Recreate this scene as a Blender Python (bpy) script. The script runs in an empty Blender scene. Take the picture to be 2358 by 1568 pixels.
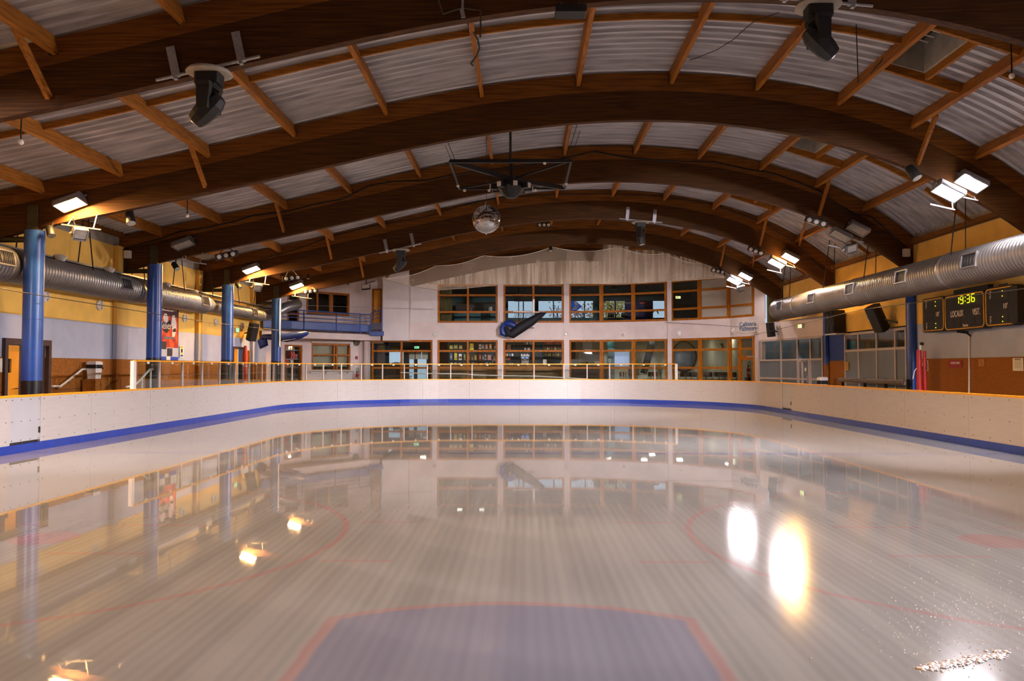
import bpy, math, random
import numpy as np
from mathutils import Vector, Matrix
random.seed(7)
PI = math.pi
R = math.radians
COL = bpy.context.scene.collection
SC = bpy.context.scene

# ---------------------------------------------------------------- camera
FPX, CX, CY, CAMH = 1800.0, 1179.0, 784.0, 1.85
PITCH, YAW = math.atan(63 / FPX), math.atan(26 / FPX)
cam = bpy.data.cameras.new('camera')
cam.sensor_width = 36.0
cam.lens = 36.0 * FPX / 2358.0
cam.clip_end = 300
camo = bpy.data.objects.new('camera', cam)
COL.objects.link(camo)
camo.location = (0, 0, CAMH)
camo.rotation_euler = (PI / 2 + PITCH, 0, YAW)
SC.camera = camo
RC = camo.rotation_euler.to_matrix()

# ---------------------------------------------------------------- world, exposure
W = bpy.data.worlds.new('dusk_sky')
SC.world = W
W.use_nodes = True
bg = W.node_tree.nodes['Background']
tcw = W.node_tree.nodes.new('ShaderNodeTexCoord')
sep = W.node_tree.nodes.new('ShaderNodeSeparateXYZ')
rmp = W.node_tree.nodes.new('ShaderNodeValToRGB')
rmp.color_ramp.elements[0].color = (0.62, 0.75, 0.95, 1)
rmp.color_ramp.elements[1].color = (0.20, 0.36, 0.75, 1)
W.node_tree.links.new(tcw.outputs['Generated'], sep.inputs[0])
W.node_tree.links.new(sep.outputs['Z'], rmp.inputs[0])
W.node_tree.links.new(rmp.outputs[0], bg.inputs[0])
bg.inputs[1].default_value = 0.9
SC.view_settings.view_transform = 'Standard'
SC.view_settings.look = 'None'
SC.view_settings.gamma = 1.0
SC.view_settings.use_curve_mapping = False
SC.view_settings.exposure = 0.0
SC.cycles.use_denoising = True
SC.cycles.sample_clamp_indirect = 8.0
SC.cycles.max_bounces = 10
SC.cycles.diffuse_bounces = 6
SC.cycles.transparent_max_bounces = 16
SODIUM, SODIUM_S = (1.0, 0.53, 0.16), 750.0
SOD_W, HAL_W, FAR_W = 230.0, 720.0, 800.0      # watts of the floodlights
HALIDE, HALIDE_S = (1.0, 0.90, 0.95), 130.0

# ---------------------------------------------------------------- projection: pixel of the photograph to a point on a plane
def ray(px, py):
    return RC @ Vector(((px - CX) / FPX, (CY - py) / FPX, -1.0))
def PY(px, py, Y):
    d = ray(px, py); t = Y / d.y
    return Vector((d.x * t, Y, CAMH + d.z * t))
def PXw(px, py, X):
    d = ray(px, py); t = X / d.x
    return Vector((X, d.y * t, CAMH + d.z * t))
def PZ(px, py, z):
    d = ray(px, py); t = (z - CAMH) / d.z
    return Vector((d.x * t, d.y * t, z))
def proj(p):
    q = RC.transposed() @ (Vector(p) - Vector((0, 0, CAMH)))
    return (CX - FPX * q.x / q.z, CY + FPX * q.y / q.z)
def PV(px, py, a, b):
    """point seen at the pixel on the upright plane through plan points a and b"""
    n = Vector((b[1] - a[1], a[0] - b[0])); d = ray(px, py)
    t = (n.x * a[0] + n.y * a[1]) / (n.x * d.x + n.y * d.y)
    return Vector((d.x * t, d.y * t, CAMH + d.z * t))

# ---------------------------------------------------------------- mesh builder
class MB:
    def __init__(s):
        s.v = []; s.f = []; s.sm = []
    def add(s, vs, fs, smooth=False, M=None):
        b = len(s.v)
        s.v += [tuple(M @ Vector(q)) if M is not None else tuple(q) for q in vs]
        for f in fs:
            s.f.append([i + b for i in f]); s.sm.append(smooth)
        return s
    def hexa(s, p, M=None):
        return s.add(p, [(0, 3, 2, 1), (4, 5, 6, 7), (0, 1, 5, 4), (1, 2, 6, 5), (2, 3, 7, 6), (3, 0, 4, 7)], False, M)
    def box(s, x0, x1, y0, y1, z0, z1, M=None):
        return s.hexa([(x0, y0, z0), (x1, y0, z0), (x1, y1, z0), (x0, y1, z0), (x0, y0, z1), (x1, y0, z1), (x1, y1, z1), (x0, y1, z1)], M)
    def cbox(s, c, d, M=None):
        return s.box(c[0] - d[0] / 2, c[0] + d[0] / 2, c[1] - d[1] / 2, c[1] + d[1] / 2, c[2] - d[2] / 2, c[2] + d[2] / 2, M)
    def rbox(s, c, d, r, axis='y', n=4, M=None):
        """box with corners rounded in the plane across axis"""
        ax = 'xyz'.index(axis); o = [i for i in range(3) if i != ax]
        w, h, t = d[o[0]] / 2, d[o[1]] / 2, d[ax] / 2
        pl = []
        for (sx, sy, a0) in ((1, 1, 0), (-1, 1, 90), (-1, -1, 180), (1, -1, 270)):
            for k in range(n + 1):
                a = R(a0 + 90 * k / n)
                pl.append((sx * (w - r) + r * math.cos(a), sy * (h - r) + r * math.sin(a)))
        vs = []
        for sgn in (-1, 1):
            for (u, q) in pl:
                p = [0, 0, 0]; p[o[0]] = c[o[0]] + u; p[o[1]] = c[o[1]] + q; p[ax] = c[ax] + sgn * t
                vs.append(tuple(p))
        m = len(pl)
        fs = [tuple(range(m))[::-1], tuple(range(m, 2 * m))] + [(i, (i + 1) % m, m + (i + 1) % m, m + i) for i in range(m)]
        return s.add(vs, fs, False, M)
    def bar(s, p0, p1, w, h, up=(0, 0, 1), M=None):
        p0, p1 = Vector(p0), Vector(p1); d = (p1 - p0).normalized(); up = Vector(up)
        x = d.cross(up)
        if x.length < 1e-5: x = d.cross(Vector((1, 0, 0)))
        x.normalize(); u = x.cross(d)
        a, b = x * (w / 2), u * (h / 2)
        return s.hexa([p0 - a - b, p0 + a - b, p1 + a - b, p1 - a - b, p0 - a + b, p0 + a + b, p1 + a + b, p1 - a + b], M)
    def tube(s, pts, r, n=8, M=None, smooth=True):
        pts = [Vector(p) for p in pts]; vs = []; fs = []; x = None
        for i, p in enumerate(pts):
            d = (pts[min(i + 1, len(pts) - 1)] - pts[max(i - 1, 0)]).normalized()
            if x is None:
                x = d.cross(Vector((0, 0, 1)))
                if x.length < 1e-3: x = d.cross(Vector((1, 0, 0)))
            x = (x - d * x.dot(d)).normalized(); u = d.cross(x)
            rr = r[i] if isinstance(r, (list, tuple)) else r
            for k in range(n):
                a = 2 * PI * k / n
                vs.append(p + x * (rr * math.cos(a)) + u * (rr * math.sin(a)))
        for i in range(len(pts) - 1):
            for k in range(n):
                fs.append((i * n + k, i * n + (k + 1) % n, (i + 1) * n + (k + 1) % n, (i + 1) * n + k))
        s.add(vs, fs, smooth, M)
        s.add(vs[:n], [tuple(range(n))[::-1]], False, M)
        s.add(vs[-n:], [tuple(range(n))], False, M)
        return s
    def cyl(s, p0, p1, r0, r1=None, n=16, M=None):
        return s.tube([p0, p1], [r0, r0 if r1 is None else r1], n, M)
    def lathe(s, prof, n=20, M=None, smooth=True, caps=True):
        vs = []; m = len(prof)
        for (r, z) in prof:
            for k in range(n):
                a = 2 * PI * k / n; vs.append((r * math.cos(a), r * math.sin(a), z))
        fs = [(i * n + k, i * n + (k + 1) % n, (i + 1) * n + (k + 1) % n, (i + 1) * n + k) for i in range(m - 1) for k in range(n)]
        s.add(vs, fs, smooth, M)
        if caps:
            s.add(vs[:n], [tuple(range(n))[::-1]], False, M); s.add(vs[-n:], [tuple(range(n))], False, M)
        return s
    def prism(s, poly, t0, t1, M=None, smooth=False):
        """polygon in local XZ pushed along local Y from t0 to t1"""
        m = len(poly)
        vs = [(x, t0, z) for x, z in poly] + [(x, t1, z) for x, z in poly]
        fs = [tuple(range(m)), tuple(range(m, 2 * m))[::-1]]
        s.add(vs, fs, False, M)
        return s.add(vs, [(i, m + i, m + (i + 1) % m, (i + 1) % m) for i in range(m)], smooth, M)
    def ball(s, c, r, nu=16, nv=10, sc=(1, 1, 1), M=None):
        vs = []; fs = []
        for j in range(nv + 1):
            t = PI * j / nv
            for k in range(nu):
                a = 2 * PI * k / nu
                vs.append((c[0] + r * sc[0] * math.sin(t) * math.cos(a), c[1] + r * sc[1] * math.sin(t) * math.sin(a), c[2] + r * sc[2] * math.cos(t)))
        for j in range(nv):
            for k in range(nu):
                fs.append((j * nu + k, (j + 1) * nu + k, (j + 1) * nu + (k + 1) % nu, j * nu + (k + 1) % nu))
        return s.add(vs, fs, True, M)
    def wallgrid(s, u0, u1, z0, z1, holes, fn):
        """upright slab in (u,z) with rectangular holes; fn(u, z, side) gives the point"""
        us = sorted({u0, u1} | {min(max(h[k], u0), u1) for h in holes for k in (0, 1)})
        for a, b in zip(us[:-1], us[1:]):
            hz = sorted([(h[2], h[3]) for h in holes if h[0] <= (a + b) / 2 <= h[1]])
            z = z0
            for (q0, q1) in hz + [(z1, z1)]:
                if q0 - z > 1e-4:
                    s.hexa([fn(a, z, 0), fn(b, z, 0), fn(b, z, 1), fn(a, z, 1), fn(a, q0, 0), fn(b, q0, 0), fn(b, q0, 1), fn(a, q0, 1)])
                z = max(z, q1)
        return s

MM = {}
def _link(o): COL.objects.link(o); return o
def tag(o, label=None, cat=None, group=None, kind=None):
    for k, q in (('label', label), ('category', cat), ('group', group), ('kind', kind)):
        if q: o[k] = q
    return o
def thing(name, label, cat, loc=(0, 0, 0), M=None, group=None):
    o = bpy.data.objects.new(name, None); _link(o); o.empty_display_size = 0.1
    m = M if M is not None else Matrix.Translation(Vector(loc))
    o.matrix_world = m; MM[o.name] = m.copy()
    return tag(o, label, cat, group)
def struct(name, loc=(0, 0, 0)):
    o = bpy.data.objects.new(name, None); _link(o); o.empty_display_size = 0.1
    o.location = loc; MM[o.name] = Matrix.Translation(Vector(loc)); o['kind'] = 'structure'
    return o
def mesh_of(name, mb, mat, inv=None):
    me = bpy.data.meshes.new(name)
    me.from_pydata([tuple(inv @ Vector(q)) for q in mb.v] if inv is not None else mb.v, [], mb.f)
    me.polygons.foreach_set('use_smooth', mb.sm)
    for m in (mat if isinstance(mat, (list, tuple)) else [mat]): me.materials.append(m)
    me.validate(); me.update()
    return me
def part(root, name, mb, mat, world=True, label=None, kind=None):
    M = MM[root.name]
    o = bpy.data.objects.new(name, mesh_of(name, mb, mat, M.inverted() if world else None)); _link(o)
    o.parent = root; MM[o.name] = M
    return tag(o, label, None, None, kind)
def solo(name, mb, mat, label=None, cat=None, group=None, kind=None):
    o = bpy.data.objects.new(name, mesh_of(name, mb, mat)); _link(o); MM[o.name] = Matrix.Identity(4)
    return tag(o, label, cat, group, kind)
def kids(o): return [c for c in bpy.data.objects if c.parent == o]
def copy_tree(o, M, label=None, group=None):
    r = o.copy(); COL.objects.link(r); r.matrix_world = M; MM[r.name] = M.copy()
    if label: r['label'] = label
    if group: r['group'] = group
    for ch in kids(o):
        c = ch.copy(); COL.objects.link(c); c.parent = r; MM[c.name] = M
        for g in kids(ch):
            d = g.copy(); COL.objects.link(d); d.parent = c
    return r
def frame(loc, z, x):
    """matrix with local Z along z and local X near x"""
    z = Vector(z).normalized(); x = Vector(x); x = (x - z * x.dot(z)).normalized(); y = z.cross(x)
    return Matrix(((x.x, y.x, z.x, loc[0]), (x.y, y.y, z.y, loc[1]), (x.z, y.z, z.z, loc[2]), (0, 0, 0, 1)))
def rotz(loc, a): return Matrix.Translation(Vector(loc)) @ Matrix.Rotation(a, 4, 'Z')
def text(root, name, body, size, M, mat, ext=0.004, sx=1.0):
    cu = bpy.data.curves.new(name, 'FONT'); cu.body = body; cu.size = size; cu.extrude = ext
    cu.align_x = 'CENTER'; cu.align_y = 'CENTER'; cu.materials.append(mat); cu.resolution_u = 3
    o = bpy.data.objects.new(name, cu); _link(o); o.parent = root
    o.matrix_local = MM[root.name].inverted() @ M @ Matrix.Diagonal((sx, 1, 1, 1))
    return o
def face_text(root, name, body, size, c, right, mat, sx=1.0, ext=0.004):
    """upright lettering centred at c, reading along `right`"""
    x = Vector(right).normalized(); z = Vector((0, 0, 1)); n = x.cross(z)
    M = Matrix(((x.x, z.x, n.x, c[0]), (x.y, z.y, n.y, c[1]), (x.z, z.z, n.z, c[2]), (0, 0, 0, 1)))
    return text(root, name, body, size, M, mat, ext, sx)

# ---------------------------------------------------------------- materials
def lin(c): return tuple(((q / 255) / 12.92 if q / 255 <= 0.04045 else ((q / 255 + 0.055) / 1.055) ** 2.4) for q in c[:3])
def sc3(c, k): return tuple(min(1, q * k) for q in c)
def mat(name, col, rough=0.6, metal=0.0, var=0.12, scale=5.0, stretch=(1, 1, 1), bump=0.0, bscale=60.0, emit=None, es=0.0, spec=0.5, dark=None, lo=0.35, hi=0.65, detail=4):
    m = bpy.data.materials.new(name); m.use_nodes = True
    nt = m.node_tree; N = nt.nodes; L = nt.links; b = N['Principled BSDF']
    c = lin(col)
    tc = N.new('ShaderNodeTexCoord'); mp = N.new('ShaderNodeMapping'); mp.inputs['Scale'].default_value = stretch
    nz = N.new('ShaderNodeTexNoise'); nz.inputs['Scale'].default_value = scale; nz.inputs['Detail'].default_value = detail
    cr = N.new('ShaderNodeValToRGB'); e = cr.color_ramp.elements
    e[0].position = lo; e[1].position = hi
    e[0].color = (*(lin(dark) if dark else sc3(c, 1 - var)), 1); e[1].color = (*sc3(c, 1 + var), 1)
    L.new(tc.outputs['Object'], mp.inputs[0]); L.new(mp.outputs[0], nz.inputs['Vector'])
    L.new(nz.outputs['Fac'], cr.inputs[0]); L.new(cr.outputs[0], b.inputs['Base Color'])
    b.inputs['Roughness'].default_value = rough; b.inputs['Metallic'].default_value = metal
    b.inputs['Specular IOR Level'].default_value = spec
    if bump:
        n2 = N.new('ShaderNodeTexNoise'); n2.inputs['Scale'].default_value = bscale; n2.inputs['Detail'].default_value = 3
        bp = N.new('ShaderNodeBump'); bp.inputs['Strength'].default_value = bump; bp.inputs['Distance'].default_value = 0.02
        L.new(mp.outputs[0], n2.inputs['Vector']); L.new(n2.outputs['Fac'], bp.inputs['Height']); L.new(bp.outputs[0], b.inputs['Normal'])
    if emit:
        b.inputs['Emission Color'].default_value = (*emit, 1); b.inputs['Emission Strength'].default_value = es
    return m
def glass(name, tint=(0.93, 0.96, 0.95), refl=1.0, rough=0.0):
    m = bpy.data.materials.new(name); m.use_nodes = True
    nt = m.node_tree; N = nt.nodes; L = nt.links
    N.remove(N['Principled BSDF']); out = N['Material Output']
    fr = N.new('ShaderNodeFresnel'); gm = N.new('ShaderNodeNewGeometry'); mi = N.new('ShaderNodeMapRange'); mi.inputs['To Min'].default_value = 1.5; mi.inputs['To Max'].default_value = 1 / 1.5
    L.new(gm.outputs['Backfacing'], mi.inputs['Value']); L.new(mi.outputs[0], fr.inputs[0])
    nz = N.new('ShaderNodeTexNoise'); nz.inputs['Scale'].default_value = 3
    mr = N.new('ShaderNodeMapRange'); mr.inputs['To Min'].default_value = 0.85 * refl; mr.inputs['To Max'].default_value = 1.1 * refl
    ml = N.new('ShaderNodeMath'); ml.operation = 'MULTIPLY'
    t = N.new('ShaderNodeBsdfTransparent'); t.inputs[0].default_value = (*tint, 1)
    g = N.new('ShaderNodeBsdfGlossy'); g.inputs['Roughness'].default_value = rough
    mx = N.new('ShaderNodeMixShader')
    L.new(nz.outputs['Fac'], mr.inputs[0]); L.new(fr.outputs[0], ml.inputs[0]); L.new(mr.outputs[0], ml.inputs[1])
    L.new(ml.outputs[0], mx.inputs[0]); L.new(t.outputs[0], mx.inputs[1]); L.new(g.outputs[0], mx.inputs[2])
    L.new(mx.outputs[0], out.inputs['Surface'])
    return m

M = {}
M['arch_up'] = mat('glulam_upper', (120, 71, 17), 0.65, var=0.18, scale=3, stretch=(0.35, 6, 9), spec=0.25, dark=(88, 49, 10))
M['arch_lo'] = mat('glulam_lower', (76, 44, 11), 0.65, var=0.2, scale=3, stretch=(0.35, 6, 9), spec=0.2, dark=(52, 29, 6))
M['purlin'] = mat('pine', (158, 98, 29), 0.6, var=0.18, scale=4, stretch=(9, 0.5, 9), spec=0.3, dark=(122, 72, 17))
M['purlx'] = mat('pine_cross', (158, 98, 29), 0.6, var=0.18, scale=4, stretch=(0.5, 9, 9), spec=0.3, dark=(122, 72, 17))
M['deck'] = mat('galvanised_deck', (196, 194, 197), 0.5, 0.35, var=0.1, scale=3, stretch=(0.2, 5, 1), dark=(160, 158, 162))
M['steel'] = mat('galvanised', (165, 165, 168), 0.35, 0.8, var=0.12, scale=20)
M['dsteel'] = mat('dark_steel', (62, 58, 54), 0.5, 0.5, var=0.2, scale=12)
M['olive'] = mat('olive_steel', (74, 66, 44), 0.55, 0.3, var=0.2, scale=9)
M['black'] = mat('black_plastic', (8, 8, 9), 0.55, var=0.25, scale=14)
M['bvinyl'] = mat('black_vinyl', (20, 20, 24), 0.3, var=0.25, scale=6)
M['bluec'] = mat('blue_paint', (34, 74, 152), 0.3, var=0.12, scale=3)
M['bluep'] = mat('blue_panel', (28, 62, 140), 0.6, var=0.15, scale=8)
M['wbluepale'] = mat('pale_blue_paint', (176, 182, 200), 0.8, var=0.05, scale=2, bump=0.12, bscale=60)
M['yellow'] = mat('yellow_render', (240, 192, 92), 0.85, var=0.06, scale=2.2, bump=0.15, bscale=60)
M['osb'] = mat('chipboard', (160, 99, 35), 0.68, var=0.2, scale=42, spec=0.2, dark=(120, 70, 22), bump=0.1, bscale=90)
M['conc'] = mat('concrete', (150, 142, 130), 0.9, var=0.15, scale=3, bump=0.2, bscale=30)
M['white'] = mat('white_render', (230, 222, 220), 0.8, var=0.04, scale=1.5, bump=0.08, bscale=40)
M['pinkw'] = mat('pinkish_render', (228, 212, 206), 0.8, var=0.05, scale=1.6, bump=0.08, bscale=40)
M['stain'] = mat('stained_gable', (222, 208, 190), 0.9, var=0.1, scale=2.2, stretch=(3.2, 3.2, 0.16), dark=(140, 122, 98), lo=0.40, hi=0.60)
M['board'] = mat('board_plastic', (190, 183, 178), 0.34, var=0.03, scale=2, stretch=(1, 1, 7))
M['boardg'] = mat('board_grey', (184, 184, 188), 0.34, var=0.03, scale=2)
M['kick'] = mat('blue_kick', (34, 62, 158), 0.3, var=0.12, scale=5)
M['cap'] = mat('yellow_cap', (240, 168, 20), 0.38, var=0.08, scale=8)
M['wframe'] = mat('varnished_wood', (170, 102, 22), 0.5, spec=0.2, var=0.16, scale=6, stretch=(3, 3, 0.5), dark=(140, 80, 13))
M['alu'] = mat('lacquered_alu', (196, 182, 174), 0.42, 0.15, var=0.05, scale=10)
M['frost'] = mat('frosted_film', (112, 122, 132), 0.32, var=0.06, scale=1.5, stretch=(1, 1, 0.4))
M['glass'] = glass('clear_glass')
M['dglass'] = glass('screen_glass', (0.90, 0.94, 0.93), 1.0)
M['duct'] = mat('spiral_duct', (150, 148, 147), 0.36, 0.75, var=0.10, scale=2.5, stretch=(1, 0.4, 1))
M['grille'] = mat('grille', (58, 58, 62), 0.5, 0.4, var=0.2, scale=30)
M['doory'] = mat('yellow_door', (226, 150, 26), 0.45, var=0.06, scale=3)
M['dbrown'] = mat('dark_brown_paint', (70, 50, 44), 0.6, var=0.1, scale=5)
M['rub'] = mat('rubber_floor', (70, 62, 58), 0.85, var=0.2, scale=12)
M['wpaint'] = mat('white_enamel', (228, 222, 214), 0.4, var=0.04, scale=8)
M['chrome'] = mat('bright_metal', (215, 215, 220), 0.15, 1.0, var=0.06, scale=10)
M['mirror'] = mat('mirror_tile', (225, 225, 228), 0.04, 1.0, var=0.05, scale=30)
M['red'] = mat('red_cover', (176, 32, 30), 0.5, var=0.15, scale=7)
M['orange'] = mat('orange_cover', (222, 74, 28), 0.5, var=0.15, scale=7)
M['tarp'] = mat('blue_tarp', (22, 52, 128), 0.4, var=0.2, scale=5, bump=0.3, bscale=12)
M['netb'] = mat('black_net', (16, 18, 28), 0.7, var=0.3, scale=20, stretch=(1, 1, 6))
M['lensoff'] = mat('lamp_glass', (176, 172, 165), 0.12, 0.2, var=0.1, scale=9)
M['opal'] = mat('opal_lens', (214, 204, 194), 0.25, var=0.05, scale=9)
M['teal'] = mat('teal_wall', (74, 112, 118), 0.8, var=0.1, scale=2)
M['cream'] = mat('cafe_wall', (206, 206, 186), 0.85, var=0.05, scale=2)
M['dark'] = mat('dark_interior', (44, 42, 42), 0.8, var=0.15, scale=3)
M['counter'] = mat('counter_front', (148, 118, 72), 0.6, var=0.18, scale=5)
M['sod'] = mat('sodium_lamp', (255, 220, 160), 0.3, emit=SODIUM, es=SODIUM_S)
M['hal'] = mat('halide_lamp', (250, 250, 255), 0.3, emit=HALIDE, es=HALIDE_S)
M['exit'] = mat('exit_sign', (70, 190, 110), 0.4, emit=(0.25, 0.9, 0.45), es=1.4)
M['exity'] = mat('exit_sign_yellow', (220, 230, 120), 0.4, emit=(0.8, 0.95, 0.35), es=2.0)
M['led'] = mat('yellow_led', (230, 235, 30), 0.4, emit=(0.85, 0.9, 0.02), es=0.9)
M['warm'] = mat('cafe_tube', (255, 240, 215), 0.4, emit=(1.0, 0.9, 0.72), es=34.0)
M['txtw'] = mat('white_print', (238, 222, 206), 0.6, var=0.04)
M['txtb'] = mat('blue_print', (28, 76, 128), 0.6, var=0.05)
M['txtk'] = mat('black_print', (24, 24, 26), 0.6, var=0.1)
M['paper'] = mat('paper', (232, 224, 206), 0.8, var=0.03, scale=30)

# ---------------------------------------------------------------- roof profile (measured on the second arch)
_b = [(-13.8, 4.96), (-12.38, 5.32), (-11.01, 5.69), (-7.91, 6.22), (-4.64, 7.02), (-0.95, 7.75), (1.82, 8.0), (4.08, 8.04), (5.22, 7.94), (7.07, 7.64), (9.04, 7.06), (10.13, 6.61), (12.41, 5.26), (13.1, 4.76)]
_t = [(-13.8, 6.18), (-12.29, 6.54), (-10.2, 6.95), (-8.0, 7.42), (-5.84, 7.92), (-3.52, 8.52), (-1.08, 8.92), (1.38, 9.2), (3.71, 9.24), (5.87, 9.08), (7.95, 8.69), (10.02, 8.0), (11.98, 6.87), (13.1, 6.02)]
_pb = np.polyfit(*zip(*_b), 6); _pt = np.polyfit(*zip(*_t), 6)
def zb(x): return float(np.polyval(_pb, x))
def zt(x): return float(np.polyval(_pt, x))
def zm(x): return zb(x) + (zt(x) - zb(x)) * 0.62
WL, WR, Z3_ = -13.56, 12.9, 5.9
DY = 6.48
ARCH = [6.48 + DY * k for k in range(7)]      # 6.48 (overhead), 12.96, 19.44, 25.92, 32.4, 38.88, 45.36
AW = 0.18
XS = list(np.linspace(WL - 0.1, WR + 0.1, 61))

# ---------------------------------------------------------------- ice
def ice_material():
    m = bpy.data.materials.new('wet_ice'); m.use_nodes = True
    nt = m.node_tree; N = nt.nodes; L = nt.links; b = N['Principled BSDF']
    def math_(op, a, c=None, d=None):
        n = N.new('ShaderNodeMath'); n.operation = op
        for i, q in enumerate((a, c, d)):
            if q is None: continue
            if isinstance(q, (int, float)): n.inputs[i].default_value = q
            else: L.new(q, n.inputs[i])
        return n.outputs[0]
    geo = N.new('ShaderNodeTexCoord')
    wob = N.new('ShaderNodeTexNoise'); wob.inputs['Scale'].default_value = 2.2; wob.inputs['Detail'].default_value = 3
    L.new(geo.outputs['Object'], wob.inputs['Vector'])
    vm = N.new('ShaderNodeVectorMath'); vm.operation = 'MULTIPLY_ADD'
    vm.inputs[1].default_value = (0.07, 0.07, 0); L.new(wob.outputs['Color'], vm.inputs[0]); L.new(geo.outputs['Object'], vm.inputs[2])
    sp = N.new('ShaderNodeSeparateXYZ'); L.new(vm.outputs[0], sp.inputs[0])
    x = math_('SUBTRACT', sp.outputs['X'], 0.035); y = math_('SUBTRACT', sp.outputs['Y'], 0.035)
    def soft(d, w, e=0.025):     # 1 inside |d|<w
        n = N.new('ShaderNodeMapRange'); n.interpolation_type = 'SMOOTHSTEP'
        n.inputs['From Min'].default_value = w - e; n.inputs['From Max'].default_value = w + e
        n.inputs['To Min'].default_value = 1; n.inputs['To Max'].default_value = 0
        L.new(d, n.inputs['Value']); return n.outputs[0]
    def dist(cx, cy):
        a = math_('SUBTRACT', x, cx); c = math_('SUBTRACT', y, cy)
        return math_('SQRT', math_('ADD', math_('MULTIPLY', a, a), math_('MULTIPLY', c, c)))
    def absd(q, c): return math_('ABSOLUTE', math_('SUBTRACT', q, c))
    red = None; blue = None
    def OR(a, c): return c if a is None else math_('MAXIMUM', a, c)
    for cx in (-5.2, 5.04):
        d = dist(cx, 8.5)
        red = OR(red, soft(absd(d, 3.2), 0.035))
        red = OR(red, soft(d, 0.34))
        for (yy, s) in ((9.2, 1), (7.8, 1), (9.2, -1), (7.8, -1)):
            red = OR(red, math_('MULTIPLY', soft(absd(y, yy), 0.03), soft(absd(x, cx + s * 0.95), 0.5)))
        for s in (-1, 1):
            red = OR(red, math_('MULTIPLY', soft(absd(y, 8.5 + 0.95 * s), 0.03), soft(absd(math_('ABSOLUTE', math_('SUBTRACT', x, cx)), 3.6), 0.35)))
    for yl in (4.05, 22.2): red = OR(red, soft(absd(y, yl), 0.06))
    for yl in (17.0, 27.4): blue = OR(blue, soft(absd(y, yl), 0.10))
    # crease: straight sides then an arc
    d = dist(-0.09, 3.75)
    inx = absd(x, -0.09)
    ins = math_('MULTIPLY', soft(inx, 1.27), soft(d, 2.42))
    out = math_('MULTIPLY', soft(inx, 1.36), soft(d, 2.5))
    red = OR(red, math_('SUBTRACT', out, ins)); blue2 = ins
    # base colour, worn lanes running down the rink
    mp = N.new('ShaderNodeMapping'); mp.inputs['Scale'].default_value = (1.6, 0.05, 1)
    n1 = N.new('ShaderNodeTexNoise'); n1.inputs['Scale'].default_value = 2.0; n1.inputs['Detail'].default_value = 5
    L.new(geo.outputs['Object'], mp.inputs[0]); L.new(mp.outputs[0], n1.inputs['Vector'])
    wv = N.new('ShaderNodeTexWave'); wv.bands_direction = 'X'; wv.inputs['Scale'].default_value = 3.3; wv.inputs['Distortion'].default_value = 0.6
    L.new(geo.outputs['Object'], wv.inputs['Vector'])
    cr = N.new('ShaderNodeValToRGB'); e = cr.color_ramp.elements
    e[0].position = 0.38; e[1].position = 0.62
    e[0].color = (*lin((120, 119, 116)), 1); e[1].color = (*lin((132, 131, 127)), 1)
    mixw = N.new('ShaderNodeMix'); mixw.data_type = 'FLOAT'; mixw.inputs[0].default_value = 0.10
    L.new(n1.outputs['Fac'], mixw.inputs[2]); L.new(wv.outputs['Fac'], mixw.inputs[3]); L.new(mixw.outputs[0], cr.inputs[0])
    col = cr.outputs[0]
    for msk, c, k in ((blue2, (80, 84, 128), 0.34), (blue, (66, 70, 130), 0.5), (red, (170, 50, 54), 0.2)):
        mx = N.new('ShaderNodeMix'); mx.data_type = 'RGBA'
        mx.inputs[7].default_value = (*lin(c), 1)
        L.new(math_('MULTIPLY', msk, k), mx.inputs[0]); L.new(col, mx.inputs[6]); col = mx.outputs[2]
    L.new(col, b.inputs['Base Color'])
    # wet on one side, dull and frosted towards the other
    n3 = N.new('ShaderNodeTexNoise'); n3.inputs['Scale'].default_value = 0.35; n3.inputs['Detail'].default_value = 3
    L.new(geo.outputs['Object'], n3.inputs['Vector'])
    jit = math_('MULTIPLY', math_('SUBTRACT', n3.outputs['Fac'], 0.5), 4.0)
    def ramp(v, a, c, t0, t1):
        n = N.new('ShaderNodeMapRange'); n.interpolation_type = 'SMOOTHSTEP'
        for nm, k in (('From Min', a), ('From Max', c), ('To Min', t0), ('To Max', t1)): n.inputs[nm].default_value = k
        L.new(v, n.inputs['Value']); return n.outputs[0]
    mk = math_('MULTIPLY', ramp(math_('ADD', x, jit), 0.2, 2.4, 0, 1), ramp(math_('ADD', y, jit), 9.0, 12.5, 1, 0))
    mr = N.new('ShaderNodeMapRange'); mr.inputs['To Min'].default_value = 0.018; mr.inputs['To Max'].default_value = 0.125; L.new(mk, mr.inputs['Value'])
    L.new(mr.outputs[0], b.inputs['Roughness'])
    b.inputs['IOR'].default_value = 1.42
    # ripples left by the machine
    m2 = N.new('ShaderNodeMapping'); m2.inputs['Scale'].default_value = (0.5, 3.0, 1); m2.inputs['Rotation'].default_value = (0, 0, 0.12)
    n4 = N.new('ShaderNodeTexNoise'); n4.inputs['Scale'].default_value = 3.0; n4.inputs['Detail'].default_value = 4
    L.new(geo.outputs['Object'], m2.inputs[0]); L.new(m2.outputs[0], n4.inputs['Vector'])
    bp = N.new('ShaderNodeBump'); bp.inputs['Strength'].default_value = 0.05; bp.inputs['Distance'].default_value = 0.003
    L.new(n4.outputs['Fac'], bp.inputs['Height'])
    bp2 = N.new('ShaderNodeBump'); bp2.inputs['Strength'].default_value = 0.05; bp2.inputs['Distance'].default_value = 0.005
    L.new(n1.outputs['Fac'], bp2.inputs['Height']); L.new(bp.outputs[0], bp2.inputs['Normal']); L.new(bp2.outputs[0], b.inputs['Normal'])
    return m
M['ice'] = ice_material()

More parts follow.
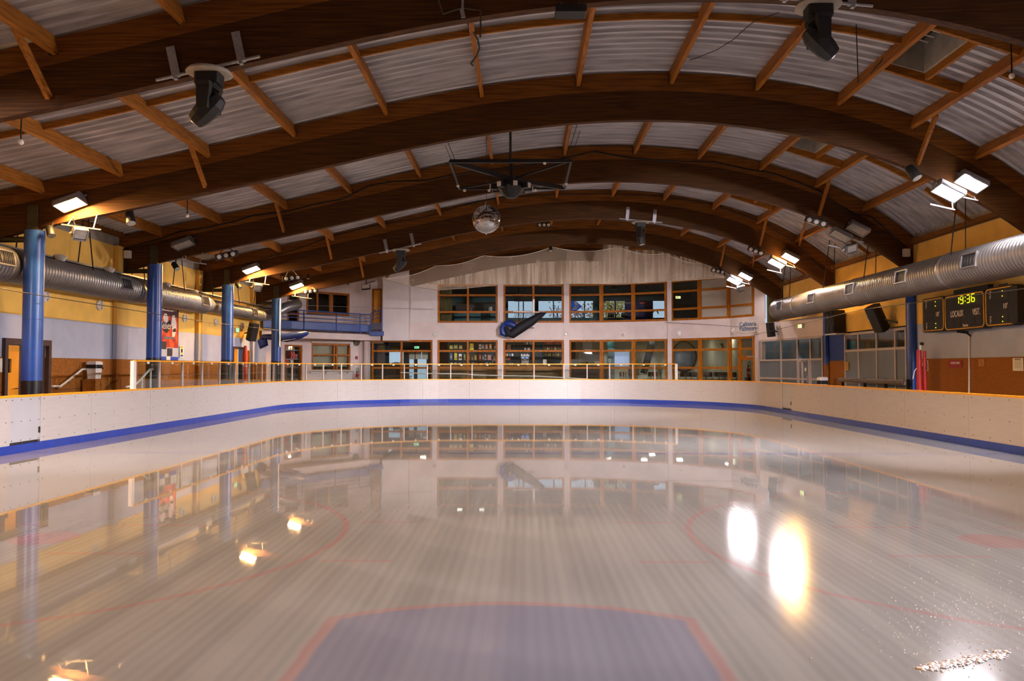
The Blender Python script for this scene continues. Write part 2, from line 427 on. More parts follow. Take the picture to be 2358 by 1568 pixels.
# barrier line (plan), from the near left side round the far end to the near right side
RXL, RXR, RYF, RRAD, RY0 = -11.0, 10.56, 42.2, 8.0, 3.0
PATH = []
def _path():
    y = RY0
    while y < RYF - RRAD - 0.01: PATH.append((RXL, y)); y += 0.5
    for k in range(25):
        a = PI - PI / 2 * k / 24; PATH.append((RXL + RRAD + RRAD * math.cos(a), RYF - RRAD + RRAD * math.sin(a)))
    x = RXL + RRAD + 0.5
    while x < RXR - RRAD - 0.01: PATH.append((x, RYF)); x += 0.5
    for k in range(25):
        a = PI / 2 - PI / 2 * k / 24; PATH.append((RXR - RRAD + RRAD * math.cos(a), RYF - RRAD + RRAD * math.sin(a)))
    y = RYF - RRAD - 0.5
    while y > RY0 - 0.01: PATH.append((RXR, y)); y -= 0.5
_path()
CUM = [0.0]
for a, b in zip(PATH[:-1], PATH[1:]): CUM.append(CUM[-1] + math.hypot(b[0] - a[0], b[1] - a[1]))
def at(s, off=0.0):
    s = min(max(s, 0), CUM[-1] - 1e-4)
    i = max(k for k in range(len(CUM) - 1) if CUM[k] <= s)
    a, b = PATH[i], PATH[i + 1]; t = (s - CUM[i]) / (CUM[i + 1] - CUM[i])
    dx, dy = b[0] - a[0], b[1] - a[1]; l = math.hypot(dx, dy)
    return (a[0] + dx * t - dy / l * off, a[1] + dy * t + dx / l * off)
def s_at(px, z=1.2):
    best = None
    for k in range(0, int(CUM[-1] * 20)):
        p = at(k / 20)
        if p[1] < 8: continue
        e = abs(proj((p[0], p[1], z))[0] - px)
        if best is None or e < best[0]: best = (e, k / 20)
    return best[1]
def strip(s0, s1, o0, o1, z0, z1, mb=None):
    mb = mb or MB()
    ss = [s0] + [c for c in CUM if s0 + 0.02 < c < s1 - 0.02] + [s1]
    for a, b in zip(ss[:-1], ss[1:]):
        q = [at(a, o0), at(b, o0), at(b, o1), at(a, o1)]
        mb.hexa([(p[0], p[1], z0) for p in q] + [(p[0], p[1], z1) for p in q])
    return mb
ice = MB()
ring = [(x, y) for x, y in PATH] + [(RXR, -4.0), (RXL, -4.0)]
n = len(ring)
ice.add([(x, y, 0.0) for x, y in ring] + [(x, y, -0.2) for x, y in ring], [tuple(range(n))[::-1]] + [(i, (i + 1) % n, n + (i + 1) % n, n + i) for i in range(n)])
ice_o = solo('floor', ice, M['ice'], kind='structure', label='wet white ice sheet with faint red circles and blue goal crease')
# rubber walkway around the ice
walk = MB()
walk.box(WL - 0.3, 16.8, -5, 47, -0.35, -0.21)
w0 = CUM[0]
for a, b in zip(CUM[:-1], CUM[1:]):
    p = [at(a, 0.12), at(b, 0.12)]
    def outp(q):
        if q[1] < RYF - RRAD: return ((WL, q[1]) if q[0] < 0 else (16.6, q[1]))
        return (q[0] * 1.6, q[1] + 6) if True else q
    o = [outp(p[0]), outp(p[1])]
    walk.hexa([(*p[0], -0.2), (*p[1], -0.2), (*o[1], -0.2), (*o[0], -0.2), (*p[0], 0.3), (*p[1], 0.3), (*o[1], 0.3), (*o[0], 0.3)])
solo('floor.001', walk, M['rub'], kind='structure', label='dark rubber walkway floor around the rink')

# ---------------------------------------------------------------- arches
def pxs(k): return {0: 'overhead above the viewpoint, nearest', 1: 'topmost in view, carrying two moving heads'}.get(k)
ALAB = ['laminated timber arch right overhead, its soffit hardly in view',
        'huge dark timber arch along the upper edge, two moving heads under it',
        'timber arch landing on the blue column with the bright orange floodlight in front',
        'timber arch hung with long black cable, behind the black truss frame',
        'timber arch behind the mirror ball, moving heads under both haunches',
        'last free timber arch, carrying the pale safety net in front of gable',
        'timber arch against the stained gable wall, mostly veiled by the net']
for k, Y in enumerate(ARCH):
    if k == 6: Y = 45.08
    xs = [x for x in XS if k < 6 or -6.7 < x < 8.2]
    a = thing('timber_arch', ALAB[k], 'roof arch', (0, Y, 0))
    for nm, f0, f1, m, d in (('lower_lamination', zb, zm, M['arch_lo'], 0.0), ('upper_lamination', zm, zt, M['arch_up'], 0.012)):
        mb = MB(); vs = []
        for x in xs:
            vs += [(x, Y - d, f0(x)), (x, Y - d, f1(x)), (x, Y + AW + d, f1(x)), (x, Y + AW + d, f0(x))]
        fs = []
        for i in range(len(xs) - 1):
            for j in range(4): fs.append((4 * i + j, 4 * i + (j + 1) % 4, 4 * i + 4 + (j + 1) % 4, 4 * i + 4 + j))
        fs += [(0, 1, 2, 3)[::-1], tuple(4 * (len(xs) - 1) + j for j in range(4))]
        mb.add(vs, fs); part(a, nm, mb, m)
    if 1 <= k <= 5:
        for X in (-8.0, 9.8):
            for sgn in (-1, 1):
                br = MB(); p0 = (X, Y + (0 if sgn < 0 else AW) + sgn * 0.95, zt(X) - 0.22); p1 = (X, Y + (-.04 if sgn < 0 else AW + .04), zb(X) + 0.16)
                br.bar(p0, p1, 0.07, 0.13); part(a, 'knee_brace', br, M['purlin'])
        pl = MB(); pl.box(-12.38 - .13, -12.38 + .13, Y - 0.03, Y + AW + 0.03, 5.02, 5.95); part(a, 'shoe_plate', pl, M['olive'])

# ---------------------------------------------------------------- ceiling: corrugated deck, purlins, bridging, hatches
ceil = struct('ceiling')
PUR = [-13.2, -12.2, -10.2, -8.0, -5.84, -3.5, -1.08, 1.36, 3.72, 5.88, 7.95, 9.8, 11.4, 12.6]
def deck(x0, x1, y0, y1, name='roof_sheet'):
    nx = max(1, int(round((x1 - x0) / 0.55))); xs = [x0 + (x1 - x0) * i / nx for i in range(nx + 1)]
    P = 0.30; k0 = math.floor(y0 / P); pr = []
    for k in range(k0, int(y1 / P) + 2):
        for (u, h) in ((0.0, 0.0), (0.11, 0.0), (0.14, 0.085), (0.27, 0.085)):
            pr.append((k * P + u, h))
    pr = [(y0, 0.0)] + [q for q in pr if y0 + 0.01 < q[0] < y1 - 0.01] + [(y1, 0.0)]
    vs = []; m = len(pr)
    for x in xs:
        for (y, h) in pr: vs.append((x, y, zt(x) + 0.05 + h))
    fs = [(i * m + j, i * m + j + 1, (i + 1) * m + j + 1, (i + 1) * m + j) for i in range(nx) for j in range(m - 1)]
    mb = MB(); mb.add(vs, fs); return part(ceil, name, mb, M['deck'])
def hatch(x0, x1, y0, y1, grille):
    h = MB()
    for (a, b, c, d) in ((x0, x0 + .04, y0, y1), (x1 - .04, x1, y0, y1), (x0, x1, y0, y0 + .04), (x0, x1, y1 - .04, y1)):
        zz = [zt(q) - 0.02 for q in (a, b, b, a)]; q = [(a, c), (b, c), (b, d), (a, d)]
        h.hexa([(p[0], p[1], z) for p, z in zip(q, zz)] + [(p[0], p[1], z + 0.75) for p, z in zip(q, zz)])
    o = part(ceil, 'smoke_hatch', h, M['conc'])
    lid = MB(); lid.hexa([(x, y, zt(x) + 0.70 + e) for e in (0, 0.05) for x, y in ((x0, y0), (x1, y0), (x1, y1), (x0, y1))])
    c = part(o, 'hatch_lid', lid, M['dark'])
    if grille:
        g = MB()
        for i in range(1, 8): y = y0 + (y1 - y0) * i / 8; g.bar((x0, y, zt(x0) + 0.56), (x1, y, zt(x1) + 0.56), 0.02, 0.02)
        g.bar(((x0 + x1) / 2, y0, zt((x0 + x1) / 2) + 0.56), ((x0 + x1) / 2, y1, zt((x0 + x1) / 2) + 0.56), 0.03, 0.03)
        part(o, 'hatch_grille', g, M['wpaint'])
BAYS = [(-5.0, ARCH[0])] + list(zip(ARCH[:-1], ARCH[1:]))
for bi, (ya, yb) in enumerate(BAYS):
    if bi == 6: yb = 47.0
    for i, (a, b) in enumerate(zip([WL - .1] + PUR[1:-1], PUR[1:-1] + [WR + .1])):
        if abs(a - 7.95) < .01 and 2 <= bi <= 4:
            xm = 8.95; h0, h1 = ya + 2.3, ya + 4.3
            deck(a, xm, ya, h0); deck(a, xm, h1, yb); deck(xm, b, ya, yb)
            hatch(a + .04, xm - .04, h0, h1, bi == 2)
            for yy in (h0 - .05, h1 + .05):
                t = MB(); t.bar((a, yy, zt(a) - .06), (b, yy, zt(b) - .06), .08, .22); part(ceil, 'hatch_trimmer', t, M['purlx'])
            t = MB(); t.bar((xm, h0, zt(xm) - .06), (xm, h1, zt(xm) - .06), .08, .22); part(ceil, 'hatch_trimmer', t, M['purlx'])
        else: deck(a, b, ya, yb)
    if bi == 0: continue
    y0, y1 = ya + AW, min(yb, 45.06)
    for X in PUR[1:-1]:
        sl = (zt(X + .1) - zt(X - .1)) / .2; nrm = Vector((-sl, 0, 1)).normalized()
        p = MB(); c = Vector((X, 0, zt(X) + 0.05)) - nrm * 0.17
        p.bar((c.x, y0, c.z), (c.x, y1, c.z), 0.10, 0.33, up=nrm); po = part(ceil, 'purlin', p, M['purlin'])
        hg = MB()
        for yy in (y0 + .05, y1 - .05):
            for s in (-1, 1):
                q = c + Vector((nrm.z, 0, -nrm.x)) * (s * .056); hg.bar((q.x, yy - .05, q.z - .06), (q.x, yy + .05, q.z - .06), .012, .24, up=nrm)
        part(po, 'joist_hanger', hg, M['dsteel'])
    if bi >= 2:
        ym = (ya + yb) / 2 if bi < 6 else ya + 3
        for a, b in zip(PUR[1:-2], PUR[2:-1]):
            if abs(a - 7.95) < .01 and bi <= 4: continue
            br = MB(); m_ = (a + b) / 2
            for u, q in ((a + .05, m_), (m_, b - .05)): br.bar((u, ym, zt(u) - .03), (q, ym, zt(q) - .03), .06, .13)
            part(ceil, 'bridging', br, M['purlx'])
for ya in ARCH[1:5]:
    for f in (.45,): w = MB(); w.bar((11.5, ya + DY * f, zt(11.5) - .25), (WR - .12, ya + DY * f, Z3_ + .1), .08, .12); part(ceil, 'purlin_strut', w, M['purlin'])
# wind bracing in the last bays
for (x0, y0, x1, y1) in ((-7.9, 39.1, -5.75, 44.9), (-5.75, 39.1, -7.9, 44.9), (-3.4, 39.1, 1.3, 44.9), (5.8, 39.1, 1.3, 44.9), (5.8, 39.1, 9.76, 44.9), (9.76, 32.7, 11.4, 38.8), (9.76, 26.2, 11.4, 32.3), (9.76, 39.1, 5.9, 44.9)):
    w = MB(); w.bar((x0, y0, zt(x0) - .34), (x1, y1, zt(x1) - .34), .06, .16); part(ceil, 'wind_brace', w, M['purlx'])
# weather skin above the deck
sk = MB(); vs = []
for x in XS: vs += [(x, -5.2, zt(x) + 1.0), (x, 47.2, zt(x) + 1.0), (x, 47.2, zt(x) + 1.1), (x, -5.2, zt(x) + 1.1)]
sk.add(vs, [(4 * i + j, 4 * i + (j + 1) % 4, 4 * i + 4 + (j + 1) % 4, 4 * i + 4 + j) for i in range(len(XS) - 1) for j in range(4)])
part(ceil, 'roof_covering', sk, M['conc'])

# ---------------------------------------------------------------- left wall (chipboard, pale blue, yellow, concrete beam)
Z1, Z2, Z3, Z4 = 2.14, 3.28, 5.9, 7.4
wl = struct('wall_left')
LEND = 41.0
def lw(u, z, s): return (WL - 0.25 * s, u, z)
d1 = (20.25, 22.0, 0.3, 2.47)
_q0, _q1 = PXw(536, 800, WL).y, PXw(561, 800, WL).y
d2 = (_q0, _q1, 0.3, 2.75)
for nm, z0, z1, m in (('upper_band', Z2, Z3, M['yellow']), ('middle_band', Z1, Z2, M['wbluepale'])):
    b = MB(); b.wallgrid(-5, LEND, z0, z1, [d1, d2], lw); part(wl, nm, b, m)
b = MB(); b.box(WL - .25, WL - .0, -5, LEND, Z3, Z4); part(wl, 'ring_beam', b, M['conc'])
b = MB(); b.wallgrid(-5, LEND, -0.3, Z1, [d1, d2], lw); part(wl, 'lower_band', b, M['dbrown'])
ys = [6 + 2.5 * i for i in range(15)]
for a, c in zip(ys[:-1], ys[1:]):
    for (q0, q1, zz0, zz1) in ((a, c, 1.22, Z1), (a, c, 0.3, 1.21)):
        segs = [(q0, q1)]
        for d in (d1, d2):
            nn = []
            for (u, v) in segs:
                if d[0] - .08 < v and d[1] + .08 > u:
                    if d[0] - .08 - u > .1: nn.append((u, d[0] - .08))
                    if v - d[1] - .08 > .1: nn.append((d[1] + .08, v))
                else: nn.append((u, v))
            segs = nn
        for (u, v) in segs:
            b = MB(); b.box(WL + .004, WL + .022, u + .008, v - .008, zz0 + .004, zz1 - .004); part(wl, 'chipboard_panel', b, M['osb'])
for Y in ARCH[1:6]:
    for nm, z0, z1, m in (('pilaster', Z1, Z2, M['wbluepale']), ('pilaster', Z2, Z3, M['yellow']), ('pilaster', .3, Z1, M['osb'])):
        b = MB(); b.box(WL + .02, WL + .16, Y - .35, Y - .0, z0, z1); part(wl, nm, b, m)
pl = MB(); pl.box(WL, WL + .2, -5, 44, Z3 + .32, Z3 + .46); part(wl, 'wall_plate', pl, M['arch_up'])

# ---------------------------------------------------------------- right wall
wr = struct('wall_right')
def rw(u, z, s): return (WR + 0.25 * s, u, z)
GA, GB = PXw(2089, 800, WR).y, PXw(1946, 800, WR).y          # glazed stretch next to the engaged column
PB = PXw(1899, 800, WR).y                                     # far edge of the blue pier
for nm, z0, z1, m in (('upper_band', Z2, Z3, M['yellow']), ('ring_beam', Z3, Z4, M['conc'])):
    b = MB(); b.box(WR, WR + .25, -5, 41.5, z0, z1); part(wr, nm, b, m)
b = MB(); b.box(WR, WR + .25, -5, GA, Z1, Z2); part(wr, 'middle_band', b, M['wbluepale'])
b = MB(); b.box(WR, WR + .25, -5, GA, -.3, Z1); part(wr, 'lower_band', b, M['dbrown'])
ys = [PXw(2249, 850, WR).y + 2.5 * i for i in range(-6, 3)]
for a, c in zip(ys[:-1], ys[1:]):
    c = min(c, GA - .02)
    if c - a < .2: continue
    b = MB(); b.box(WR - .022, WR - .004, a + .006, c - .006, 0.3, Z1 - .004); part(wr, 'chipboard_panel', b, M['osb'])
b = MB(); b.box(WR - .05, WR + .25, GB, PB, Z1, Z2 + .5); part(wr, 'pier', b, M['bluep'])
b = MB(); b.box(WR - .05, WR + .25, GB, PB, -.3, Z1); part(wr, 'pier', b, M['osb'])
pl = MB(); pl.box(WR - .2, WR, -5, 42, Z3 + .02, Z3 + .16); part(wr, 'wall_plate', pl, M['arch_up'])
# pinkish lintel wall over the angled glazing
GC = (11.76, 39.2)                                            # far plan corner of the angled glazing
GD = (WR - .06, PB)
b = MB(); b.hexa([(GD[0], GD[1], 3.23), (GD[0] + .25, GD[1], 3.23), (GC[0] + .25, GC[1] + .1, 3.23), (GC[0], GC[1], 3.23), (GD[0], GD[1], 4.06), (GD[0] + .25, GD[1], 4.06), (GC[0] + .25, GC[1] + .1, 4.06), (GC[0], GC[1], 4.06)])
part(wr, 'lintel_wall', b, M['pinkw'])
b = MB(); tr_ = [(GD[0], GD[1]), (WR + .1, GD[1]), (WR + .1, GC[1] + .1), (GC[0], GC[1])]; b.hexa([(x, y, z) for z in (4.02, 4.06) for x, y in tr_]); part(wr, 'lintel_ledge', b, M['pinkw'])
# room behind the glazing
b = MB(); b.box(16.6, 16.8, 20, 44, -.3, 4.2); b.box(WR + .25, 16.8, 20.0, 20.2, -.3, 4.2); b.box(WR + .02, 16.8, 20, 33.5, 3.9, 4.05); b.hexa([(x, y, z) for z in (3.9, 4.05) for x, y in ((GD[0] + .3, 33.5), (16.8, 33.5), (16.8, 44), (GC[0] + .35, GC[1] + .3))]); b.box(WR - .6, 16.8, 43.8, 44, -.3, 4.2)
part(wr, 'lobby_wall', b, M['cream'])
# wall behind the viewpoint
wf = MB(); wf.box(WL - .3, WR + .3, -5.2, -5.0, -.3, 10.5)
solo('wall_front', wf, M['pinkw'], kind='structure')

def glazing(name, p, q, z0, z1, nu, rows, panefn, fr=.07, dep=.08, fmat='alu', thick=.012, gap=None):
    """framed glazing on the plan line p-q; nu = list of fractions, rows = list of z"""
    r = struct(name, (p[0], p[1], z0))
    p, q = Vector((p[0], p[1], 0)), Vector((q[0], q[1], 0)); d = (q - p).normalized(); nrm = Vector((-d.y, d.x, 0))
    L = (q - p).length
    def bx(mb, u0, u1, a, b, t0, t1):
        mb.hexa([p + d * u + nrm * t + Vector((0, 0, z)) for z in (a, b) for u, t in ((u0, t0), (u1, t0), (u1, t1), (u0, t1))])
    f = MB()
    for u0, u1 in ((0, fr), (L - fr, L)): bx(f, u0, u1, z0, z1, -dep / 2, dep / 2)
    for a, b in ((z0, z0 + fr), (z1 - fr, z1)): bx(f, fr, L - fr, a, b, -dep / 2, dep / 2)
    part(r, 'window_frame', f, M[fmat])
    us = [0] + [x * L for x in nu] + [L]
    for x in nu:
        m = MB(); bx(m, x * L - fr / 2, x * L + fr / 2, z0 + fr, z1 - fr, -dep / 2, dep / 2); part(r, 'mullion', m, M[fmat])
    for a, b in zip(us[:-1], us[1:]):
        a2 = a + (fr if a == 0 else fr / 2); b2 = b - (fr if b == L else fr / 2)
        for z in rows:
            t = MB(); bx(t, a2, b2, z - fr / 2, z + fr / 2, -dep * .45, dep * .45); part(r, 'transom', t, M[fmat])
    zz = [z0] + list(rows) + [z1]
    for i, (a, b) in enumerate(zip(us[:-1], us[1:])):
        for j, (c, e) in enumerate(zip(zz[:-1], zz[1:])):
            mt = panefn(i, j)
            if mt is None: continue
            g = MB(); bx(g, a + fr * .45, b - fr * .45, c + fr * .45, e - fr * .45, -thick / 2, thick / 2); part(r, 'pane', g, M[mt])
    return r
# window 1: glazing between the engaged column and the blue pier
def fr_(px): return (PXw(px, 800, WR).y - GA) / (GB - GA)
zr1 = PXw(1990, 806, WR).z; zr2 = PXw(1990, 857, WR).z
w1 = glazing('window_1', (WR, GA), (WR, GB), 0.3, 3.22, [fr_(2063), fr_(2020), fr_(1978)], [1.30, zr1], lambda i, j: 'glass' if j == 2 else 'frost', .09)
# window 2: angled glazing with a door in it
def pv(px, py): return PV(px, py, GD, GC)
dl = (Vector(GC) - Vector(GD)).length
def fu(px): return (pv(px, 800).xy - Vector(GD)).length / dl
w2 = glazing('window_2', GD, GC, 0.3, 3.22, [fu(1867), fu(1837), fu(1799)], [1.35, 2.22], lambda i, j: 'glass' if j == 2 else (None if (i == 1 and j < 2) else 'frost'), .08)
D2 = struct('door_4', (*pv(1852, 860).xy, .3))
_d = (Vector(GC) - Vector(GD)).normalized(); _d3 = Vector((_d.x, _d.y, 0)); _n3 = Vector((-_d.y, _d.x, 0))
p0 = pv(1866, 860); p1 = pv(1839, 860); p0.z = p1.z = 0
if (p1 - p0).dot(_d3) < 0: p0, p1 = p1, p0
Ld = (p1 - p0).length
def dbx(mb, u0, u1, a, b, t0, t1): mb.hexa([p0 + _d3 * u + _n3 * t + Vector((0, 0, z)) for z in (a, b) for u, t in ((u0, t0), (u1, t0), (u1, t1), (u0, t1))])
f = MB()
for (u0, u1, a, b) in ((0, .09, .3, 2.2), (Ld - .09, Ld, .3, 2.2), (.09, Ld - .09, 2.1, 2.2), (Ld * .62 - .05, Ld * .62 + .05, .3, 2.1)): dbx(f, u0, u1, a, b, -.03, .05)
part(D2, 'door_frame', f, M['alu'])
g = MB(); dbx(g, .09, Ld - .09, .3, 2.1, 0, .012); part(D2, 'pane', g, M['frost'])
g = MB(); dbx(g, .1, Ld * .6, 2.12, 2.2, .05, .12); part(D2, 'door_closer', g, M['steel'])
g = MB(); dbx(g, .12, .16, 1.2, 1.5, .05, .09); part(D2, 'door_handle', g, M['chrome'])
g = MB(); dbx(g, .3, .42, 1.7, 1.85, .012, .02); part(D2, 'notice', g, M['paper'])

# ---------------------------------------------------------------- far facade (flat in the middle, bending towards the ice at the right)
FY = 45.36
FN = [(930, FY), (1340, FY), (1386, 45.1), (1460, 44.55), (1541, 43.7), (1614, 42.5), (1682, 41.35), (1745, 39.55)]
def fpt(px, off=0.0):
    for (a, ya), (b, yb) in zip(FN[:-1], FN[1:]):
        if px <= b or b == 1745:
            q = PV(px, 847, PY(a, 847, ya).xy, PY(b, 847, yb).xy); return Vector((q.x, q.y - off, 0))
def fz(px, py):
    for (a, ya), (b, yb) in zip(FN[:-1], FN[1:]):
        if px <= b or b == 1745: return PV(px, py, PY(a, 847, ya).xy, PY(b, 847, yb).xy).z
def fwall(root, name, pxs, z0, z1, m, off=0.0, th=0.28):
    """one run of wall through the given columns; z1 may be a function of x"""
    for a, b in zip(pxs[:-1], pxs[1:]):
        p, q = fpt(a, off), fpt(b, off); t = [z1(p.x) if callable(z1) else z1, z1(q.x) if callable(z1) else z1]
        mb = MB(); mb.hexa([(p.x, p.y, z0), (q.x, q.y, z0), (q.x, q.y + th, z0), (p.x, p.y + th, z0), (p.x, p.y, t[0]), (q.x, q.y, t[1]), (q.x, q.y + th, t[1]), (p.x, p.y + th, t[0])])
        part(root, name, mb, m)
wb = struct('wall_back')
ZL0, ZL1, ZU0, ZU1 = 0.62, 3.47, 4.47, 6.72
SEG = [941, 1340, 1386, 1460, 1541, 1614, 1682, 1745]
fwall(wb, 'spandrel', SEG, ZL1, ZU0, M['pinkw'])
fwall(wb, 'plinth', [850] + SEG, -.3, ZL0, M['pinkw'])
fwall(wb, 'gable', SEG, ZU1, lambda x: zt(x) + .95, M['stain'])
fwall(wb, 'upper_wall', [941, 1007], ZU0, ZU1, M['white'])
fwall(wb, 'pillar', [996, 1007], ZL0, ZL1, M['pinkw'], .06, .4)
for a, b in ((1146, 1159), (1298.5, 1311), (1537, 1547)):
    fwall(wb, 'pillar', [a, b], ZL0, ZU1, M['pinkw'], .06, .4)
fwall(wb, 'pillar', [1739.5, 1763], -.3, lambda x: 7.3, M['pinkw'], .0, .3)
sc = MB(); a, b = PY(945, 665, FY - .05), PY(995, 743, FY - .05); sc.box(a.x, b.x, FY - .05, FY - .005, b.z, a.z)
tag(solo('projection_panel', sc, M['white'], 'plain white rectangular panel on facade beside the curtained upper window', 'panel'))
# protruding white block at the left end of the facade
b = MB(); a_, c_ = PY(881, 780, 44.9), PY(941, 780, 44.9)
b.box(a_.x, c_.x, 44.9, 46.4, 3.42, 8.4); part(wb, 'bay_block', b, M['white'])
wn = 3
LOW = [1.85, 2.83]; UP = [5.10, 6.08]
def fwin(pa, pb, mull, z0, z1, rows, cols='glass'):
    global wn
    p, q = fpt(pa), fpt(pb); p.y += .12; q.y += .12
    L = (q - p).length
    fr = [(fpt(x) + Vector((0, .12, 0)) - p).length / L for x in mull]
    glazing('window_%d' % wn, p, q, z0, z1, fr, rows, lambda i, j: cols if isinstance(cols, str) else cols(i, j), .115, .12, 'wframe'); wn += 1
fwin(855, 996, [924], ZL0, ZL1, LOW)
for (pa, pb, ml) in ((1007, 1146, [1077]), (1159, 1298.5, [1228.5])):
    fwin(pa, pb, ml, ZL0, ZL1, LOW); fwin(pa, pb, ml, ZU0, ZU1, UP)
for (pa, pb) in ((1311, 1386), (1386, 1460), (1460, 1537), (1547, 1614)):
    fwin(pa, pb, [], ZL0, ZL1, LOW); fwin(pa, pb, [], ZU0, ZU1, UP)
fwin(1614, 1682, [], ZL0, ZL1, LOW)
M['blind'] = mat('white_blind', (176, 168, 156), 0.8, var=0.05, scale=1.5)
fwin(1614, 1682, [], ZU0, ZU1, UP, 'blind'); fwin(1682, 1740, [], ZU0, ZU1, UP, 'blind')
fwin(1682, 1706, [], ZL0, ZL1, LOW)
fwin(1706, 1740, [], 2.36, ZL1, [2.83])
# cafe door
p, q = fpt(1706), fpt(1740); p.y += .12; q.y += .12
d5 = glazing('door_5', p, q, .3, 2.36, [], [], lambda i, j: 'glass', .1, .1, 'wframe')
h = MB(); mid = p.lerp(q, .12); h.bar((mid.x, mid.y - .1, 1.15), (mid.x, mid.y - .1, 1.5), .03, .03); part(d5, 'door_handle', h, M['chrome'])
h = MB(); m1, m2 = p.lerp(q, .45), p.lerp(q, .95); h.bar((m1.x, m1.y - .1, 2.42), (m2.x, m2.y - .1, 2.42), .06, .07); part(d5, 'door_closer', h, M['steel'])

# ---------------------------------------------------------------- left corner building: kiosk, ticket windows, balcony
KA = Vector((WL, 41.0, 0)); KB = PY(697, 847, 43.2); KB.z = 0; KC = PY(838, 847, 46.0); KC.z = 0
KD = Vector((PY(881, 847, 46.0).x, 46.0, 0))
wk = struct('wall_corner')
def linewall(root, name, p, q, z0, z1, holes_px, m, th=.25):
    L = (q - p).length; d = (q - p) / L; nrm = Vector((-d.y, d.x, 0))
    hs = []
    for (pa, pb, h0, h1) in holes_px:
        ua = (PV(pa, 847, p.xy, q.xy).xy - p.xy).length; ub = (PV(pb, 847, p.xy, q.xy).xy - p.xy).length
        hs.append((ua, ub, h0, h1))
    mb = MB(); mb.wallgrid(0, L, z0, z1, hs, lambda u, z, s: tuple(p + d * u + nrm * (th * s) + Vector((0, 0, z))))
    return part(root, name, mb, m)
def lz(px, py, p, q): return PV(px, py, p.xy, q.xy).z
TW0, TW1 = lz(760, 854, KB, KC), lz(716, 790, KB, KC)
UW0, UW1 = lz(750, 725, KB, KC), lz(750, 672, KB, KC)
SW1 = lz(675, 794, KA, KB)
linewall(wk, 'lower_wall', KA, KB, -.3, 3.9, [(655, 696, .45, SW1)], M['pinkw'])
linewall(wk, 'lower_wall', KB, KC, -.3, 3.9, [(717, 807, TW0, TW1)], M['pinkw'])
linewall(wk, 'upper_wall', KA, KB, 3.9, 7.6, [(660, 688, 3.95, 5.95)], M['pinkw'])
linewall(wk, 'upper_wall', KB, KC, 3.9, 7.9, [(704, 804, UW0, UW1)], M['pinkw'])
DZ0, DZ1 = PY(867, 758, 46).z, PY(867, 668, 46).z
linewall(wk, 'upper_wall', KC, KD, 3.7, 8.2, [(859, 877, DZ0, DZ1)], M['pinkw'])
linewall(wk, 'lower_wall', KC + Vector((0, .1, 0)), KD + Vector((0, .1, 0)), 3.3, 3.9, [], M['pinkw'])
pc = MB(); c = PY(845, 847, 45.75); pc.cyl((c.x, c.y, -.3), (c.x, c.y, 3.46), .2, n=20); part(wk, 'round_pillar', pc, M['pinkw'])
def lwin(p, q, pa, pb, z0, z1, mull, rows, panef, fr=.1, nm=None):
    global wn
    a, b = PV(pa, 847, p.xy, q.xy), PV(pb, 847, p.xy, q.xy); a.z = b.z = 0
    n_ = Vector((-(b - a).y, (b - a).x, 0)).normalized() * .08; a += n_; b += n_
    fr_ = [((PV(x, 847, p.xy, q.xy).xy + n_.xy) - a.xy).length / (b - a).length for x in mull]
    r = glazing(nm or 'window_%d' % wn, a, b, z0, z1, fr_, rows, panef, fr, .14, 'wframe'); wn += 1
    return r
M['sheer'] = mat('sheer_blind', (184, 178, 154), 0.85, var=0.04, scale=1.2)
lwin(KB, KC, 717, 807, TW0, TW1, [770, 776], [lz(740, 817, KB, KC)], lambda i, j: None if i == 1 else 'glass')
bl = MB(); a, b = PV(719, 847, KB.xy, KC.xy), PV(805, 847, KB.xy, KC.xy); n_ = Vector((-(b - a).y, (b - a).x, 0)).normalized() * .3
bl.bar((a + n_).xy.to_3d() + Vector((0, 0, (TW0 + .25 + TW1) / 2)), (b + n_).xy.to_3d() + Vector((0, 0, (TW0 + .25 + TW1) / 2)), .02, TW1 - TW0 - .25)
solo('roller_blind', bl, M['sheer'], 'cream roller blind drawn down behind the ticket window', 'blind')
lwin(KB, KC, 704, 804, UW0, UW1, [730, 760, 764], [], lambda i, j: None if i == 2 else 'glass', .12)
sw = lwin(KA, KB, 655, 696, .45, SW1, [], [], lambda i, j: 'glass', .09)
du = lwin(KA, KB, 660, 688, 3.95, 5.95, [], [lz(674, 722, KA, KB)], lambda i, j: 'glass', .12, 'door_6')
pp = MB(); a = PV(664, 690, KA.xy, KB.xy); b = PV(682, 704, KA.xy, KB.xy)
pp.hexa([(a.x, a.y - .02, b.z), (b.x, b.y - .02, b.z), (b.x, b.y, b.z), (a.x, a.y, b.z), (a.x, a.y - .02, a.z), (b.x, b.y - .02, a.z), (b.x, b.y, a.z), (a.x, a.y, a.z)])
part(du, 'notice', pp, M['paper'])
dy = struct('door_7')
x0, x1 = PY(859, 700, 46).x, PY(877, 700, 46).x
f = MB(); f.box(x0 - .05, x0 + .06, 45.93, 46.1, DZ0, DZ1 + .08); f.box(x1 - .04, x1 + .06, 45.93, 46.1, DZ0, DZ1 + .08); f.box(x0, x1, 45.93, 46.1, DZ1 - .02, DZ1 + .08); part(dy, 'door_frame', f, M['wframe'])
f = MB(); f.box(x0 + .06, x1 - .04, 45.98, 46.04, DZ0, DZ1 - .02); part(dy, 'door_leaf', f, M['doory'])
f = MB(); f.box(x0 + .1, x0 + .15, 45.92, 45.98, DZ0 + .95, DZ0 + 1.15); part(dy, 'door_handle', f, M['chrome'])
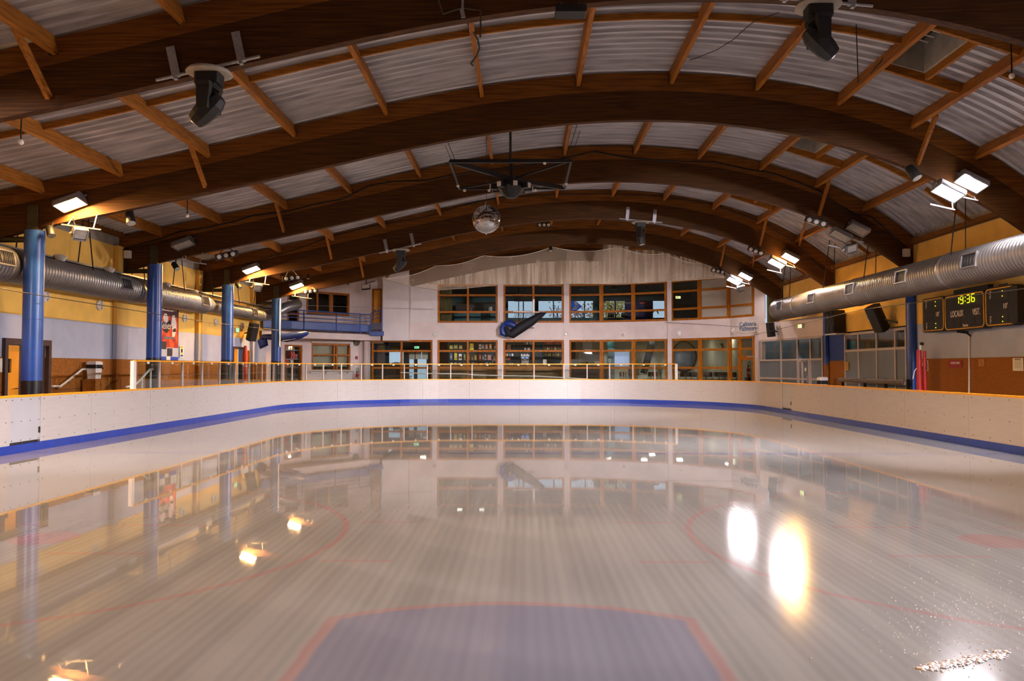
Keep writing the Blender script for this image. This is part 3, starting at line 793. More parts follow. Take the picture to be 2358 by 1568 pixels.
# dark rooms behind the corner windows
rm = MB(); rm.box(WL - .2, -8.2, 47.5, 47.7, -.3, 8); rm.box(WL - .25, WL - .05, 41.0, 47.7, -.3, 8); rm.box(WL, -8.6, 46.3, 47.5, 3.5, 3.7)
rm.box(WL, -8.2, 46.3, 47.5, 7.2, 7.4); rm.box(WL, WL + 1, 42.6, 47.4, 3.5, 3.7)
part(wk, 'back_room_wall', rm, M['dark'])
# balcony slab and railing
FR = [PY(602, 847, 39.9), PY(640, 847, 40.7), PY(680, 847, 41.3), PY(713, 847, 42.0), PY(760, 847, 43.1), PY(800, 847, 44.0), PY(830, 847, 44.7), PY(853, 847, 45.1)]
bal = thing('balcony', 'curved balcony with blue railing and sheet infill above the ticket windows', 'balcony', (-11, 43, 3.46))
pg = [(p.x, p.y) for p in FR] + [(KD.x, 45.3), (KD.x, 46.1), (KC.x, 46.1), (KB.x - .05, KB.y + .1), (WL, 41.2)]
s_ = MB(); m = len(pg); s_.add([(x, y, 3.44) for x, y in pg] + [(x, y, 3.78) for x, y in pg], [tuple(range(m))[::-1], tuple(range(m, 2 * m))] + [(i, (i + 1) % m, m + (i + 1) % m, m + i) for i in range(m)])
part(bal, 'slab', s_, M['pinkw'])
def rpt(px):
    for a, b in zip(FR[:-1], FR[1:]):
        if proj((b.x, b.y, 1.85))[0] >= px - .01:
            q = PV(px, 847, a.xy, b.xy); return Vector((q.x, q.y + .06, 0))
    return Vector((FR[-1].x, FR[-1].y + .06, 0))
rp = [rpt(x) for x in (604, 640, 670, 698, 735, 773, 800, 828, 852.5)]
for nm, z, r in (('top_rail', 4.93, .032), ('rail', 4.73, .02), ('rail', 4.53, .02), ('rail', 4.33, .02), ('rail', 3.92, .02)):
    t = MB(); t.tube([p + Vector((0, 0, z)) for p in rp], r, 8); part(bal, nm, t, M['bluec'])
for x in (640, 698, 773, 828, 852.5):
    p = rpt(x); t = MB(); t.bar(p + Vector((0, 0, 3.6)), p + Vector((0, 0, 4.93)), .05, .05); part(bal, 'post', t, M['bluec'])
M['infill'] = mat('blue_sheet_infill', (52, 82, 150), 0.45, var=0.12, scale=2)
for a, b in zip(rp[:-1], rp[1:]):
    t = MB(); t.hexa([(p.x, p.y + e, z) for z in (3.93, 4.32) for p, e in ((a, 0), (b, 0), (b, .015), (a, .015))]); part(bal, 'infill_sheet', t, M['infill'])
g0, g1 = rpt(852.5), PY(879, 847, 44.8); g1.z = 0
for nm, z, r in (('top_rail', 5.0, .03), ('rail', 4.8, .02), ('rail', 4.6, .02)):
    t = MB(); t.tube([g0 + Vector((0, 0, z - .02)), g0.lerp(g1, .35) + Vector((0, 0, z + .12)), g1 + Vector((0, 0, z + .17))], r, 8); part(bal, nm, t, M['bluec'])
t = MB(); t.bar(g1 + Vector((0, 0, 3.9)), g1 + Vector((0, 0, 5.17)), .05, .05); part(bal, 'post', t, M['bluec'])
t = MB(); t.hexa([(p.x, p.y + e, z) for z, k in ((4.05, 0), (4.45, 0)) for p, e in ((g0, 0), (g1, 0), (g1, .015), (g0, .015))]); part(bal, 'infill_sheet', t, M['steel'], label='bright metal infill sheet')
t = MB(); t.box(g0.x, g1.x + .1, 44.85, 45.6, 3.7, 3.95); part(bal, 'step', t, M['bluec'])

# ---------------------------------------------------------------- rooms behind the facade
X0I, X1I, YB = -9.6, 12.25, 54.0
ri = struct('wall_rear')
zf, zc = .72, 3.78
def slab(name, z0, z1, m, x0=-9.0):
    pts = [(PY(930, 847, FY).x, FY + .3)] + [(fpt(x).x, fpt(x).y + .3) for x in SEG[1:-1]] + [(X1I, 40.5), (X1I, YB), (x0, YB), (x0, 46.6), (PY(930, 847, FY).x, 46.6)]
    k = len(pts); s = MB(); s.add([(x, y, z0) for x, y in pts] + [(x, y, z1) for x, y in pts], [tuple(range(k))[::-1], tuple(range(k, 2 * k))] + [(i, (i + 1) % k, k + (i + 1) % k, k + i) for i in range(k)]); part(ri, name, s, m)
slab('cafe_floor', zf - .2, zf, M['counter']); slab('floor_slab', zc, 4.35, M['conc']); slab('upper_ceiling', 7.02, 7.2, M['conc'])
holesU = []
for (a, b) in ((1168, 1228), (1238, 1297), (1311, 1368), (1378, 1441), (1502, 1533)):
    holesU.append((PY(a, 700, YB).x, PY(b, 700, YB).x, 5.25, PY(1200, 691, YB).z))
u = MB(); u.wallgrid(X0I, X1I + .2, 4.35, 7.1, holesU, lambda x, z, s: (x, YB + .25 * s, z)); part(ri, 'upper_rear_wall', u, M['teal'])
holesL = [(PY(893, 820, YB).x, PY(931, 820, YB).x, PY(900, 843, YB).z, PY(900, 808, YB).z), (PY(940, 820, YB).x, PY(955, 820, YB).x, .8, PY(950, 809, YB).z), (PY(959, 820, YB).x, PY(984, 820, YB).x, .8, PY(950, 809, YB).z)]
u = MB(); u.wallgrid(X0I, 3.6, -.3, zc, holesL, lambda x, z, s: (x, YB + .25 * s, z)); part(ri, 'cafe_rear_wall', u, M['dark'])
u = MB(); u.box(3.6, X1I + .2, YB, YB + .25, -.3, zc); part(ri, 'cafe_rear_wall', u, M['cream'])
u = MB(); u.box(X0I - .2, X0I + .2, 47.7, YB, -.3, 7); u.box(-8.6, -8.45, 46.5, 47.7, -.3, 7); part(ri, 'side_wall', u, M['dark'])
u = MB(); u.box(X1I, X1I + .2, 41.0, YB, -.3, 7.5); part(ri, 'side_wall', u, M['cream'])
for h in holesU + holesL:
    x0, x1, z0, z1 = h; f = MB(); t = .06
    for q in ((x0, x0 + t, z0, z1), (x1 - t, x1, z0, z1), (x0, x1, z0, z0 + t), (x0, x1, z1 - t, z1)): f.box(q[0], q[1], YB + .05, YB + .15, q[2], q[3])
    r = struct('window_%d' % wn); wn += 1; part(r, 'window_frame', f, M['dsteel'])
    f = MB(); f.box(x0 + t, x1 - t, YB + .09, YB + .1, z0 + t, z1 - t); part(r, 'pane', f, M['glass'])
    if z1 > 5 and x1 - x0 > 1.5:
        f = MB(); xm = x0 + (x1 - x0) * .62; f.box(xm - .04, xm + .04, YB + .06, YB + .14, z0, z1); part(r, 'mullion', f, M['dsteel'])

# ---------------------------------------------------------------- rink boards
bar = thing('rink_barrier', 'long white rink boards with blue kick strip and yellow cap rail', 'rink boards', (0, RYF, 0))
seam_px = [26, 95, 210, 346, 447, 529, 594, 698, 778, 871, 974, 1081, 1195, 1307, 1414, 1518, 1613, 1693, 1801, 1821, 1890, 1975, 2083, 2229, 2420]
ss = sorted(s_at(x) for x in seam_px if x < 2360)
ss = [ss[0] - 2.4 * k for k in (3, 2, 1)] + ss + [ss[-1] + 2.4 * k for k in (1, 2, 3)]
ss = [s for s in ss if .3 < s < CUM[-1] - .3]
sd = [s_at(26), s_at(1801)]
for a, b in zip(ss[:-1], ss[1:]):
    door = any(abs(a - d) < .05 for d in sd)
    o = part(bar, 'gate_panel' if door else 'board_panel', strip(a + .004, b - .004, .006 if door else 0, .07, .235 if door else .18, 1.205), M['boardg'] if door else M['board'], label='greyish gate panel over a dark gap' if door else None)
    if door:
        q = strip(b - .06, b - .01, -.012, 0.01, .38, .52); part(o, 'gate_latch', q, M['black'])
    part(bar, 'kick_strip', strip(a, b, -.018, .06, 0.0, .178), M['kick'])
    part(bar, 'cap_rail', strip(a, b, -.015, .13, 1.205, 1.25), M['cap'])
    part(bar, 'backing_frame', strip(a, b, .075, .12, -.1, 1.2), M['dsteel'])
sc_ = MB()
for a, b in zip(ss[:-1], ss[1:]):
    for f in (.06, .35, .65, .94):
        for z in (.27, .68, 1.15):
            p, q = at(a + (b - a) * f, 0), at(a + (b - a) * f, -.006); sc_.cyl((p[0], p[1], z), (q[0], q[1], z), .012, n=6)
part(bar, 'panel_screws', sc_, M['dsteel'], kind='stuff')
# glass screen over the far boards
gl_px = [312, 370, 424, 468, 508, 544, 575, 605, 632, 652, 675, 707, 745, 788, 834, 882, 932, 985, 1037, 1088, 1158, 1229, 1298, 1351, 1404, 1456, 1507, 1556]
gs = thing('glass_screen', 'clear glass screen with silver posts and yellow rail on the boards', 'glass screen', (0, RYF, 1.25))
gss = [s_at(x, 1.6) for x in gl_px]
GZ = 2.03
for i, s in enumerate(gss):
    e = i in (0, len(gss) - 1); w = .075 if i == 0 else (.05 if e else .026)
    part(gs, 'end_post' if e else 'post', strip(s - w, s + w, .02, .12 if e else .085, 1.25, GZ + (.02 if e else 0)), M['wpaint'] if e else M['alu'])
for a, b in zip(gss[:-1], gss[1:]):
    part(gs, 'glass_pane', strip(a + .03, b - .03, .05, .062, 1.25, GZ), M['dglass'])
    part(gs, 'top_rail', strip(a, b, .015, .10, GZ, GZ + .045), M['cap'])
    m_ = (a + b) / 2; part(gs, 'rail_clip', strip(m_ - .05, m_ + .05, .005, .045, GZ - .06, GZ), M['wpaint'])

# ---------------------------------------------------------------- columns
colab = ['blue steel column nearest the yellow door, black wrap low down', 'blue steel column beside the red hockey poster', 'blue steel column between the poster and the balcony corner', 'blue steel column with a white downpipe, by the balcony']
for k, Y in enumerate(ARCH[2:6]):
    c = thing('steel_column', colab[k], 'column', (-12.38, Y + .09, .3))
    zt_ = 5.32; zbk = 1.53 if k == 0 else 2.19
    for z0, z1 in ((zbk, 3.05), (3.07, zt_)):
        m_ = MB(); m_.cyl((-12.38, Y + .09, z0), (-12.38, Y + .09, z1), .235, n=28); part(c, 'shaft', m_, M['bluec'])
    m_ = MB(); m_.cyl((-12.38, Y + .09, 3.03), (-12.38, Y + .09, 3.09), .23, n=28); part(c, 'joint', m_, M['bluep'])
    m_ = MB(); m_.cyl((-12.38, Y + .09, .3), (-12.38, Y + .09, zbk), .242, n=28); part(c, 'padding', m_, M['bvinyl'], label='black wrap')
    m_ = MB(); m_.cyl((-12.6, Y + .09, 5.1), (WL, Y + .09, 5.1), .075, n=14); part(c, 'strut', m_, M['olive'])
    if k == 3:
        m_ = MB(); m_.tube([(-12.14, Y - .1, 5.3), (-12.14, Y - .1, 2.95), (-12.09, Y - .16, 2.9)], .03, 8); part(c, 'downpipe', m_, M['wpaint'])
c = thing('steel_column', 'faded blue column built into the wall beside the scoreboard', 'column', (12.86, ARCH[3] + .1, .3))
m_ = MB(); Yc = PXw(2100, 800, 12.8).y; m_.cyl((12.8, Yc, .3), (12.8, Yc, 5.2), .17, n=24); part(c, 'shaft', m_, M['bluec'])
m_ = MB(); m_.cyl((12.8, Yc, 4.2), (12.8, Yc, 4.26), .18, n=24); part(c, 'collar', m_, M['bluep'])

# ---------------------------------------------------------------- spiral ducts
def duct(root, x, z, segs, grilles, ga, joint_every=2.6):
    for (y0, y1, r0, r1) in segs:
        pr = []; y = y0; L = y1 - y0
        while y < y1 - .01:
            t = (y - y0) / L; r = r0 + (r1 - r0) * t
            pr += [(r, y), (r, y + .085), (r + .012, y + .1), (r + .012, y + .115)]
            y += .13
        pr.append((r1, y1))
        vs = []; n = 36
        for (r, yy) in pr:
            for k in range(n):
                a = 2 * PI * k / n; vs.append((x + r * math.cos(a), yy, z + r * math.sin(a)))
        fs = [(i * n + k, i * n + (k + 1) % n, (i + 1) * n + (k + 1) % n, (i + 1) * n + k) for i in range(len(pr) - 1) for k in range(n)]
        mb = MB(); mb.add(vs, fs, True); part(root, 'duct_section', mb, M['duct'])
        mb = MB(); mb.lathe([(r0 + .005, -.06), (r0 + .03, -.03), (r0 + .03, .03), (r0 + .005, .06)], 36, Matrix.Translation((x, y0, z)) @ Matrix.Rotation(PI / 2, 4, 'X')); part(root, 'joint', mb, M['steel'])
    for (yy, r) in grilles:
        mb = MB(); Mg = Matrix.Translation((x, yy, z)) @ Matrix.Rotation(ga, 4, 'Y')
        # frame and louvres on the side of the tube
        for k in (-1, 1):
            mb.box(r - .02, r + .03, -.33, .33, k * .18 - .02, k * .18 + .02, Mg); mb.box(r - .02, r + .03, k * .33 - .02, k * .33 + .02, -.2, .2, Mg)
        g = part(root, 'grille', mb, M['steel'])
        mb = MB()
        for k in range(-4, 5): mb.box(r - .02, r + .012, k * .07 - .02, k * .07 + .02, -.165, .165, Mg)
        mb.box(r - .03, r - .005, -.31, .31, -.165, .165, Mg)
        part(g, 'louvre', mb, M['grille'])
DX, DZ = -13.08, 4.45
dl_ = thing('ventilation_duct', 'silver spiral duct running behind the row of blue columns', 'air duct', (DX, 20, DZ))
duct(dl_, DX, DZ, [(-4.8, 20.1, .44, .44), (20.1, 25.9, .41, .41), (25.9, 26.5, .41, .37), (26.5, 31.6, .37, .37), (31.6, 32.2, .37, .27), (32.2, 38.6, .26, .26)],
     [(PXw(8, 600, DX + .4).y, .44), (PXw(291, 660, DX + .4).y, .41), (PXw(473, 698, DX + .37).y, .37), (PXw(588, 727, DX + .26).y, .26)], R(-12))
el = MB(); el.tube([(DX, 38.6, DZ), (DX + .05, 39.2, DZ + .02), (DX + .35, 39.7, DZ + .18), (DX + .8, 40.0, DZ + .5), (DX + 1.1, 41.3, DZ + .8)], .26, 20); part(dl_, 'elbow', el, M['duct'])
for Y in (20.15, 23, 26.2, 29.3, 32.0, 35, 38.2):
    for u, q in ((-.2, -.05), (.28, .1)): s = MB(); s.bar((DX + u, Y, DZ + .3), (DX + q, Y, zt(DX + q) - .05), .02, .03); part(dl_, 'hanger', s, M['dsteel'])
tr = MB()
tr.box(WL + .22, WL + .34, 8, 39.5, DZ + .46, DZ + .49); tr.box(WL + .22, WL + .235, 8, 39.5, DZ + .46, DZ + .54); tr.box(WL + .325, WL + .34, 8, 39.5, DZ + .46, DZ + .54)
tray = solo('cable_tray', tr, M['steel'], 'thin silver cable tray along the top of the duct', 'cable tray')
DRX, DRZ = 11.85, 4.53
dr_ = thing('ventilation_duct', 'large silver spiral duct hanging over the scoreboard and glazed wall', 'air duct', (DRX, 30, DRZ))
gy = [PXw(x, y, DRX - .47).y for x, y in ((1794, 703), (1867, 687), (1956, 667), (2074, 642), (2231, 606))]
duct(dr_, DRX, DRZ, [(-4.8, 14.0, .475, .475), (14.0, 21.6, .475, .475), (21.6, 27.7, .475, .475), (27.7, 33.4, .475, .475), (33.4, 36.2, .475, .475)], [(y, .475) for y in gy], PI - R(8) + 2 * R(8))
cp = MB(); cp.lathe([(.475, 0), (.46, .16), (.36, .34), (.2, .43), (0.01, .46)], 32, Matrix.Translation((DRX, 36.2, DRZ)) @ Matrix.Rotation(-PI / 2, 4, 'X')); part(dr_, 'end_cap', cp, M['duct'])
for Y in (16, 21.2, 26.6, 30.2, 35.2):
    for u, q, w in ((-.3, .1, .35), (.1, .3, .44)): s = MB(); s.bar((DRX + u, Y, DRZ + w), (DRX + q, Y + .3, zt(DRX + q) - .1), .025, .025); part(dr_, 'hanger', s, M['dsteel'])

# ---------------------------------------------------------------- floodlights at the feet of the arches
def flood(loc, d, xdir, lens, label, mount=None, group='floodlights on the arch feet', size=(.62, .46), watts=None, aim=None, spread=68):
    """local -Z is the beam, local X the long side"""
    Mx = frame(loc, -Vector(d), xdir)
    t = thing('floodlight', label, 'floodlight', M=Mx, group=group)
    w, h = size
    hs = MB()
    prof = [(-h / 2, 0), (-h / 2, .05), (-h * .42, .14), (-h * .2, .23), (h * .1, .26), (h * .36, .2), (h / 2, .08), (h / 2, 0), (h / 2 - .02, 0), (h / 2 - .02, .07), (h * .34, .18), (h * .1, .24), (-h * .2, .21), (-h * .4, .12), (-h / 2 + .02, .05), (-h / 2 + .02, 0)]
    # barrel shell: profile in local YZ, long along X
    Rm = Matrix(((0, 1, 0, 0), (1, 0, 0, 0), (0, 0, 1, 0), (0, 0, 0, 1)))
    hs.prism(prof, -w / 2, w / 2, Rm)
    full = prof[:8]
    for x in (-w / 2 - .012, w / 2):
        hs.prism(full, x, x + .012, Rm)
    part(t, 'housing', hs, M['black'] if w < .4 else M['steel'], world=False)
    ln = MB(); ln.box(-w / 2 + .02, w / 2 - .02, -h / 2 + .03, h / 2 - .03, .012, .022); part(t, 'lens', ln, M[lens], world=False)
    fr = MB()
    for k in (-1, 1):
        fr.box(-w / 2, w / 2, k * h / 2 - .02, k * h / 2 + .02, -.012, .012); fr.box(k * w / 2 - .015, k * w / 2 + .015, -h / 2, h / 2, -.012, .012)
    part(t, 'lens_frame', fr, M['steel'], world=False)
    yk = MB()
    for k in (-1, 1): yk.bar((k * (w / 2 + .03), 0, .1), (k * (w / 2 + .03), h * .5, .26), .02, .05)
    yk.bar((-w / 2 - .03, h * .5, .26), (w / 2 + .03, h * .5, .26), .04, .02, up=(0, 1, 0))
    part(t, 'yoke', yk, M['steel'], world=False)
    if lens in ('sod', 'hal'):
        la = bpy.data.lights.new('floodlight_beam', 'AREA'); la.shape = 'RECTANGLE'; la.size = w * .86; la.size_y = h * .8; la.spread = R(spread)
        la.color = SODIUM if lens == 'sod' else HALIDE; la.energy = watts or (SOD_W if lens == 'sod' else HAL_W)
        lo = bpy.data.objects.new('floodlight_beam', la); COL.objects.link(lo)
        lo.matrix_world = frame(Vector(loc) + Vector(d).normalized() * .05, -Vector(aim or d), xdir)
    if mount:
        mb = MB(); mb.bar(mount[0], mount[1], .035, .03)
        for q in mount[2:]: mb.bar(q[0], q[1], .022, .016)
        part(t, 'mounting_bar', mb, M['steel'])
    return t
LD = (.34, -.20, -.92)
specL = [(2, 'sod', 'blazing orange floodlight in front of the blue column nearest the door'), (3, 'lensoff', 'unlit grey floodlight above the column beside the hockey poster'),
         (4, 'sod', 'glowing orange floodlight on the third visible blue column'), (5, 'sod', 'glowing orange floodlight on the arch before the balcony')]
for k, lens, lab in specL:
    Y = ARCH[k]
    flood((-11.26, Y - .3, 5.90), LD, (1, .0, .25), lens, lab, aim=(.89, -.05, -.45), mount=((-11.55, Y - .16, 5.44), (-10.55, Y - .16, 5.30), ((-11.4, Y - .15, 5.42), (-11.4, Y + .02, 5.62)), ((-10.75, Y - .15, 5.32), (-10.75, Y + .02, 5.75)), ((-11.2, Y - .16, 5.40), (-11.2, Y - .28, 5.58))))
    if k in (2, 4):
        flood((-10.98, Y - .3, 5.14), (.5, -.55, -.67), (.7, .7, .0), 'lensoff', {2: 'small black floodlight hanging edge-on under the bright lamp nearest the yellow door', 4: 'small floodlight hanging under the lit lamp at the third column'}[k], size=(.3, .3), group='small floodlights under the bars',
              mount=((-10.98, Y - .25, 5.3), (-10.98, Y - .16, 5.36)))
LAB_R = {2: ('brilliant white floodlight high on the arch above the scoreboard', 'second brilliant floodlight, lower one of the pair above the scoreboard'),
         3: ('unlit silver floodlight, upper of the dark pair over the duct', 'unlit silver floodlight, lower of the dark pair over the duct'),
         4: ('glowing warm floodlight, upper of the pair over the duct end', 'white floodlight, lower of the pair over the duct end'),
         5: ('white floodlight, upper of the pair beside the net', 'white floodlight, lower of the pair beside the net')}
for k in (2, 3, 4, 5):
    Y = ARCH[k]
    lens = ['hal', 'hal'] if k in (2, 5) else (['sod', 'hal'] if k == 4 else ['lensoff', 'lensoff'])
    for (X, Z, l, lab) in ((10.95, 6.35, lens[0], LAB_R[k][0]), (10.38, 6.12, lens[1], LAB_R[k][1])):
        flood((X, Y - .32, Z), (-.46, -.22, -.86), (1, 0, -.35), l, lab, aim=(-.89, -.05, -.45), mount=((X - .3, Y - .06, Z - .22), (X + .3, Y - .06, Z - .36), ((X + .25, Y - .06, Z - .35), (X + .25, Y + .03, zb(X + .25) + .1))))
    if k in (3, 5):
        flood((10.72, Y - .4, 5.72), (.1, -.8, -.6), (.8, .3, .5), 'lensoff', {3: 'small black floodlight hanging edge-on under the unlit silver pair', 5: 'small dark floodlight hanging under the lit pair beside the net'}[k], size=(.34, .3), group='small floodlights under the bars', mount=((10.72, Y - .36, 5.84), (10.72, Y - .1, 5.9)))
# the same lamps on the two arches beyond the upper edge of the picture
for (k, lab) in ((0, 'orange floodlight on the overhead arch foot outside the view'), (1, 'orange floodlight on the upper arch foot outside the view')):
    flood((-11.26, ARCH[k] - .3, 5.90), LD, (1, 0, .25), 'sod', lab, group='floodlights outside the view', aim=(.87, .05, -.48))
for (k, lab) in ((1, 'white floodlight on the upper arch foot outside the view'), (0, 'third white floodlight on the overhead arch foot outside the view')): flood((10.95 if k else 11.6, ARCH[k] - .32, 6.35 if k else 6.0), (-.46, -.22, -.86), (1, 0, -.35), 'hal', lab, group='floodlights outside the view', aim=(-.89, -.05, -.45))
for (X, z, lab) in ((10.95, 6.35, 'white floodlight on the overhead arch foot outside the view'), (10.38, 6.12, 'second white floodlight on the overhead arch foot outside the view'), (-10.6, 5.86, 'white floodlight beside the orange one on the overhead arch outside the view')):
    flood((X, ARCH[0] - .32, z), (-.2 if X > 0 else .2, .7, -.7), (1, 0, 0), 'hal', lab, group='floodlights outside the view', watts=FAR_W, aim=(-.22 if X > 0 else .22, .94, -.27), spread=46)

# ---------------------------------------------------------------- moving heads
def moving_head(p, tilt, pan, label, slope, yarch, k=1.0):
    t = thing('moving_head', label, 'stage light', M=rotz(p, 0), group='moving head stage lights')
    k = .94; S = Matrix.Scale(k, 4)
    sl = Matrix.Rotation(slope, 4, 'Y')
    b = MB(); b.cyl((-.95, 0, .12), (.95, 0, .12), .028, n=10, M=sl @ S); part(t, 'rail', b, M['steel'], world=False)
    for x in (-.6, .6):
        b = MB(); b.box(x - .075, x + .075, .04, .06, .12, .68, sl @ S); b.box(x - .075, x + .075, -.05, .06, .10, .125, sl @ S); b.box(x - .03, x + .03, -.04, .04, .05, .15, sl @ S)
        part(t, 'bracket', b, M['steel'], world=False)
    b = MB(); b.lathe([(.01, .09), (.36, .07), (.4, .02), (.36, .0), (.01, .02)], 24, S); part(t, 'base_plate', b, M['conc'], world=False, label='round beige base plate')
    b = MB(); b.rbox((0, 0, -.09), (.44, .34, .2), .05, 'z', M=S); b.rbox((0, -.0, -.2), (.3, .26, .06), .05, 'z', M=S); part(t, 'base_box', b, M['black'], world=False)
    pn = Matrix.Rotation(pan, 4, 'Z')
    b = MB()
    for s in (-1, 1): b.hexa([(s * .2 - .045, -.1, -.66), (s * .2 + .045, -.1, -.66), (s * .2 + .045, .1, -.66), (s * .2 - .045, .1, -.66), (s * .16 - .05, -.13, -.2), (s * .16 + .05, -.13, -.2), (s * .16 + .05, .13, -.2), (s * .16 - .05, .13, -.2)], pn @ S)
    b.box(-.24, .24, -.13, .13, -.26, -.18, pn @ S); part(t, 'yoke', b, M['black'], world=False)
    hd = pn @ S @ Matrix.Translation((0, 0, -.6)) @ Matrix.Rotation(tilt, 4, 'X')
    b = MB(); b.lathe([(.06, .30), (.13, .28), (.19, .14), (.2, -.02), (.185, -.2), (.15, -.34), (.13, -.36)], 8, hd, smooth=False); h = part(t, 'head', b, M['black'], world=False)
    b = MB(); b.lathe([(.12, -.362), (.1, -.375), (.01, -.38)], 16, hd); part(h, 'lens', b, M['lensoff'], world=False)
def under(px, py, Y, dz=0): p = PY(px, py, Y); return (p.x, p.y, p.z + dz)
for (px, py, k, tilt, pan, lab) in ((482, 172, 1, R(48), R(82), 'black moving head light under the dark upper arch, yellow wood bays behind'),
                                    (1884, 18, 1, R(-48), R(98), 'black moving head light at the upper frame edge near the roof hatch'),
                                    (923, 578, 4, R(48), R(80), 'small black moving head under the arch, left of the mirror ball'),
                                    (1475, 514, 4, R(-10), R(60), 'small black moving head under the arch, right of the mirror ball')):
    Y = ARCH[k] - .12; p = PY(px, py, Y); sl = (zb(p.x + .5) - zb(p.x - .5))
    moving_head((p.x, Y, min(p.z, zb(p.x) - .1)), tilt, pan, lab, -math.atan(sl), ARCH[k])

# ---------------------------------------------------------------- led bars (three round lenses)
def led_bar(px, py, Y, label, ang=0, w=.75, sl=0):
    p = PY(px, py, Y); Mx = Matrix.Translation(p) @ Matrix.Rotation(ang, 4, 'Z') @ Matrix.Rotation(-sl, 4, 'Y')
    t = thing('led_bar', label, 'stage light', M=Mx, group='three-lens led bars')
    b = MB(); b.rbox((0, 0, 0), (w, .14, .2), .03, 'x'); part(t, 'housing', b, M['black'], world=False)
    for x in (-w * .31, 0, w * .31):
        b = MB(); b.lathe([(.075, 0), (.07, .015), (.01, .02)], 14, Matrix.Translation((x, -.07, -.01)) @ Matrix.Rotation(PI / 2, 4, 'X')); part(t, 'lens', b, M['opal'], world=False)
    b = MB(); top = max(.2, zb(p.x) - p.z if abs(p.x) < 12.5 else .3)
    for x in (-w * .3, w * .3): b = MB(); b.bar((x, 0, .1), (x * .4, .1, top), .025, .025); part(t, 'hanger', b, M['dsteel'], world=False)
for a in ((522, 588, ARCH[3] - .15, 'black led bar with three lenses left of the lit lamp at third column', 0, .75, R(12)), (672, 640, ARCH[4] - .1, 'black led bar catching glare above the balcony roof beam', .3, .75, R(8)),
          (1253, 518, ARCH[5] - .4, 'black led bar with three lenses just right of the mirror ball', 0, .7, 0), (1880, 511, ARCH[3] - .1, 'black led bar with three lenses beside the unlit silver lamps', -.3, .75, -R(20)),
          (1741, 578, ARCH[4] - .1, 'black led bar with three lenses near the warm lamp pair', -.3, .7, -R(25)), (1654, 624, ARCH[5] - .3, 'black led bar with three lenses at the net end', -.3, .7, -R(15)),
          (715, 671, ARCH[5] - .15, 'black led bar glinting in front of the upper balcony window', .2, .75, R(8))): led_bar(*a)
# flat black panel at the upper edge
p = PY(1314, 27, ARCH[1] - .1); t = thing('stage_panel', 'wide flat black stage panel hanging at the upper edge of frame', 'stage light', p)
b = MB(); b.rbox((0, 0, 0), (.52, .3, .12), .03, 'y'); part(t, 'housing', b, M['black'], world=False)
b = MB()
for x in (-.15, .15): b.bar((x, 0, .05), (x, .05, zb(p.x) - p.z + .02), .03, .03)
b.bar((-.2, .02, .12), (.2, .02, .12), .03, .02); part(t, 'bracket', b, M['dsteel'], world=False)
# small spotlights under the arches
def spot(px, py, Y, d, label, k=1.0):
    p = PY(px, py, Y); t = thing('spotlight', label, 'spotlight', M=frame(p, d, (1, .2, .1)), group='small can spotlights')
    b = MB(); b.lathe([(.06 * k, -.16 * k), (.09 * k, -.12 * k), (.1 * k, .12 * k), (.095 * k, .14 * k)], 14); part(t, 'can', b, M['black'], world=False)
    b = MB(); b.lathe([(.09 * k, .141 * k), (.01, .145 * k)], 14); part(t, 'lens', b, M['lensoff'], world=False)
    b = MB(); b.bar(p, (p.x, Y + .12, max(p.z + .12, zb(p.x) + .08)), .025, .04); part(t, 'bracket', b, M['dsteel'])
for a in ((116, 533, ARCH[2] - .1, (.4, -.3, -.8), 'small black spotlight beside the head of the nearest blue column'), (300, 502, ARCH[2] + .3, (.3, -.3, -.8), 'small spotlight under the glowing orange beam edge', 1.2),
          (404, 613, ARCH[3] - .1, (.6, -.3, -.7), 'small black spotlight beside the column next to the poster'), (549, 658, ARCH[4] - .1, (.6, -.3, -.7), 'small black spotlight beside the head of the third column'),
          (710, 637, ARCH[5] - .2, (0, -.3, -.9), 'tiny spotlight hanging above the balcony beam glow', .8), (2103, 398, ARCH[2] - .1, (.3, -.4, -.8), 'slim spotlight glinting beside the brilliant white floodlights', 1.3),
          (1268, 573, ARCH[5] + .1, (0, -.4, -.8), 'tiny black spotlight at the crown of the net', .9)): spot(*a)
def rect_flood(px, py, Y, label):
    p = PY(px, py, Y); t = thing('work_light', label, 'floodlight', M=Matrix.Translation(p) @ Matrix.Rotation(R(-18), 4, 'X') @ Matrix.Rotation(R(-6), 4, 'Y'))
    b = MB(); b.rbox((0, .05, 0), (.5, .12, .3), .03, 'y'); part(t, 'housing', b, M['black'], world=False)
    b = MB(); b.box(-.22, .22, -.02, -.01, -.12, .12); part(t, 'lens', b, M['opal'], world=False)
    b = MB(); b.bar((0, .05, .1), (.05, .15, .6), .03, .03); b.bar((.0, .1, .22), (.5, .3, .42), .03, .03); part(t, 'bracket', b, M['dsteel'], world=False)
rect_flood(842, 660, 44.0, 'black rectangular floodlight with pale lens above the upper yellow door')

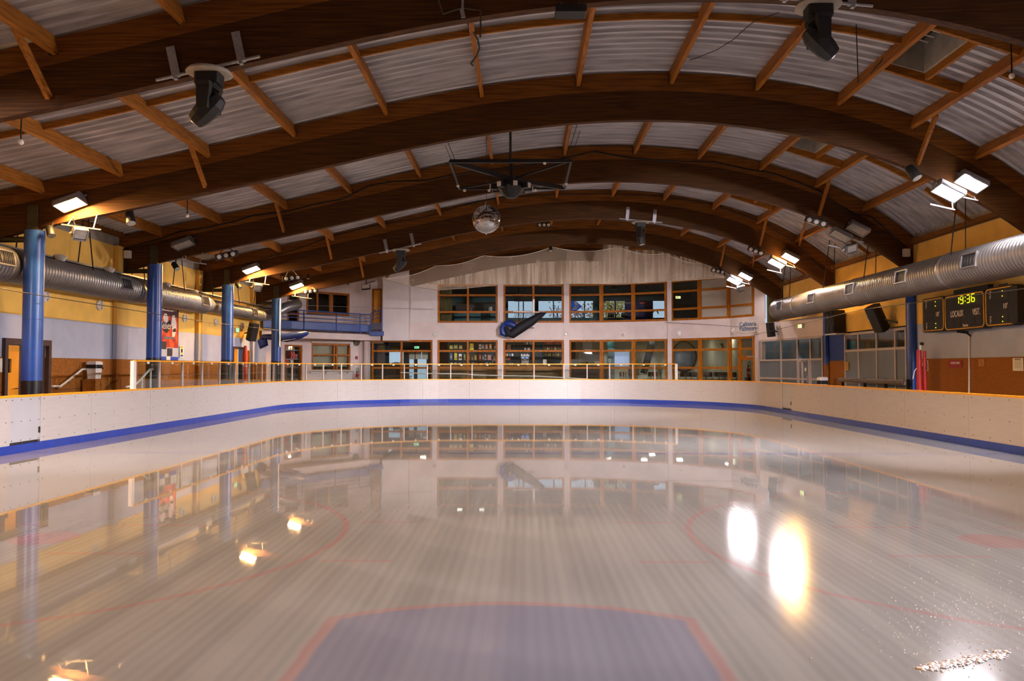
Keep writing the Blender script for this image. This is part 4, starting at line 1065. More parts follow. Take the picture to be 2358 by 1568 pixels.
# ---------------------------------------------------------------- black truss frame, centre effect, mirror ball
YF_, YR_ = 20.57, 23.75
TZ = PY(1175, 371, YF_).z
xa, xb = PY(1036, 371, YF_).x, PY(1315, 371, YF_).x
tf = thing('truss_frame', 'black square truss frame with cross arms hung below the roof', 'lighting truss', ((xa + xb) / 2, (YF_ + YR_) / 2, TZ))
for nm, p, q, w in (('front_bar', (xa, YF_, TZ), (xb, YF_, TZ), .09), ('rear_bar', (xa, YR_, TZ), (xb, YR_, TZ), .06), ('side_bar', (xa, YF_, TZ), (xa, YR_, TZ), .055), ('side_bar', (xb, YF_, TZ), (xb, YR_, TZ), .055)):
    b = MB(); b.bar(p, q, w, w); part(tf, nm, b, M['black'])
cx_, cy_ = (xa + xb) / 2, (YF_ + YR_) / 2
for (x, y) in ((xa + .1, YF_ + .1), (xb - .1, YF_ + .1), (xa + .1, YR_ - .1), (xb - .1, YR_ - .1)):
    b = MB(); b.bar((x, y, TZ - .0), (cx_, cy_, TZ - .1), .1 if (x < 0) == (y < cy_) else .05, .12 if (x < 0) == (y < cy_) else .05); part(tf, 'cross_arm', b, M['black'])
po = MB(); po.cyl((cx_, YF_ + .05, TZ), (cx_, YF_ + .05, zt(cx_) + .02), .035, n=10); part(tf, 'hanging_pole', po, M['dsteel'])
for (x, y) in ((xa + .15, YF_), (xb - .15, YF_), (xa + .1, YR_), (xb - .1, YR_)):
    c = MB(); c.cyl((x, y, TZ), (x + (-.6 if x < cx_ else .6), y + .3, zt(x) + .02), .008, n=6); part(tf, 'suspension_cable', c, M['dsteel'])
for (x, y) in ((xa + .15, YR_), (xa + .9, YR_), (xb - .9, YR_), (xa, YR_ - .6), (xb, YR_ - .8), (xb - .7, YF_)):
    c = MB(); c.ball((x, y, TZ - .05), .05, 10, 6); part(tf, 'bulb', c, M['opal'])
ce = thing('effect_light', 'black centre effect light with small square lenses on the truss', 'stage light', (cx_, cy_, TZ - .3))
b = MB(); b.lathe([(.12, .25), (.34, .12), (.42, -.04), (.3, -.2), (.14, -.34), (.05, -.36)], 10, Matrix.Translation((cx_, cy_, TZ - .3)), smooth=False); part(ce, 'body', b, M['black'])
b = MB(); b.cyl((cx_, cy_, TZ - .1), (cx_, cy_, TZ + .35), .06, n=10); part(ce, 'stem', b, M['black'])
for k in range(8):
    a = 2 * PI * k / 8 + .2; c = Vector((cx_ + .5 * math.cos(a), cy_ + .5 * math.sin(a), TZ - .34)); b = MB(); b.rbox((0, 0, 0), (.2, .2, .16), .04, 'z', M=rotz(c, a)); h = part(ce, 'lamp_head', b, M['black'])
    b = MB(); b.box(.08, .125, -.06, .06, -.07, .06, rotz(c, a)); part(h, 'lens', b, M['opal'])
BY = 22.0; bp = PY(1120, 505, BY); BR = 33.2 * BY / FPX
mbll = thing('mirror_ball', 'mirror ball of small square mirror tiles hanging on a thin cable', 'mirror ball', bp)
def facet_ball(r, rows):
    m_ = MB()
    for j in range(rows):
        t0, t1 = PI * j / rows + .008, PI * (j + 1) / rows - .008; rm_ = math.sin((t0 + t1) / 2); n = max(6, int(round(2 * rows * rm_)))
        for k in range(n):
            a0, a1 = 2 * PI * k / n + .006 / max(rm_, .2), 2 * PI * (k + 1) / n - .006 / max(rm_, .2)
            jx = Matrix.Rotation(random.uniform(-.012, .012), 3, 'Z') @ Matrix.Rotation(random.uniform(-.012, .012), 3, 'X')
            q = [Vector((math.sin(t) * math.cos(a), math.sin(t) * math.sin(a), math.cos(t))) for t, a in ((t0, a0), (t1, a0), (t1, a1), (t0, a1))]
            c = sum(q, Vector()) / 4; q = [c + jx @ (u - c) for u in q]
            m_.add([u * r for u in q], [(0, 1, 2, 3)])
    return m_
part(mbll, 'mirror_tile', facet_ball(BR, 44), M['mirror'], world=False, kind='stuff')
b = MB(); b.ball((0, 0, 0), BR - .006, 32, 18); part(mbll, 'core', b, M['dsteel'], world=False)
b = MB(); b.lathe([(.05, BR - .01), (.05, BR + .04), (.02, BR + .06), (.015, BR + .12)], 12); b.lathe([(.02, -BR - .03), (.03, -BR)], 10); part(mbll, 'cap', b, M['chrome'], world=False)
b = MB(); b.cyl((0, 0, BR + .1), (0, 0, zt(bp.x) + .02 - bp.z), .008, n=6); part(mbll, 'cable', b, M['dsteel'], world=False)

# ---------------------------------------------------------------- safety net under the last arch
def net_mat(name, a, col):
    m = bpy.data.materials.new(name); m.use_nodes = True; nt = m.node_tree; N = nt.nodes; L = nt.links
    N.remove(N['Principled BSDF']); d = N.new('ShaderNodeBsdfDiffuse'); d.inputs[0].default_value = (*lin(col), 1); tl = N.new('ShaderNodeBsdfTranslucent'); tl.inputs[0].default_value = (*lin(col), 1)
    t = N.new('ShaderNodeBsdfTransparent'); m1 = N.new('ShaderNodeMixShader'); m1.inputs[0].default_value = .3; m2 = N.new('ShaderNodeMixShader')
    nz = N.new('ShaderNodeTexNoise'); nz.inputs['Scale'].default_value = 2.0; tc = N.new('ShaderNodeTexCoord'); mr = N.new('ShaderNodeMapRange'); mr.inputs['To Min'].default_value = a - .08; mr.inputs['To Max'].default_value = a + .08
    L.new(tc.outputs['Object'], nz.inputs['Vector']); L.new(nz.outputs['Fac'], mr.inputs['Value']); L.new(mr.outputs[0], m2.inputs[0])
    L.new(d.outputs[0], m1.inputs[1]); L.new(tl.outputs[0], m1.inputs[2]); L.new(t.outputs[0], m2.inputs[1]); L.new(m1.outputs[0], m2.inputs[2]); L.new(m2.outputs[0], N['Material Output'].inputs['Surface'])
    return m
M['net'] = net_mat('fine_net', .33, (226, 206, 180)); M['net2'] = net_mat('fine_net_double', .22, (220, 204, 182))
NY = 39.3
tops = [(880, 641), (1005, 611), (1112, 588), (1272, 568), (1423, 568), (1534, 584), (1623, 608), (1690, 637)]
bots = [(880, 642), (944, 659), (1008, 668), (1080, 663), (1151, 655), (1270, 655), (1320, 653), (1430, 654), (1517, 649), (1614, 643), (1690, 638)]
def interp(pts, x):
    for (a, b), (c, d) in zip(pts[:-1], pts[1:]):
        if x <= c: return b + (d - b) * (x - a) / (c - a)
    return pts[-1][1]
def ntop(px):
    for (a, b), (c, d) in zip(tops[:-1], tops[1:]):
        if px <= c: t = (px - a) / (c - a); return b + (d - b) * t + 4 * t * (1 - t) * (c - a) * .07
    return tops[-1][1]
net = thing('safety_net', 'pale translucent safety net gathered under the arch before the gable', 'net', PY(1300, 620, NY))
def netpatch(a, b, yo, f0, f1, m, nm):
    vs = []; n = 60; k = 6
    for i in range(n + 1):
        px = a + (b - a) * i / n
        for j in range(k + 1):
            py = f0(px) + (f1(px) - f0(px)) * j / k
            p = PY(px, py, NY + yo + .10 * math.sin(px * .07 + j * .5) * j / k); vs.append(p)
    mb = MB(); mb.add(vs, [(i * (k + 1) + j, i * (k + 1) + j + 1, (i + 1) * (k + 1) + j + 1, (i + 1) * (k + 1) + j) for i in range(n) for j in range(k)], True); part(net, nm, mb, m)
netpatch(880, 1690, 0, ntop, lambda x: interp(bots, x), M['net'], 'net_layer')
netpatch(1305, 1690, .15, lambda x: ntop(x) + 2, lambda x: interp(bots, x) - 1, M['net2'], 'net_layer')
e = MB(); e.tube([PY(x, ntop(x), NY) for x in np.linspace(880, 1690, 80)], .012, 5); part(net, 'head_rope', e, M['paper'])
e = MB(); e.tube([PY(x, interp(bots, x), NY) for x in np.linspace(880, 1690, 60)], .016, 5); part(net, 'foot_rope', e, M['conc'])
e = MB()
for (x, y) in tops[1:-1]: p = PY(x, y, NY); e.bar(p, (p.x, ARCH[5] + AW, zb(p.x) + .1), .02, .02)
part(net, 'net_tie', e, M['dsteel'])

# ---------------------------------------------------------------- round bulkhead lamps
def bulkhead(p, nrm, label, r=.14):
    t = thing('bulkhead_lamp', label, 'wall lamp', M=frame(p, nrm, Vector(nrm).cross(Vector((0, 0, 1)))), group='round bulkhead wall lamps')
    b = MB(); b.lathe([(r, 0), (r, .05), (r * .86, .07), (r * .8, .06)], 24); part(t, 'rim', b, M['wpaint'], world=False)
    b = MB(); b.lathe([(r * .8, .055), (r * .7, .075), (r * .4, .09), (.01, .095)], 20); g = part(t, 'lens', b, M['opal'], world=False)
    b = MB(); b.box(-r * .8, r * .8, -.008, .008, .07, .1); b.box(-.008, .008, -r * .8, r * .8, .07, .1); part(t, 'guard', b, M['steel'], world=False)
for (px, py, lab) in ((103, 683, 'round wall lamp peeping out beside the nearest blue column'), (228, 703, 'round wall lamp alone on yellow wall left of the poster'), (424, 733, 'round wall lamp just right of the poster'),
                      (496, 742, 'round wall lamp beside the third blue column, left of it'), (556, 750, 'round wall lamp right of the third blue column above the exit sign')):
    bulkhead(PXw(px, py, WL + .01), (1, 0, 0), lab, .16)
for (px, py, lab) in ((1001, 770, 'round lamp on facade under the edge of the plain panel'), (1152, 771, 'round lamp on facade half hidden by the blue bundle'), (1303, 770, 'round lamp on facade under the upper window with blue sky'),
                      (1435, 770, 'round lamp on facade below the autumn tree window'), (1565, 767, 'round lamp on facade between the porthole and shaded windows'), (1690, 762, 'round lamp beside the lettered sign on facade')):
    q = fpt(px); bulkhead((q.x, q.y - .005, fz(px, py)), (0, -1, 0), lab, .13)
bulkhead(pv(1794, 754) + Vector((-.02, -.01, 0)), (-_n3 if _n3.x > 0 else _n3), 'round lamp on pinkish wall beside the speaker at the duct end', .14)
bulkhead(PXw(2004, 727, WR - .01), (-1, 0, 0), 'round lamp on yellow wall left of the tilted speaker', .16)

# bell lamps along the cable tray
def bell(px, py, lab):
    p = PXw(px, py, WL + .45) + Vector((0, 0, .07)); t = thing('bell_lamp', lab, 'lamp', M=frame(p, (-.5, -.2, .35), (0, 1, 0)), group='white bell lamps on the cable tray')
    b = MB(); b.lathe([(.15, -.12), (.145, -.02), (.1, .08), (.05, .12), (.04, .17)], 18); part(t, 'shade', b, M['wpaint'], world=False)
    b = MB(); b.lathe([(.13, -.1), (.01, -.09)], 14); part(t, 'lens', b, M['opal'], world=False)
    b = MB(); b.bar(p + Vector((0, 0, 0)), (WL + .28, p.y, DZ + .47), .03, .03); part(t, 'bracket', b, M['steel'])
for a in ((137, 601, 'white bell lamp on cable tray by the nearest blue column'), (250, 628, 'white bell lamp on cable tray just short of the second column'), (382, 662, 'white bell lamp on cable tray right of the second column'),
          (447, 678, 'white bell lamp on cable tray above the round lamps, second beyond the poster'), (575, 715, 'white bell lamp on cable tray near the duct elbow')): bell(*a)

# ---------------------------------------------------------------- doors in the left wall
d = struct('door_1', (WL, 21, .3)); f = MB(); f.box(WL, WL + .1, d1[0] - .12, d1[0], .3, d1[3] + .16); f.box(WL, WL + .1, d1[1], d1[1] + .12, .3, d1[3] + .16); f.box(WL, WL + .1, d1[0], d1[1], d1[3], d1[3] + .16); part(d, 'door_frame', f, M['dbrown'])
ym = PXw(45, 850, WL).y
f = MB(); a_, b_ = PXw(12, 850, WL).y, PXw(29, 850, WL).y; f.wallgrid(d1[0], ym, .3, 2.45, [(PXw(13, 850, WL).y, PXw(28, 850, WL).y, PXw(20, 858, WL).z, PXw(20, 826, WL).z)], lambda u, z, s: (WL - .02 - .05 * s, u, z)); lf = part(d, 'door_leaf', f, M['doory'])
f = MB(); f.box(WL - .05, WL - .04, PXw(13, 850, WL).y, PXw(28, 850, WL).y, PXw(20, 858, WL).z, PXw(20, 826, WL).z); part(lf, 'pane', f, M['glass'])
f = MB(); f.box(WL - .06, WL - .02, ym, d1[1], .3, 2.45); part(d, 'side_panel', f, M['dbrown'])
f = MB(); f.bar((WL + .03, ym - .1, 1.3), (WL + .03, ym - .25, 1.3), .03, .03); part(lf, 'door_handle', f, M['chrome'])
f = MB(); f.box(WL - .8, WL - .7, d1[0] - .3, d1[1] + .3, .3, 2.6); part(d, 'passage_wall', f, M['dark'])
d = struct('door_2', (WL, 36, .3)); f = MB(); f.box(WL, WL + .08, d2[0] - .1, d2[0], .3, d2[3] + .1); f.box(WL, WL + .08, d2[1], d2[1] + .1, .3, d2[3] + .1); f.box(WL, WL + .08, d2[0], d2[1], d2[3], d2[3] + .1); part(d, 'door_frame', f, M['dbrown'])
f = MB(); f.box(WL - .03, WL + .02, d2[0], d2[0] + (d2[1] - d2[0]) * .42, .3, d2[3]); part(d, 'door_leaf', f, M['doory'])
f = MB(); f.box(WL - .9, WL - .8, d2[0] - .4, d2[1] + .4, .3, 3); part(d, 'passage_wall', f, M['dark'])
d = struct('door_3', (WL, 38, .3)); q0, q1 = PXw(572, 800, WL).y, PXw(580, 800, WL).y
f = MB(); f.box(WL, WL + .06, q0 - .1, q1 + .1, .3, 2.7); part(d, 'door_frame', f, M['wframe']); f = MB(); f.box(WL + .05, WL + .08, q0, q1, .3, 2.6); part(d, 'door_leaf', f, M['frost'])

# ---------------------------------------------------------------- posters and notices on the left wall
def lquad(mb, px0, py0, px1, py1, o=0.0, th=.006, X=WL + .03):
    a, b = PXw(px0, (py0 + py1) / 2, X), PXw(px1, (py0 + py1) / 2, X); zt_, zb_ = PXw((px0 + px1) / 2, py0, X).z, PXw((px0 + px1) / 2, py1, X).z
    mb.box(X + o, X + o + th, a.y, b.y, zb_, zt_); return mb
po_ = thing('poster', 'tall dark red ice hockey poster on the pale blue wall', 'poster', PXw(390, 770, WL + .03))
def P_(nm, x0, y0, x1, y1, m, o=.006): part(po_, nm, lquad(MB(), x0, y0, x1, y1, o), m)
M['pdark'] = mat('poster_dark', (72, 24, 30), .5, var=.35, scale=2.2); M['porange'] = mat('poster_orange', (220, 84, 28), .5, var=.3, scale=3, dark=(150, 26, 20)); M['pblue'] = mat('poster_blue', (40, 70, 170), .5, var=.2)
part(po_, 'sheet', lquad(MB(), 355, 710, 410.5, 830, 0), M['pdark'])
P_('printed_field', 372, 728, 409, 800, M['porange']); P_('printed_field', 357, 800, 409.5, 829, M['wbluepale']); P_('printed_field', 357, 821, 409.5, 829, M['pblue'], .012)
P_('printed_field', 372, 714, 399, 716, M['txtw']); P_('printed_field', 384, 802, 396, 820, M['dark'], .012); P_('printed_field', 371, 786, 382, 804, M['dark'], .012); P_('printed_field', 382, 821, 391, 829, M['paper'], .016)
def pl_(pts, m, nm, o):
    mb = MB(); mb.prism([(u, w) for u, w in pts], 0, .006); return mb
def lprism(pts_px, m, nm, o=.014):
    X = WL + .03 + o; q = [PXw(x, y, X) for x, y in pts_px]; mb = MB(); k = len(q)
    mb.add([tuple(v) for v in q] + [(v.x + .006, v.y, v.z) for v in q], [tuple(range(k))[::-1], tuple(range(k, 2 * k))] + [(i, (i + 1) % k, k + (i + 1) % k, k + i) for i in range(k)]); part(po_, nm, mb, m)
lprism([(378, 722), (383, 722), (387, 730), (387, 740), (383, 743), (378, 740), (375, 732)], M['txtw'], 'badge')
lprism([(373, 742), (392, 738), (394, 752), (384, 768), (376, 762)], M['txtk'], 'badge', .012)
lprism([(396, 727), (402, 726), (406, 745), (406, 757), (402, 775), (396, 776), (397, 760), (394, 748)], M['txtw'], 'printed_figure')
lprism([(398, 757), (405, 756), (405, 764), (398, 765)], M['txtk'], 'printed_figure', .02)
lprism([(378, 774), (402, 777), (402, 781), (378, 780)], M['steel'], 'printed_band')
X_ = WL + .06
c = PXw(384, 709, X_); c.z = PXw(384, 712.5, X_).z
face_text(po_, 'lettering', 'HOCKEY SUR GLACE', .17, PXw(386, 711, X_), (0, 1, 0), M['txtw'])
face_text(po_, 'lettering', 'B\u00e9liers', .42, PXw(384, 750, X_ + .01), (0, 1, 0.0), M['txtw'])
s = thing('safety_notice', 'narrow white and orange notice with dark figure beside the poster', 'sign', PXw(418, 810, WL + .03))
part(s, 'sheet', lquad(MB(), 413.5, 796, 422.5, 823, 0), M['paper']); part(s, 'printed_field', lquad(MB(), 415, 797.5, 421, 801, .006), M['cap']); part(s, 'printed_field', lquad(MB(), 415, 814, 421, 816, .006), M['cap']); part(s, 'printed_figure', lquad(MB(), 416.5, 803, 420, 812, .006), M['txtk']); part(s, 'printed_field', lquad(MB(), 415, 817, 421, 821, .006), M['pblue'])
s = solo('notice_sheet', lquad(MB(), -8, 825, 5, 857, 0), M['paper'], 'white notice sheet on chipboard left of the yellow door', 'notice')
def exit_sign(p, nrm, xd, label, m='exit', w=.36):
    t = thing('exit_sign', label, 'exit sign', M=frame(p, nrm, xd), group='emergency exit signs')
    b = MB(); b.rbox((0, 0, .04), (w, w * .5, .08), .02, 'z'); part(t, 'housing', b, M['wpaint'], world=False)
    b = MB(); b.box(-w * .44, w * .44, -w * .2, w * .2, .08, .086); part(t, 'lit_panel', b, M[m], world=False)
    b = MB(); b.box(-w * .3, -w * .08, -w * .1, w * .12, .086, .09); b.add([(w * .05, -w * .12, .088), (w * .05, w * .12, .088), (w * .3, 0, .088)], [(0, 2, 1)]); part(t, 'pictogram', b, M['txtw'], world=False)
exit_sign(PXw(543, 760, WL + .01), (1, 0, 0), (0, 1, 0), 'green exit sign on yellow wall above the dark doorway', w=.4)
exit_sign(pv(1847, 751) + Vector((-.03, -.01, 0)), (-1, -.15, 0), (.15, -1, 0), 'yellowish exit sign on pinkish wall under the duct', 'exity', .36)

# ---------------------------------------------------------------- bins, handrails, covers on the left
def bin_(p, ang, label, k=(.75, .75, .55)):
    t = thing('waste_bin', label, 'waste bin', M=rotz(p, ang) @ Matrix.Diagonal((*k, 1)))
    b = MB(); b.hexa([(-.2, -.16, 0), (.2, -.16, 0), (.2, .16, 0), (-.2, .16, 0), (-.24, -.19, .62), (.24, -.19, .62), (.24, .19, .62), (-.24, .19, .62)]); part(t, 'bin_body', b, M['wpaint'], world=False)
    b = MB(); b.rbox((0, 0, .86), (.54, .44, .16), .05, 'z'); b.rbox((0, 0, .955), (.46, .36, .04), .05, 'z'); part(t, 'lid', b, M['wpaint'], world=False)
    b = MB(); b.rbox((.0, 0, .69), (.55, .45, .2), .06, 'z'); b.add([(.15, -.235, .62), (.3, -.235, .62), (.29, -.2, .5), (.24, -.24, .5)], [(0, 1, 2, 3)]); part(t, 'bag', b, M['bvinyl'], world=False, label='black bin bag')
bp_ = PXw(217, 872, WL + .32); bin_((bp_.x, bp_.y, bp_.z), PI / 2, 'white waste bin with black bag against the chipboard wall')
tb = MB(); tb.bar((WL + .3, bp_.y - .25, (.3 + bp_.z) / 2 - .01), (WL + .3, bp_.y + .25, (.3 + bp_.z) / 2 - .01), .4, bp_.z - .3 - .02)
solo('stair_landing', tb, M['osb'], 'raised landing block under the waste bin by the wall', 'landing')
def tubes(name, label, cat, paths, r, m, brackets=(), group=None, bm='steel'):
    root = thing(name, label, cat, paths[0][0], group=group)
    b = MB(); b.tube(paths[0], r, 8); part(root, 'rail', b, m)
    for q in paths[1:]: b = MB(); b.tube(q, r, 8); part(root, 'post', b, m)
    for (p, q) in brackets: b = MB(); b.bar(p, q, .03, .03); part(root, 'bracket', b, M[bm])
    return root
X_ = WL + .12
hp = [PXw(x, y, X_) for x, y in ((121, 889.5), (139, 889.5), (162, 872), (189, 850.5), (205, 849.5))]
tubes('handrail', 'white handrail bending up towards the waste bin on the chipboard', 'handrail', [hp], .035, M['wpaint'], [(PXw(x, y, X_), PXw(x, y + 5, WL + .02)) for x, y in ((132, 891), (158, 876), (186, 853))])
X_ = -12.3
hp = [PXw(x, y, X_) for x, y in ((292, 890.5), (304, 890.5), (318, 880), (345, 850.5), (360, 849.5))]
tubes('handrail', 'cream handrail bending up behind the first glass panes', 'handrail', [hp, [PXw(347, 852, X_), Vector((X_, PXw(347, 852, X_).y, .3))], [PXw(327, 872, X_), Vector((X_, PXw(327, 872, X_).y, .3))]], .035, M['wpaint'])
t = thing('folded_parasol', 'orange red cover rolled upright beside the dark doorway', 'rolled cover', PXw(565, 872, WL + .2))
q = PXw(565, 796, WL + .25); b = MB(); b.lathe([(.06, .3), (.10, .9), (.12, 1.8), (.13, 2.4), (.06, q.z)], 10, Matrix.Translation((q.x, q.y, 0))); part(t, 'cover', b, M['orange'])
b = MB(); b.lathe([(.11, 1.15), (.115, 1.2)], 10, Matrix.Translation((q.x, q.y, 0))); b.lathe([(.125, 1.9), (.13, 1.96)], 10, Matrix.Translation((q.x, q.y, 0))); part(t, 'strap', b, M['paper'])

# ---------------------------------------------------------------- speakers
def speaker(p, nrm, label, w=.42, h=.75, d=.36, bracket=None):
    t = thing('loudspeaker', label, 'loudspeaker', M=frame(p, nrm, Vector(nrm).cross(Vector((0, 0, 1)))), group='wall loudspeakers')
    poly = [(-w / 2, 0), (-w / 2, d * .5), (-w * .3, d), (w * .3, d), (w / 2, d * .5), (w / 2, 0), (w * .3, -.02), (-w * .3, -.02)]
    b = MB(); b.prism([(x, -z + d / 2) for x, z in poly], -h / 2, h / 2); part(t, 'cabinet', b, M['black'], world=False)
    b = MB(); b.box(-w * .42, w * .42, -h * .45, h * .45, d / 2 + .02, d / 2 + .03); part(t, 'grille_cloth', b, M['bvinyl'], world=False)
    if bracket: b = MB(); b.bar(bracket[0], bracket[1], .06, .06); part(t, 'bracket', b, M['dsteel'])
    return t
p = PXw(580, 764, WL + .5); speaker(p, (.8, -.5, -.3), 'black loudspeaker tilted on yellow wall by the far doorway', h=.85, bracket=(p, (WL, p.y + .4, p.z - .05)))
p = PXw(2022, 732, WR - .45); speaker(p, (-.75, -.3, -.45), 'black loudspeaker tilted on yellow wall beside the blue glazed stretch', .45, .95, .4, bracket=(p, (WR, p.y - .5, p.z - .2)))
p = Vector((0, 0, CAMH)).lerp(pv(1776, 759), .984); speaker(p, (-.9, -.4, -.12), 'black loudspeaker under the end of the right duct', .3, .68, .3, bracket=(p, p + Vector((.75, .15, -.25))))
# stacked black loudspeaker cabinet on the blue pier
ps0, ps1 = PXw(1944, 715, WR - .05), PXw(1903, 715, WR - .05)
t = thing('speaker_cabinet', 'big black loudspeaker cabinet on the blue pier', 'loudspeaker', (WR - .4, ps0.y, PXw(1925, 767, WR - .4).z))
zc0, zc1 = PXw(1925, 767, WR - .4).z, PXw(1925, 714, WR - .4).z
cx0, cx1, cy0, cy1 = WR - .5, WR - .06, PXw(1920, 740, WR - .5).y, PXw(1902.5, 740, WR - .5).y
b = MB(); b.box(cx0, cx1, cy0, cy1, zc0, zc1); part(t, 'cabinet', b, M['black'])
for f, z0, z1 in ((.28, .62, .86), (.74, .62, .86), (.28, .1, .32), (.74, .1, .32)):
    yy = cy0 + (cy1 - cy0) * f; b = MB(); b.box(cx0 - .02, cx0, yy - .12, yy + .12, zc0 + (zc1 - zc0) * z0, zc0 + (zc1 - zc0) * z1); part(t, 'port', b, M['grille'])
for f in (.28, .74):
    yy = cy0 + (cy1 - cy0) * f; b = MB(); b.box(cx0 - .025, cx0, yy - .12, yy + .12, zc0 + (zc1 - zc0) * .9, zc0 + (zc1 - zc0) * .94); part(t, 'handle', b, M['chrome'])
b = MB(); b.box(cx0 - .05, WR - .02, cy0 - .3, cy1 + .05, zc0 - .06, zc0 - .01); part(t, 'shelf_bracket', b, M['wpaint'])
t = thing('wall_post', 'pale blue steel post standing at the edge of the blue pier', 'post', (WR - .15, ps1.y, .3))
b = MB(); b.box(WR - .2, WR - .08, ps1.y - .25, ps1.y - .02, 2.0, 4.9); part(t, 'upper_shaft', b, M['infill']); b = MB(); b.box(WR - .2, WR - .08, ps1.y - .25, ps1.y - .02, .3, 2.0); part(t, 'lower_shaft', b, M['osb'])

# ---------------------------------------------------------------- scoreboard
SX = 12.5
sb = thing('scoreboard', 'wide black electronic scoreboard with yellow clock 19:36 under the duct', 'scoreboard', PXw(2235, 715, SX))
def spt(px, py, x=SX): return PXw(px, py, x)
def plate(px0, px1, pyt, pyb, name):
    """rounded black panel with a yellow line, corners measured at its two ends"""
    y0, y1 = spt(px0, 700).y, spt(px1, 700).y                      # y0 > y1
    zt_ = (spt(px0, pyt[0]).z + spt(px1, pyt[1]).z) / 2; zb_ = (spt(px0, pyb[0]).z + spt(px1, pyb[1]).z) / 2
    w, h = y0 - y1, zt_ - zb_; c = (SX + .12, (y0 + y1) / 2, (zt_ + zb_) / 2)
    b = MB(); b.rbox(c, (.24, w, h), .14, 'x', 6); o = part(sb, name, b, M['black'])
    ln = MB(); r0 = .12
    pts = []
    for (sy, sz, a0) in ((1, 1, 0), (-1, 1, 90), (-1, -1, 180), (1, -1, 270)):
        for k in range(7):
            a = R(a0 + 15 * k); pts.append((SX - .003, c[1] + sy * (w / 2 - .05 - r0) + r0 * math.cos(a), c[2] + sz * (h / 2 - .05 - r0) + r0 * math.sin(a)))
    ln.tube(pts + pts[:2], .016, 6); part(o, 'yellow_outline', ln, M['cap'])
    return (c[1], c[2], w, h)
PA = plate(2123, 2174.5, (689, 681), (767, 762), 'side_panel'); PBm = plate(2174.5, 2268, (682, 666), (763, 756.5), 'main_panel'); PC = plate(2268, 2338, (664, 653), (754, 749), 'side_panel')
b = MB(); b.box(SX - .02, SX + .26, PC[0] - PC[2] / 2 - .12, PC[0] - PC[2] / 2 + .15, PC[1] - PC[3] / 2 + .05, PC[1] + PC[3] / 2 - .05); part(sb, 'end_casing', b, M['black'])
b = MB(); b.box(SX + .1, SX + .24, PBm[0] - PBm[2] * .5, PBm[0] + PBm[2] * .34, PBm[1] + PBm[3] / 2 - .02, PBm[1] + PBm[3] / 2 + .14); b.box(SX + .2, WR, PBm[0] - 1, PBm[0] - .8, PBm[1] - .4, PBm[1] + .4); b.box(SX + .2, WR, PBm[0] + .8, PBm[0] + 1, PBm[1] - .4, PBm[1] + .4); part(sb, 'mounting_frame', b, M['dsteel'])
SEGS = {'1': 'bc', '9': 'abcdfg', '3': 'abcdg', '6': 'acdefg'}
def digit(ch, y, z, w, h):
    mb = MB(); t = .013
    g = {'a': ((-1, 1), (1, 1)), 'b': ((1, 1), (1, 0)), 'c': ((1, 0), (1, -1)), 'd': ((-1, -1), (1, -1)), 'e': ((-1, 0), (-1, -1)), 'f': ((-1, 1), (-1, 0)), 'g': ((-1, 0), (1, 0))}
    for s in SEGS[ch]:
        (a, b2), (c2, d2_) = g[s]
        p = Vector((SX - .02, y - a * w / 2, z + b2 * h / 2)); q = Vector((SX - .02, y - c2 * w / 2, z + d2_ * h / 2)); dd = (q - p).normalized() * .012
        mb.bar(p + dd, q - dd, .012 if abs(dd.z) < .01 else 2 * t, 2 * t if abs(dd.z) < .01 else .012, up=(1, 0, 0) if abs(dd.z) > .01 else (0, 0, 1))
    return mb
for ch, px, py in (('1', 2206, 692), ('9', 2216, 690.5), ('3', 2231, 688), ('6', 2242, 685.5)):
    p = spt(px, py); part(sb, 'led_digit', digit(ch, p.y, p.z, .14, .21), M['led'])
def dots(lst, r=.013):
    for (px, py) in lst:
        p = spt(px, py); b = MB(); b.box(SX - .02, SX - .002, p.y - r, p.y + r, p.z - r, p.z + r); part(sb, 'led_dot', b, M['led'])
dots(((2223.5, 684), (2223.5, 693), (2154.5, 695), (2154.5, 704.5), (2155.5, 745), (2155.5, 754.5), (2309, 670), (2309, 681.5), (2310, 729), (2310, 740)))
for body, px, py, sz in (('LOCAUX', 2204, 723, .26), ('VISIT.', 2249, 718, .26), ('10\u2032', 2159.5, 724, .2), ('10\u2032', 2315.5, 704.5, .2), ('2\u2032', 2133.5, 698.5, .13), ('5\u2032', 2133.5, 707, .13), ('2\u2032', 2134.5, 748, .13), ('5\u2032', 2134.5, 756, .13),
                         ('2\u2032', 2281, 675, .13), ('5\u2032', 2281, 685, .13), ('2\u2032', 2282, 733, .13), ('5\u2032', 2282, 742, .13), ('Bodet', 2224, 749, .12)):
    p = spt(px, py); face_text(sb, 'lettering', body, sz, (SX - .008, p.y, p.z), (0, -1, 0), M['txtw'], .62 if len(body) > 3 and body != 'Bodet' else .9)
for px0, px1, z0, z1 in ((2192, 2199, 735, 751), (2206, 2212, 733, 750), (2237, 2246, 730, 748), (2253, 2262, 727, 747), (2136, 2150, 730, 740), (2300, 2322, 655, 690), (2300, 2322, 714, 746)):
    a, c_ = spt(px0, z0), spt(px1, z1); b = MB(); b.box(SX - .006, SX - .001, c_.y, a.y, c_.z, a.z); part(sb, 'digit_window', b, M['dark'])

